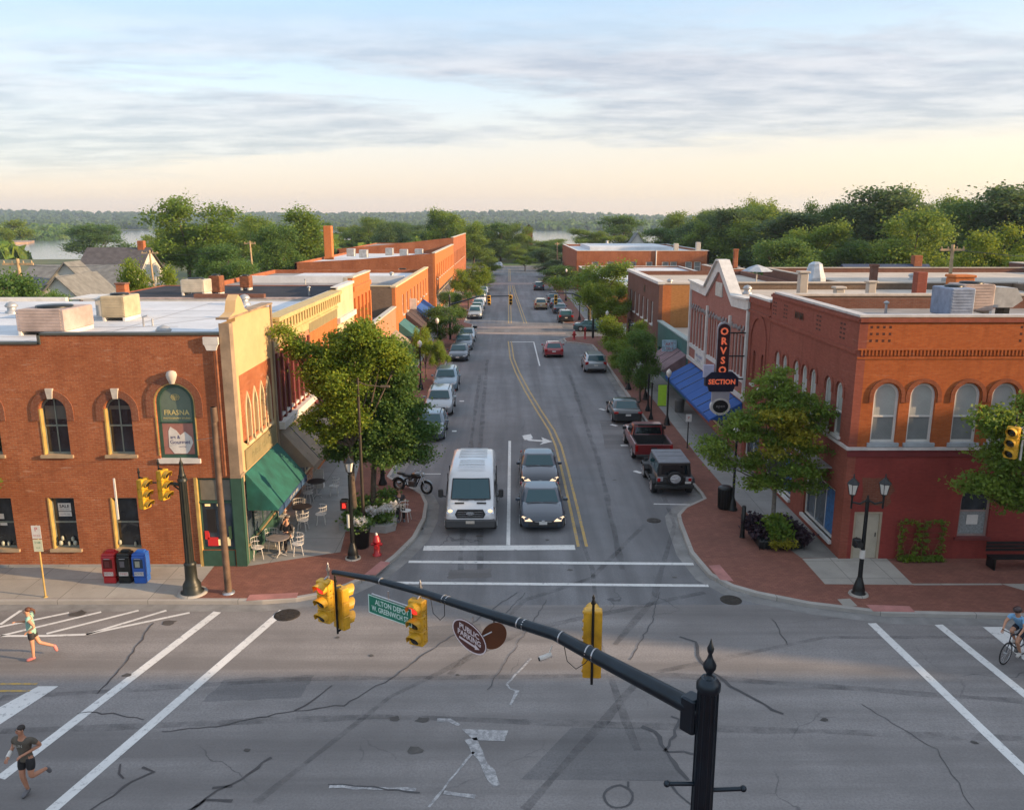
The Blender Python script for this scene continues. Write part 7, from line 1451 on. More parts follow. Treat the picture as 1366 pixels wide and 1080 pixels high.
# pickup truck seen from the rear
def pickup():
    T=thing('pickup_truck','dark red pickup truck with open empty bed parked second on the right','pickup truck',(0,0,0)); c=PCOL['dred']; w_=.98; mb=MB()
    loft(mb,[(-2.85,.8,.5,1.0,0),(-2.8,.92,.45,1.1,.02),(-2.5,.97,.42,1.15,.04),(-1.4,.98,.42,1.2,.04),(-1.2,.98,.42,1.2,0),(.55,.98,.42,1.2,0)],CPROF)
    mb.bbox((.94,1.7,.88),(.1,2.3,.72),.03); mb.bbox((-.94,1.7,.88),(.1,2.3,.72),.03); mb.bbox((0,1.7,.55),(1.85,2.3,.1),.02); mb.build('body',c,T)
    mb=MB(); mb.bbox((0,2.83,.87),(1.86,.09,.66),.03); tg=mb.build('tailgate',c,T); mb=MB(); mb.bbox((0,2.885,.98),(.3,.02,.08),.01); mb.build('handle',PLAST,tg)
    mb=MB(); mb.box(-.88,.88,.6,2.78,.61,.64); mb.box(-.89,-.86,.6,2.78,.64,1.22); mb.box(.86,.89,.6,2.78,.64,1.22); mb.box(-.9,.9,.56,.6,.6,1.22); mb.build('bed_liner',PLAST,T)
    mb=MB(); rings=[]
    for f_,z in ((0,1.18),(.5,1.5),(.9,1.76),(1.,1.82)):
        y0=-1.25+.75*f_; y1=.55-.18*f_; x=.92-.16*f_; c_=.1; rings.append([(x-c_,y0,z),(x,y0+c_,z),(x,y1-c_,z),(x-c_,y1,z),(-x+c_,y1,z),(-x,y1-c_,z),(-x,y0+c_,z),(-x+c_,y0,z)])
    vs=[p for r_ in rings for p in r_]; mb.add(vs,[(i*8+j,i*8+(j+1)%8,i*8+8+(j+1)%8,i*8+8+j) for i in range(3) for j in range(8)],0,True); mb.add(rings[-1],[tuple(range(8))],0); mb.build('cab',c,T)
    def q(nm,a,m_=CGD): mb=MB(); mb.add(a,[tuple(range(len(a)))]); mb.build(nm,m_,T)
    q('rear_window',[(-.72,.555,1.27),(.72,.555,1.27),(.66,.43,1.68),(-.66,.43,1.68)]); q('windshield',[(-.76,-1.2,1.26),(.76,-1.2,1.26),(.68,-.63,1.74),(-.68,-.63,1.74)])
    for s in(-1,1):
        q('side_window',[(s*.935,-1.0,1.25),(s*.935,-.2,1.25),(s*.835,-.2,1.70),(s*.835,-.55,1.70)]); q('side_window',[(s*.935,-.12,1.25),(s*.935,.42,1.25),(s*.835,.33,1.70),(s*.835,-.12,1.70)])
        mb=MB(); mb.bbox((s*.9,2.86,.95),(.14,.08,.4),.02); mb.build('tail_light',TAIL,T); mb=MB(); mb.bbox((s*1.1,-.95,1.3),(.22,.12,.2),.03); mb.build('side_mirror',PLAST,T); mb=MB(); mb.bbox((s*.8,-2.84,.92),(.3,.08,.16),.02); mb.build('headlight',HEADO,T)
    mb=MB(); mb.tube([(-.8,.62,1.2),(-.75,.62,1.9),(.75,.62,1.9),(.8,.62,1.2)],.035,6); mb.tube([(-.6,.62,1.86),(.6,.62,1.86)],.05,6); mb.build('roll_bar',BLK,T)
    mb=MB(); mb.bbox((0,2.95,.5),(1.85,.2,.16),.03); mb.build('rear_bumper',PLAST,T); mb=MB(); mb.bbox((0,-2.88,.55),(1.8,.16,.2),.03); mb.build('front_bumper',PLAST,T); mb=MB(); mb.box(-.16,.16,3.055,3.07,.46,.58); mb.build('license_plate',PLATE,T)
    arches(T,(-1.95,1.6),.985,.38); wheels(T,(-1.95,1.6),1.0,.38); return T
T=pickup(); T.location=(7.8,45.3,0); T.rotation_euler=(0,0,PI); T.location=(7.6,43.9,0); T.scale=(1,.85,.86)
def jeep():
    T=thing('offroad_vehicle','black boxy off-road vehicle with gray hard top and rear spare wheel','off-road vehicle',(0,0,0)); c=PCOL['black']; mb=MB()
    loft(mb,[(-2.05,.62,.55,1.05,0),(-2.0,.66,.5,1.12,.02),(-.95,.72,.45,1.17,.03),(-.9,.78,.45,1.2,0),(1.98,.78,.45,1.15,0),(2.02,.76,.5,1.1,0)],CPROF); mb.build('body',c,T)
    mb=MB(); rings=[]
    for f_,z in ((0,1.15),(.6,1.55),(.95,1.8),(1.,1.84)):
        y0=-.95+.3*f_; y1=2.0-.05*f_; x=.77-.07*f_; c_=.05; rings.append([(x-c_,y0,z),(x,y0+c_,z),(x,y1-c_,z),(x-c_,y1,z),(-x+c_,y1,z),(-x,y1-c_,z),(-x,y0+c_,z),(-x+c_,y0,z)])
    vs=[p for r_ in rings for p in r_]; mb.add(vs,[(i*8+j,i*8+(j+1)%8,i*8+8+(j+1)%8,i*8+8+j) for i in range(3) for j in range(8)],0,False); mb.build('cabin',c,T)
    mb=MB(); mb.bbox((0,.65,1.86),(1.42,2.62,.09),.03); mb.box(-.6,.6,-.1,-.06,1.9,1.92); mb.box(-.6,.6,.7,.74,1.9,1.92); mb.build('hard_top',M('hardtop_gray',(.15,.16,.18),.55,var=.2),T)
    def q(nm,a,m_=CGD): mb=MB(); mb.add(a,[tuple(range(len(a)))]); return mb.build(nm,m_,T)
    q('rear_window',[(-.6,2.015,1.25),(.6,2.015,1.25),(.55,1.975,1.74),(-.55,1.975,1.74)]); q('windshield',[(-.66,-.96,1.25),(.66,-.96,1.25),(.62,-.70,1.76),(-.62,-.70,1.76)])
    for s in(-1,1):
        for a,b in ((-.6,.1),(.2,.9),(1.0,1.85)): q('side_window',[(s*.775,a,1.25),(s*.775,b,1.25),(s*.722,b,1.74),(s*.722,a+.05,1.74)],CG)
        for y in (-1.45,1.25):
            mb=MB(); mb.ext([(y-.55,.72),(y-.42,.92),(y+.42,.92),(y+.58,.7),(y+.5,.68),(y+.38,.86),(y-.38,.86),(y-.47,.68)],lambda u,v,d:(s*(.98-d),u,v),0,.3); mb.build('fender',PLAST,T)
        mb=MB(); mb.bbox((s*.70,2.04,.95),(.14,.1,.2),.02); mb.build('tail_light',TAIL,T); mb=MB(); mb.bbox((s*.66,2.03,.98),(.3,.04,.22),.02); mb.build('lamp_panel',M('pale_lamp_panel',(.3,.3,.32),.4),T); mb=MB(); mb.bbox((s*.95,-.7,1.3),(.2,.1,.22),.03); mb.build('side_mirror',PLAST,T)
        mb=MB(); mb.ball((s*.48,-2.04,.95),(.1,.05,.1)); mb.build('headlight',HEADO,T)
        mb=MB(); mb.bbox((s*.86,-.1,.5),(.14,1.8,.08),.03); mb.build('side_step',PLAST,T)
    mb=MB(); mb.tube([(0,2.08,1.08),(0,2.14,1.08),(0,2.3,1.08),(0,2.33,1.08)],[.34,.37,.37,.33],20); w_=mb.build('spare_wheel',TYRE,T); mb=MB(); mb.tube([(0,2.33,1.08),(0,2.34,1.08)],[.24,.2],14)
    for k in range(5): a=2*PI*k/5; mb.tube([(0,2.35,1.08),(.2*math.cos(a),2.34,1.08+.2*math.sin(a))],.035,5)
    mb.build('rim',M('white_rim',(.5,.5,.52),.35,.3,var=.1),w_)
    mb=MB(); mb.bbox((0,2.13,.6),(1.75,.2,.2),.03); mb.build('rear_bumper',PLAST,T); mb=MB(); mb.bbox((0,-2.15,.6),(1.7,.2,.2),.03); mb.build('front_bumper',PLAST,T); mb=MB(); mb.box(-.72,-.45,2.24,2.25,.8,.92); mb.build('license_plate',PLATE,T)
    wheels(T,(-1.45,1.25),.93,.41,.26); return T
T=jeep(); T.location=(7.62,37.9,0); T.rotation_euler=(0,0,PI); T.scale=(1.02,.85,.86)
# motorcycle
def wheel3(T,c,r,th,spokes=16,ax='x',mt=TYRE,name='wheel',rimm=None):
    mb=MB(); n=26
    pts=[(c[0],c[1]+r*math.cos(2*PI*k/n),c[2]+r*math.sin(2*PI*k/n)) for k in range(n+1)]; mb.tube(pts,th,8,caps=False); w_=mb.build(name,mt,T)
    mb=MB(); pts=[(c[0],c[1]+(r-th*1.3)*math.cos(2*PI*k/n),c[2]+(r-th*1.3)*math.sin(2*PI*k/n)) for k in range(n+1)]; mb.tube(pts,th*.5,6,caps=False)
    for k in range(spokes):
        a=2*PI*k/spokes; mb.tube([(c[0]+.02*(-1)**k,c[1],c[2]),(c[0],c[1]+(r-th)*math.cos(a),c[2]+(r-th)*math.sin(a))],.004 if spokes>12 else .008,4)
    mb.tube([(c[0]-.05,c[1],c[2]),(c[0]+.05,c[1],c[2])],.03,8); mb.build('spokes',rimm or RIM,w_); return w_
def moto():
    T=thing('motorcycle','black motorcycle with chrome engine parked at the left kerb corner','motorcycle',(0,0,0))   # front faces -Y
    wheel3(T,(0,-.75,.31),.27,.05,14); wheel3(T,(0,.7,.31),.26,.065,10)
    mb=MB(); mb.tube([(-.08,-.75,.31),(-.08,-.55,.72),(-.08,-.45,.92)],.025,6); mb.tube([(.08,-.75,.31),(.08,-.55,.72),(.08,-.45,.92)],.025,6); mb.tube([(-.36,-.28,1.0),(-.2,-.42,1.04),(.2,-.42,1.04),(.36,-.28,1.0)],.016,6); mb.build('fork_and_handlebar',CHR,T)
    mb=MB(); mb.ball((0,-.22,.82),(.16,.32,.14),12); mb.build('fuel_tank',PCOL['black'],T); mb=MB(); mb.ball((0,.25,.77),(.16,.3,.08),12); mb.ball((0,.6,.83),(.13,.24,.07),12); mb.build('seat',M('black_leather',(.015,.015,.016),.5),T)
    mb=MB(); mb.bbox((0,-.02,.42),(.26,.38,.3),.04); mb.tube([(0,-.12,.5),(0,-.2,.72)],.09,10); mb.tube([(0,.1,.5),(0,.12,.7)],.09,10); mb.build('engine',M('engine_metal',(.18,.18,.19),.35,.8,var=.3,scale=12),T)
    mb=MB(); mb.tube([(.14,-.2,.5),(.17,-.1,.25),(.18,.4,.28),(.18,.95,.34)],[.03,.035,.045,.05],8); mb.build('exhaust_pipe',CHR,T); mb=MB(); mb.tube([(0,-.46,.9),(0,-.1,.7),(0,.3,.62),(0,.7,.31)],.03,6); mb.tube([(0,-.4,.75),(0,-.2,.3),(0,.25,.25),(0,.4,.6)],.025,6); mb.build('frame',BLK,T)
    mb=MB(); mb.ball((0,-.55,.9),(.1,.09,.1),12); mb.build('headlight',HEADO,T); mb=MB(); mb.ext([(.7+.36*math.cos(a),.31+.36*math.sin(a)) for a in [.35+PI*.75*k/10 for k in range(11)]]+[(.7+.33*math.cos(a),.31+.33*math.sin(a)) for a in [.35+PI*.75*k/10 for k in range(10,-1,-1)]],lambda u,v,d:(-.08+d,u,v),0,.16); mb.ext([(-.75+.35*math.cos(a),.31+.35*math.sin(a)) for a in [PI*.2+PI*.6*k/10 for k in range(11)]]+[(-.75+.32*math.cos(a),.31+.32*math.sin(a)) for a in [PI*.2+PI*.6*k/10 for k in range(10,-1,-1)]],lambda u,v,d:(-.06+d,u,v),0,.12); mb.build('mudguard',PCOL['black'],T)
    mb=MB(); mb.tube([(.2,-.3,1.0),(.3,-.28,1.15)],.008,5); mb.ball((.3,-.28,1.17),(.06,.02,.04)); mb.tube([(-.2,-.3,1.0),(-.3,-.28,1.15)],.008,5); mb.ball((-.3,-.28,1.17),(.06,.02,.04)); mb.build('mirror',CHR,T); return T
T=moto(); c=G(549,660); T.location=(c[0],c[1]+.25,0.05); T.rotation_euler=(0,math.radians(6),math.radians(68))
# ---------------------------------------------------------------- people
def skin(name,verts,edges,mat,parent,root=0,sub=2):
    me=bpy.data.meshes.new(name); me.from_pydata([v[:3] for v in verts],[],[]); me.edges.add(len(edges)); me.edges.foreach_set('vertices',[i for e in edges for i in e]); me.update()
    o=bpy.data.objects.new(name,me); sc.collection.objects.link(o); m_=o.modifiers.new('s','SKIN'); m_.use_smooth_shade=True
    for i,v in enumerate(verts):
        r_=v[3]; me.skin_vertices[0].data[i].radius=(r_ if hasattr(r_,'__len__') else (r_,r_)); me.skin_vertices[0].data[i].use_root=(i==root)
    o.modifiers.new('u','SUBSURF').levels=sub; dg=bpy.context.evaluated_depsgraph_get(); dg.update(); nm=bpy.data.meshes.new_from_object(o.evaluated_get(dg)); o.modifiers.clear(); o.data=nm
    nm.name=name; nm.materials.clear(); nm.materials.append(mat); nm.polygons.foreach_set('use_smooth',[True]*len(nm.polygons)); bpy.data.meshes.remove(me); o.parent=parent; return o
SKIN=M('skin_light',(.50,.26,.16),.55,var=.08,scale=8); SKIN2=M('skin_tan',(.42,.20,.12),.55,var=.08,scale=8); SHOE=M('shoe_gray',(.12,.12,.13),.6); SHOEP=M('shoe_pink',(.55,.18,.16),.6)
def hand(vs,es,wr,dirn,side,up=Vector((0,0,1))):
    d=dirn.normalized(); s_=d.cross(up).normalized() if abs(d.dot(up))<.95 else Vector((1,0,0)); w_=Vector(vs[wr][:3]); p=w_+d*.05; vs.append((*p,.024)); ip=len(vs)-1; es.append((wr,ip)); p2=w_+d*.09; vs.append((*p2,.026)); ik=len(vs)-1; es.append((ip,ik)); cu=s_.cross(d)
    for k in range(4):
        q=p2+s_*(k-1.5)*.021+d*.02; e=q+d*(.035,.042,.038,.028)[k]-cu*.012; f_=e+d*.015-cu*.03
        vs.append((*q,.009)); a=len(vs)-1; vs.append((*e,.008)); b=len(vs)-1; vs.append((*f_,.007)); c_=len(vs)-1; es+= [(ik,a),(a,b),(b,c_)]
    q=p+s_*side*.04+d*.01; vs.append((*q,.01)); a=len(vs)-1; vs.append((*(q+d*.035+s_*side*.008),.008)); es+=[(ip,a),(a,len(vs)-1)]
def person(label,J,mats,loc,rz,shirt='tee',hair='short',group=None,scale=1.,female=False,cat='person'):
    """J: joints in metres; person faces -Y"""
    T=thing('person',label,cat,(0,0,0),group); V={k:Vector(v) for k,v in J.items()}; sk=mats['skin']; f=.9 if female else 1.
    vs=[];es=[];ix={}
    def a(k,p,r): vs.append((*p,r)); ix[k]=len(vs)-1; return ix[k]
    hip=(V['hl']+V['hr'])/2; a('p',hip,(.13*f,.11)); ch=V['chest']; a('w',hip.lerp(ch,.45),(.115*f,.095)); a('c',ch,(.135*f,.11)); a('n0',V['neck'],(.07,.06)); a('n1',V['neck'].lerp(V['head'],.45),(.052,.052)); a('h',V['head']-Vector((0,0,.05)),(.072,.08)); a('ht',V['head']+Vector((0,0,.06)),(.078,.09))
    es+=[(0,1),(1,2),(2,3),(3,4),(4,5),(5,6)]
    for s,c_ in (('l',1),('r',-1)):
        a('s'+s,V['s'+s],.062*f); a('e'+s,V['e'+s],.043*f); a('w'+s,V['w'+s],.029*f); a('h'+s,V['h'+s],.095*f); a('k'+s,V['k'+s],.062*f); a('cf'+s,V['k'+s].lerp(V['a'+s],.35),.058*f); a('a'+s,V['a'+s],.038); a('t'+s,V['t'+s],.032)
        es+=[(ix['c'],ix['s'+s]),(ix['s'+s],ix['e'+s]),(ix['e'+s],ix['w'+s]),(ix['p'],ix['h'+s]),(ix['h'+s],ix['k'+s]),(ix['k'+s],ix['cf'+s]),(ix['cf'+s],ix['a'+s]),(ix['a'+s],ix['t'+s])]
        hand(vs,es,ix['w'+s],V['w'+s]-V['e'+s],c_)
    skin('body',vs,es,sk,T)
    hd=V['head']; fd=Vector(J.get('face',(0,-1,0))).normalized(); rt=fd.cross(Vector((0,0,1))).normalized(); up=Vector((0,0,1))
    mb=MB(); mb.ball(tuple(hd+fd*.095-up*.005),(.014,.014,.02),6); 
    for s in(-1,1): mb.ball(tuple(hd+rt*s*.082+up*.0),(.012,.018,.03),6)
    mb.build('nose_and_ears',sk,T); mb=MB()
    for s in(-1,1): mb.ball(tuple(hd+fd*.083+rt*s*.03+up*.025),.012,6)
    mb.build('eyes',M('eye_dark',(.03,.02,.02),.3,var=0),T); mb=MB(); mb.ball(tuple(hd+fd*.085-up*.045),(.024,.012,.007),6); mb.build('mouth',M('lips',(.32,.09,.07),.5,var=0),T)
    mb=MB(); mb.ball(tuple(hd-fd*.038+up*.045),(.084,.086,.07),12,0,8)
    if hair=='tail': mb.ball(tuple(hd-fd*.12+up*.05),(.04,.05,.045),8); mb.tube([hd-fd*.12+up*.05,hd-fd*.19+up*.0,hd-fd*.2-up*.12],[.035,.035,.01],8)
    if hair!='helmet': mb.build('hair',mats['hair'],T)
    else:
        mb=MB(); mb.ball(tuple(hd+up*.06),(.115,.15,.10),12,0,8); mb.build('helmet',mats['hair'],T)
    # clothes, a few millimetres outside the body
    vs=[];es=[];ix={}; a('c',ch,(.158*f,.13)); a('w',hip.lerp(ch,.45),(.138*f,.118)); a('p',hip+Vector((0,0,-.01)),(.16*f,.138)); a('q',hip+Vector((0,0,-.09)),(.165*f,.142)); es.append((2,3)); a('n',V['neck']-Vector((0,0,.045)),(.085,.075)); es+=[(0,1),(1,2),(0,4)]
    sl={'tee':.62,'long':1.9,'tank':.12}[shirt]
    for s in 'lr':
        a('s'+s,V['s'+s],.077*f); es.append((ix['c'],ix['s'+s]))
        q=min(1,sl); a('e'+s,V['s'+s].lerp(V['e'+s],q),(.062 if sl<1.5 else .056)*f); es.append((ix['s'+s],ix['e'+s]))
        if sl>1: a('f'+s,V['e'+s].lerp(V['w'+s],.92),.042*f); es.append((ix['e'+s],ix['f'+s]))
    skin('shirt',vs,es,mats['shirt'],T)
    vs=[];es=[];ix={}; a('p',hip+Vector((0,0,.02)),(.158*f,.138)); a('b',hip+Vector((0,0,.1)),(.142*f,.124)); es.append((0,1)); ln=mats.get('leg',.62)
    for s in 'lr':
        a('h'+s,V['h'+s]+Vector((0,0,-.0)),.122*f); a('k'+s,V['h'+s].lerp(V['k'+s],min(1,ln)),.088 if ln<=1 else .078); es+=[(0,ix['h'+s]),(ix['h'+s],ix['k'+s])]
        if ln>1: a('a'+s,V['k'+s].lerp(V['a'+s],.94),.055); es.append((ix['k'+s],ix['a'+s]))
    skin('shorts' if ln<=1 else 'trousers',vs,es,mats['pants'],T)
    for s in 'lr':
        d=(V['t'+s]-V['a'+s]); hl=V['a'+s]-d*.35; vs=[(*hl,.045),(*(V['a'+s]+d*.3),.056),(*V['t'+s],.05),(*(V['t'+s]+d*.3),.034)]
        skin('shoe',vs,[(0,1),(1,2),(2,3)],mats['shoe'],T,0,1)
    for k in mats.get('extra',()): k(T,V)
    T.location=loc; T.rotation_euler=(0,0,rz); T.scale=(scale,)*3; return T
# running man, comes towards the camera, right foot planted, left foot lifted behind
JM=dict(hl=(.10,0,.93),hr=(-.10,0,.93),chest=(0,-.03,1.28),neck=(0,-.05,1.47),head=(.0,-.075,1.64),face=(-.3,-.95,.25),sl=(.19,-.04,1.40),sr=(-.19,-.02,1.40),el=(.30,.12,1.17),wl=(.10,-.18,1.12),er=(-.30,.06,1.15),wr=(-.27,-.17,1.06),
        kl=(.13,-.10,.52),al=(.20,.33,.42),tl=(.21,.40,.29),kr=(-.09,-.08,.50),ar=(-.06,.0,.10),tr=(-.08,-.15,.045))
def tri_(T,V):
    mb=MB(); text(mb,'RUN',.10,lambda u,v,d:(u,-.185+d,v),-.02,1.32,0); mb.build('chest_print',M('pale_print',(.4,.4,.36),.8,var=0),T)
def band_(T,V):
    mb=MB(); mb.tube([V['er'].lerp(V['wr'],.55),V['er'].lerp(V['wr'],1.15)],[.045,.05],10); mb.build('wrist_towel',WHITE,T)
c=G(42,1058); person('man in gray brown t-shirt and black shorts running towards the camera at the lower left',JM,dict(skin=SKIN2,hair=M('hair_dark',(.018,.012,.01),.6),shirt=M('shirt_gray_brown',(.10,.085,.065),.85,var=.25,scale=6,bmp=.6),pants=M('shorts_black',(.012,.012,.014),.7),shoe=SHOE,leg=.72,extra=(tri_,band_)),(c[0],c[1],0),math.radians(-4))
# running woman seen from behind/side, heading left-away
JW=dict(hl=(.08,.0,.88),hr=(-.08,0,.88),chest=(.0,-.02,1.2),neck=(0,-.03,1.38),head=(0,-.05,1.53),face=(0,-1,0),sl=(.16,0,1.32),sr=(-.16,-.0,1.32),el=(.26,.16,1.13),wl=(.2,-.02,1.0),er=(-.22,-.14,1.12),wr=(-.08,-.32,1.2),
        kl=(.09,.0,.46),al=(.07,-.02,.09),tl=(.06,-.17,.04),kr=(-.09,.14,.47),ar=(-.08,.52,.30),tr=(-.08,.56,.16))
c=G(47,879); person('woman with ponytail in mint tank top running on the sunlit cross street',JW,dict(skin=SKIN,hair=M('hair_brown',(.10,.035,.015),.6),shirt=M('tank_mint',(.28,.50,.42),.8,var=.25,scale=6,bmp=.6),pants=M('shorts_dark',(.02,.018,.02),.7),shoe=SHOEP,leg=.55),(c[0],c[1],0),math.radians(-72),shirt='tank',hair='tail',female=True)
def seated(arm='rest'):
    return dict(hl=(.10,.0,.52),hr=(-.10,0,.52),chest=(0,.06,.88),neck=(0,.05,1.07),head=(0,.02,1.23),face=(0,-1,0),sl=(.19,.05,1.0),sr=(-.19,.05,1.0),el=(.24,-.02,.75),wl=(.12,-.22,.80),er=(-.24,-.02,.75),wr=(-.12,-.26,.78) if arm=='rest' else (-.06,-.12,1.12),
        kl=(.12,-.42,.50),al=(.12,-.40,.10),tl=(.12,-.54,.05),kr=(-.12,-.42,.50),ar=(-.12,-.44,.10),tr=(-.12,-.58,.05))
DKS=M('suit_black',(.014,.013,.015),.8,var=.2); GRYS=M('shirt_dark_gray',(.04,.035,.035),.85,var=.2); HB=M('hair_short_brown',(.07,.04,.025),.6)
# white wire chairs and tables
WCH=M('white_wire_chair',(.62,.60,.56),.4,var=.1)
def chair():
    T=thing('cafe_chair','x','chair'); mb=MB(); n=16
    mb.lathe([(.22,.0),(.23,.012),(.22,.024)],(0,0,.43),n); mb.build('seat',WCH,T); mb=MB()
    for z,r_ in ((.62,.245),(.78,.26)): mb.tube([(r_*math.cos(a),r_*math.sin(a)*.95,z) for a in [PI*k/12-.25+(.5*k/12) for k in range(13)]],.013,5)
    for k in range(9): a=PI*k/8; mb.tube([(.22*math.cos(a),.22*math.sin(a),.45),(.26*math.cos(a),.25*math.sin(a),.78)],.006,4)
    mb.build('backrest',WCH,T)
    for a in (45,135,225,315):
        q=math.radians(a); mb=MB(); mb.tube([(.17*math.cos(q),.17*math.sin(q),.43),(.25*math.cos(q),.25*math.sin(q),0)],.012,5); mb.build('leg',WCH,T)
    return T
def table(m_):
    T=thing('cafe_table','x','table'); mb=MB(); mb.lathe([(.40,0),(.41,.015),(.40,.03)],(0,0,.71),24); mb.build('tabletop',m_,T); mb=MB(); mb.tube([(0,0,.05),(0,0,.71)],.03,8)
    for k in range(4): a=PI/4+k*PI/2; mb.tube([(0,0,.12),(.28*math.cos(a),.28*math.sin(a),.02)],.015,5)
    mb.build('pedestal',M('table_leg_white',(.5,.48,.45),.5),T); return T
ch_=chair(); uc=set()
def pc(x,y,z,rz,label): place(ch_,uc,(x,y,z),math.radians(rz),label,'chair','white metal cafe chairs')
ta=table(M('table_gray_top',(.24,.21,.19),.4,var=.3,scale=5)); tb=table(M('table_dark_top',(.05,.04,.038),.35,var=.3,scale=5))
def tl(x,y,proto_,label): place(proto_,uc,(x,y,.154),R.uniform(0,1),label,'table','round cafe tables')
q=G(373,741,.15); tl(q[0],q[1],ta,'round gray cafe table nearest the corner'); 
pc(q[0]-.72,q[1]-.25,.154,110,'white cafe chair nearest the corner shop post'); pc(q[0]+.68,q[1]+.12,.154,-75,'white cafe chair on the street side of the nearest table'); pc(q[0]-.45,q[1]+.62,.154,30,'white cafe chair behind the nearest table under the awning')
seat=(q[0]+.12,q[1]+.72); person('person in black suit seated behind the nearest cafe table, hand at the face',seated('face'),dict(skin=SKIN,hair=HB,shirt=DKS,pants=DKS,shoe=SHOE,leg=2),(seat[0],seat[1],.1),math.radians(-10),shirt='long'); pc(seat[0],seat[1]+.08,.154,0,'white cafe chair the seated person in black uses')
q=G(404,698,.15); tl(q[0],q[1],tb,'round dark cafe table in the middle of the terrace'); pc(q[0]-.65,q[1]-.35,.154,120,'white cafe chair left of the middle table'); pc(q[0]+.78,q[1]-.05,.154,-80,'white cafe chair on the street side of the middle table'); pc(q[0]-.3,q[1]+.72,.154,20,'white cafe chair behind the middle table'); pc(q[0]+.2,q[1]-.75,.154,175,'white cafe chair in front of the middle table')
q=G(423,662,.15); tl(q[0],q[1],tb,'round dark cafe table farthest along the terrace'); pc(q[0]-.2,q[1]-.8,.154,170,'white cafe chair in front of the farthest table'); pc(q[0]+.75,q[1]+.2,.154,-80,'white cafe chair on the street side of the farthest table'); pc(q[0]-.6,q[1]+.5,.154,40,'white cafe chair behind the farthest table')
q=G(532,694,.15); pc(q[0]-.3,q[1]-.05,.154,-60,'white chair left of the person at the brick corner'); pc(q[0]+.3,q[1]+.0,.154,75,'white chair right of the person at the brick corner'); pc(q[0],q[1]+.4,.154,180,'white chair under the person at the brick corner')
person('person in black top seated at the brick corner by the motorcycle',seated(),dict(skin=SKIN2,hair=HB,shirt=GRYS,pants=DKS,shoe=SHOE,leg=2),(q[0],q[1]+.35,.1),math.radians(15),shirt='tee')
# bicycles and riders
def bike(label,col):
    T=thing('bicycle',label,'bicycle'); wheel3(T,(0,-.52,.34),.32,.02,18); wheel3(T,(0,.52,.34),.32,.02,18); mb=MB(); B=Vector((0,.08,.28)); S_=Vector((0,.22,.80)); Hd=Vector((0,-.36,.84)); Hb=Vector((0,-.40,.70))
    for a,b in ((B,S_),(S_,Hd),(B,Hb),(S_,Vector((0,.52,.34))),(B,Vector((0,.52,.34))),(Hb,Hd)): mb.tube([a,b],.018,6)
    mb.tube([Hb,Vector((0,-.52,.34))],.015,6); mb.tube([S_,Vector((0,.25,.92))],.014,6); mb.build('frame',M('bike_frame_'+col,(.02,.03,.05) if col=='a' else (.03,.03,.03),.35,.3),T)
    mb=MB(); mb.ball((0,.26,.94),(.06,.13,.03)); mb.build('saddle',PLAST,T); mb=MB(); mb.tube([Hd,(0,-.42,.95),(-.22,-.44,.98),(-.24,-.34,.96)],.013,6); mb.tube([(0,-.42,.95),(.22,-.44,.98),(.24,-.34,.96)],.013,6); mb.build('handlebar',PLAST,T)
    mb=MB(); mb.tube([(-.03,.08,.28),(.03,.08,.28)],.09,14); mb.tube([(.05,.08,.28),(.05,.08,.11)],.012,5); mb.tube([(-.05,.08,.28),(-.05,.08,.45)],.012,5); mb.box(.05,.15,.04,.12,.1,.125); mb.box(-.15,-.05,.04,.12,.44,.465); mb.build('crank',M('crank_gray',(.2,.2,.2),.4,.6),T); return T
JC=dict(hl=(.09,.24,1.0),hr=(-.09,.24,1.0),chest=(0,-.02,1.27),neck=(0,-.12,1.43),head=(0,-.2,1.56),face=(0,-1,-.1),sl=(.18,-.08,1.36),sr=(-.18,-.08,1.36),el=(.26,-.22,1.15),wl=(.23,-.36,1.0),er=(-.26,-.22,1.15),wr=(-.23,-.36,1.0),kl=(.1,-.18,.66),al=(.1,.10,.22),tl=(.1,-.04,.15),kr=(-.1,-.16,.92),ar=(-.1,.10,.56),tr=(-.1,-.03,.49))
x0,y0=G(1356,886); bk=bike('bicycle under the rider in light blue at the right edge','a'); bk.location=(x0+.1,y0+.3,0); bk.rotation_euler=(0,0,math.radians(-58))
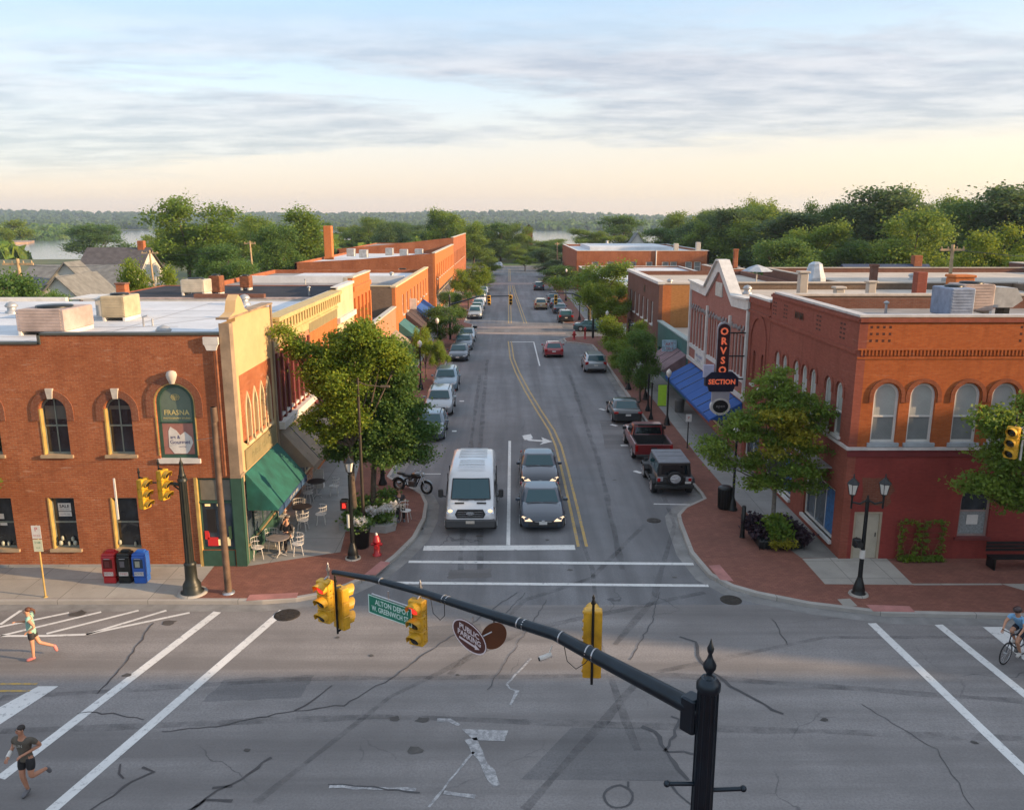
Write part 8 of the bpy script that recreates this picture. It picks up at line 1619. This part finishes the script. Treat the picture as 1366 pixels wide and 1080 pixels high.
person('cyclist in light blue shirt and dark helmet at the right picture edge',JC,dict(skin=SKIN,hair=M('helmet_dark',(.04,.02,.02),.4),shirt=M('shirt_light_blue',(.20,.40,.62),.8,var=.2,scale=6),pants=M('shorts_navy',(.015,.018,.03),.7),shoe=WHITE,leg=.8),(x0+.1,y0+.3,0),math.radians(-58),shirt='tee',hair='helmet')
x1,y1=G(1392,902); bk=bike('bicycle of the second rider cut by the right edge','b'); bk.location=(x1+.05,y1+.35,0); bk.rotation_euler=(0,0,math.radians(-50))
person('cyclist in tan shirt partly cut off by the right picture edge',JC,dict(skin=SKIN2,hair=M('helmet_red',(.25,.06,.03),.4),shirt=M('shirt_tan',(.34,.27,.16),.8,var=.2),pants=DKS,shoe=SHOE,leg=.8),(x1+.05,y1+.35,0),math.radians(-30),shirt='tee',hair='helmet')
# far signals on mast arms
def far_mast(label,x,y,h,dx,n):
    T=thing('signal_pole',label,'signal pole',(x,y,.146)); mb=MB(); mb.tube([(x,y,.1),(x,y,h)],[.13,.09],8); mb.tube([(x,y,h-.8),(x+dx*.5,y,h+.05),(x+dx,y,h+.1)],[.09,.07,.05],8); mb.lathe([(.1,0),(.02,.3)],(x,y,h),8); mb.build('pole',MASTM,T); return T
SGB=MB()
far_mast('left mast arm pole at the brick crosswalk',-6.1,86.,4.6,6.2,2); far_mast('right mast arm pole at the brick crosswalk',9.0,87.2,4.8,-4.6,2)
for (x,z,y,lb) in [(-2.0,4.35,86,'signal midway on the far left mast arm'),(.25,4.4,86,'signal at the tip of the far left mast arm'),(5.0,4.3,87.2,'signal on the far right mast arm')]: signal(lb,(x,y,z-.1),0.,lit=False)
# ---------------------------------------------------------------- air
hm,th_,bh=nt('haze_air'); th_.nodes.remove(bh); pv=nd(th_,'ShaderNodeVolumePrincipled',i_Density=HAZE_D,i_Anisotropy=.2); pv.inputs['Color'].default_value=(.62,.78,1.,1); th_.links.new(pv.outputs[0],th_.nodes['Material Output'].inputs['Volume'])
if HAZE_D>0:
    mb=MB(); mb.box(-5200,5200,-500,5000,-16,110); mb.build('haze',hm,kind='stuff')
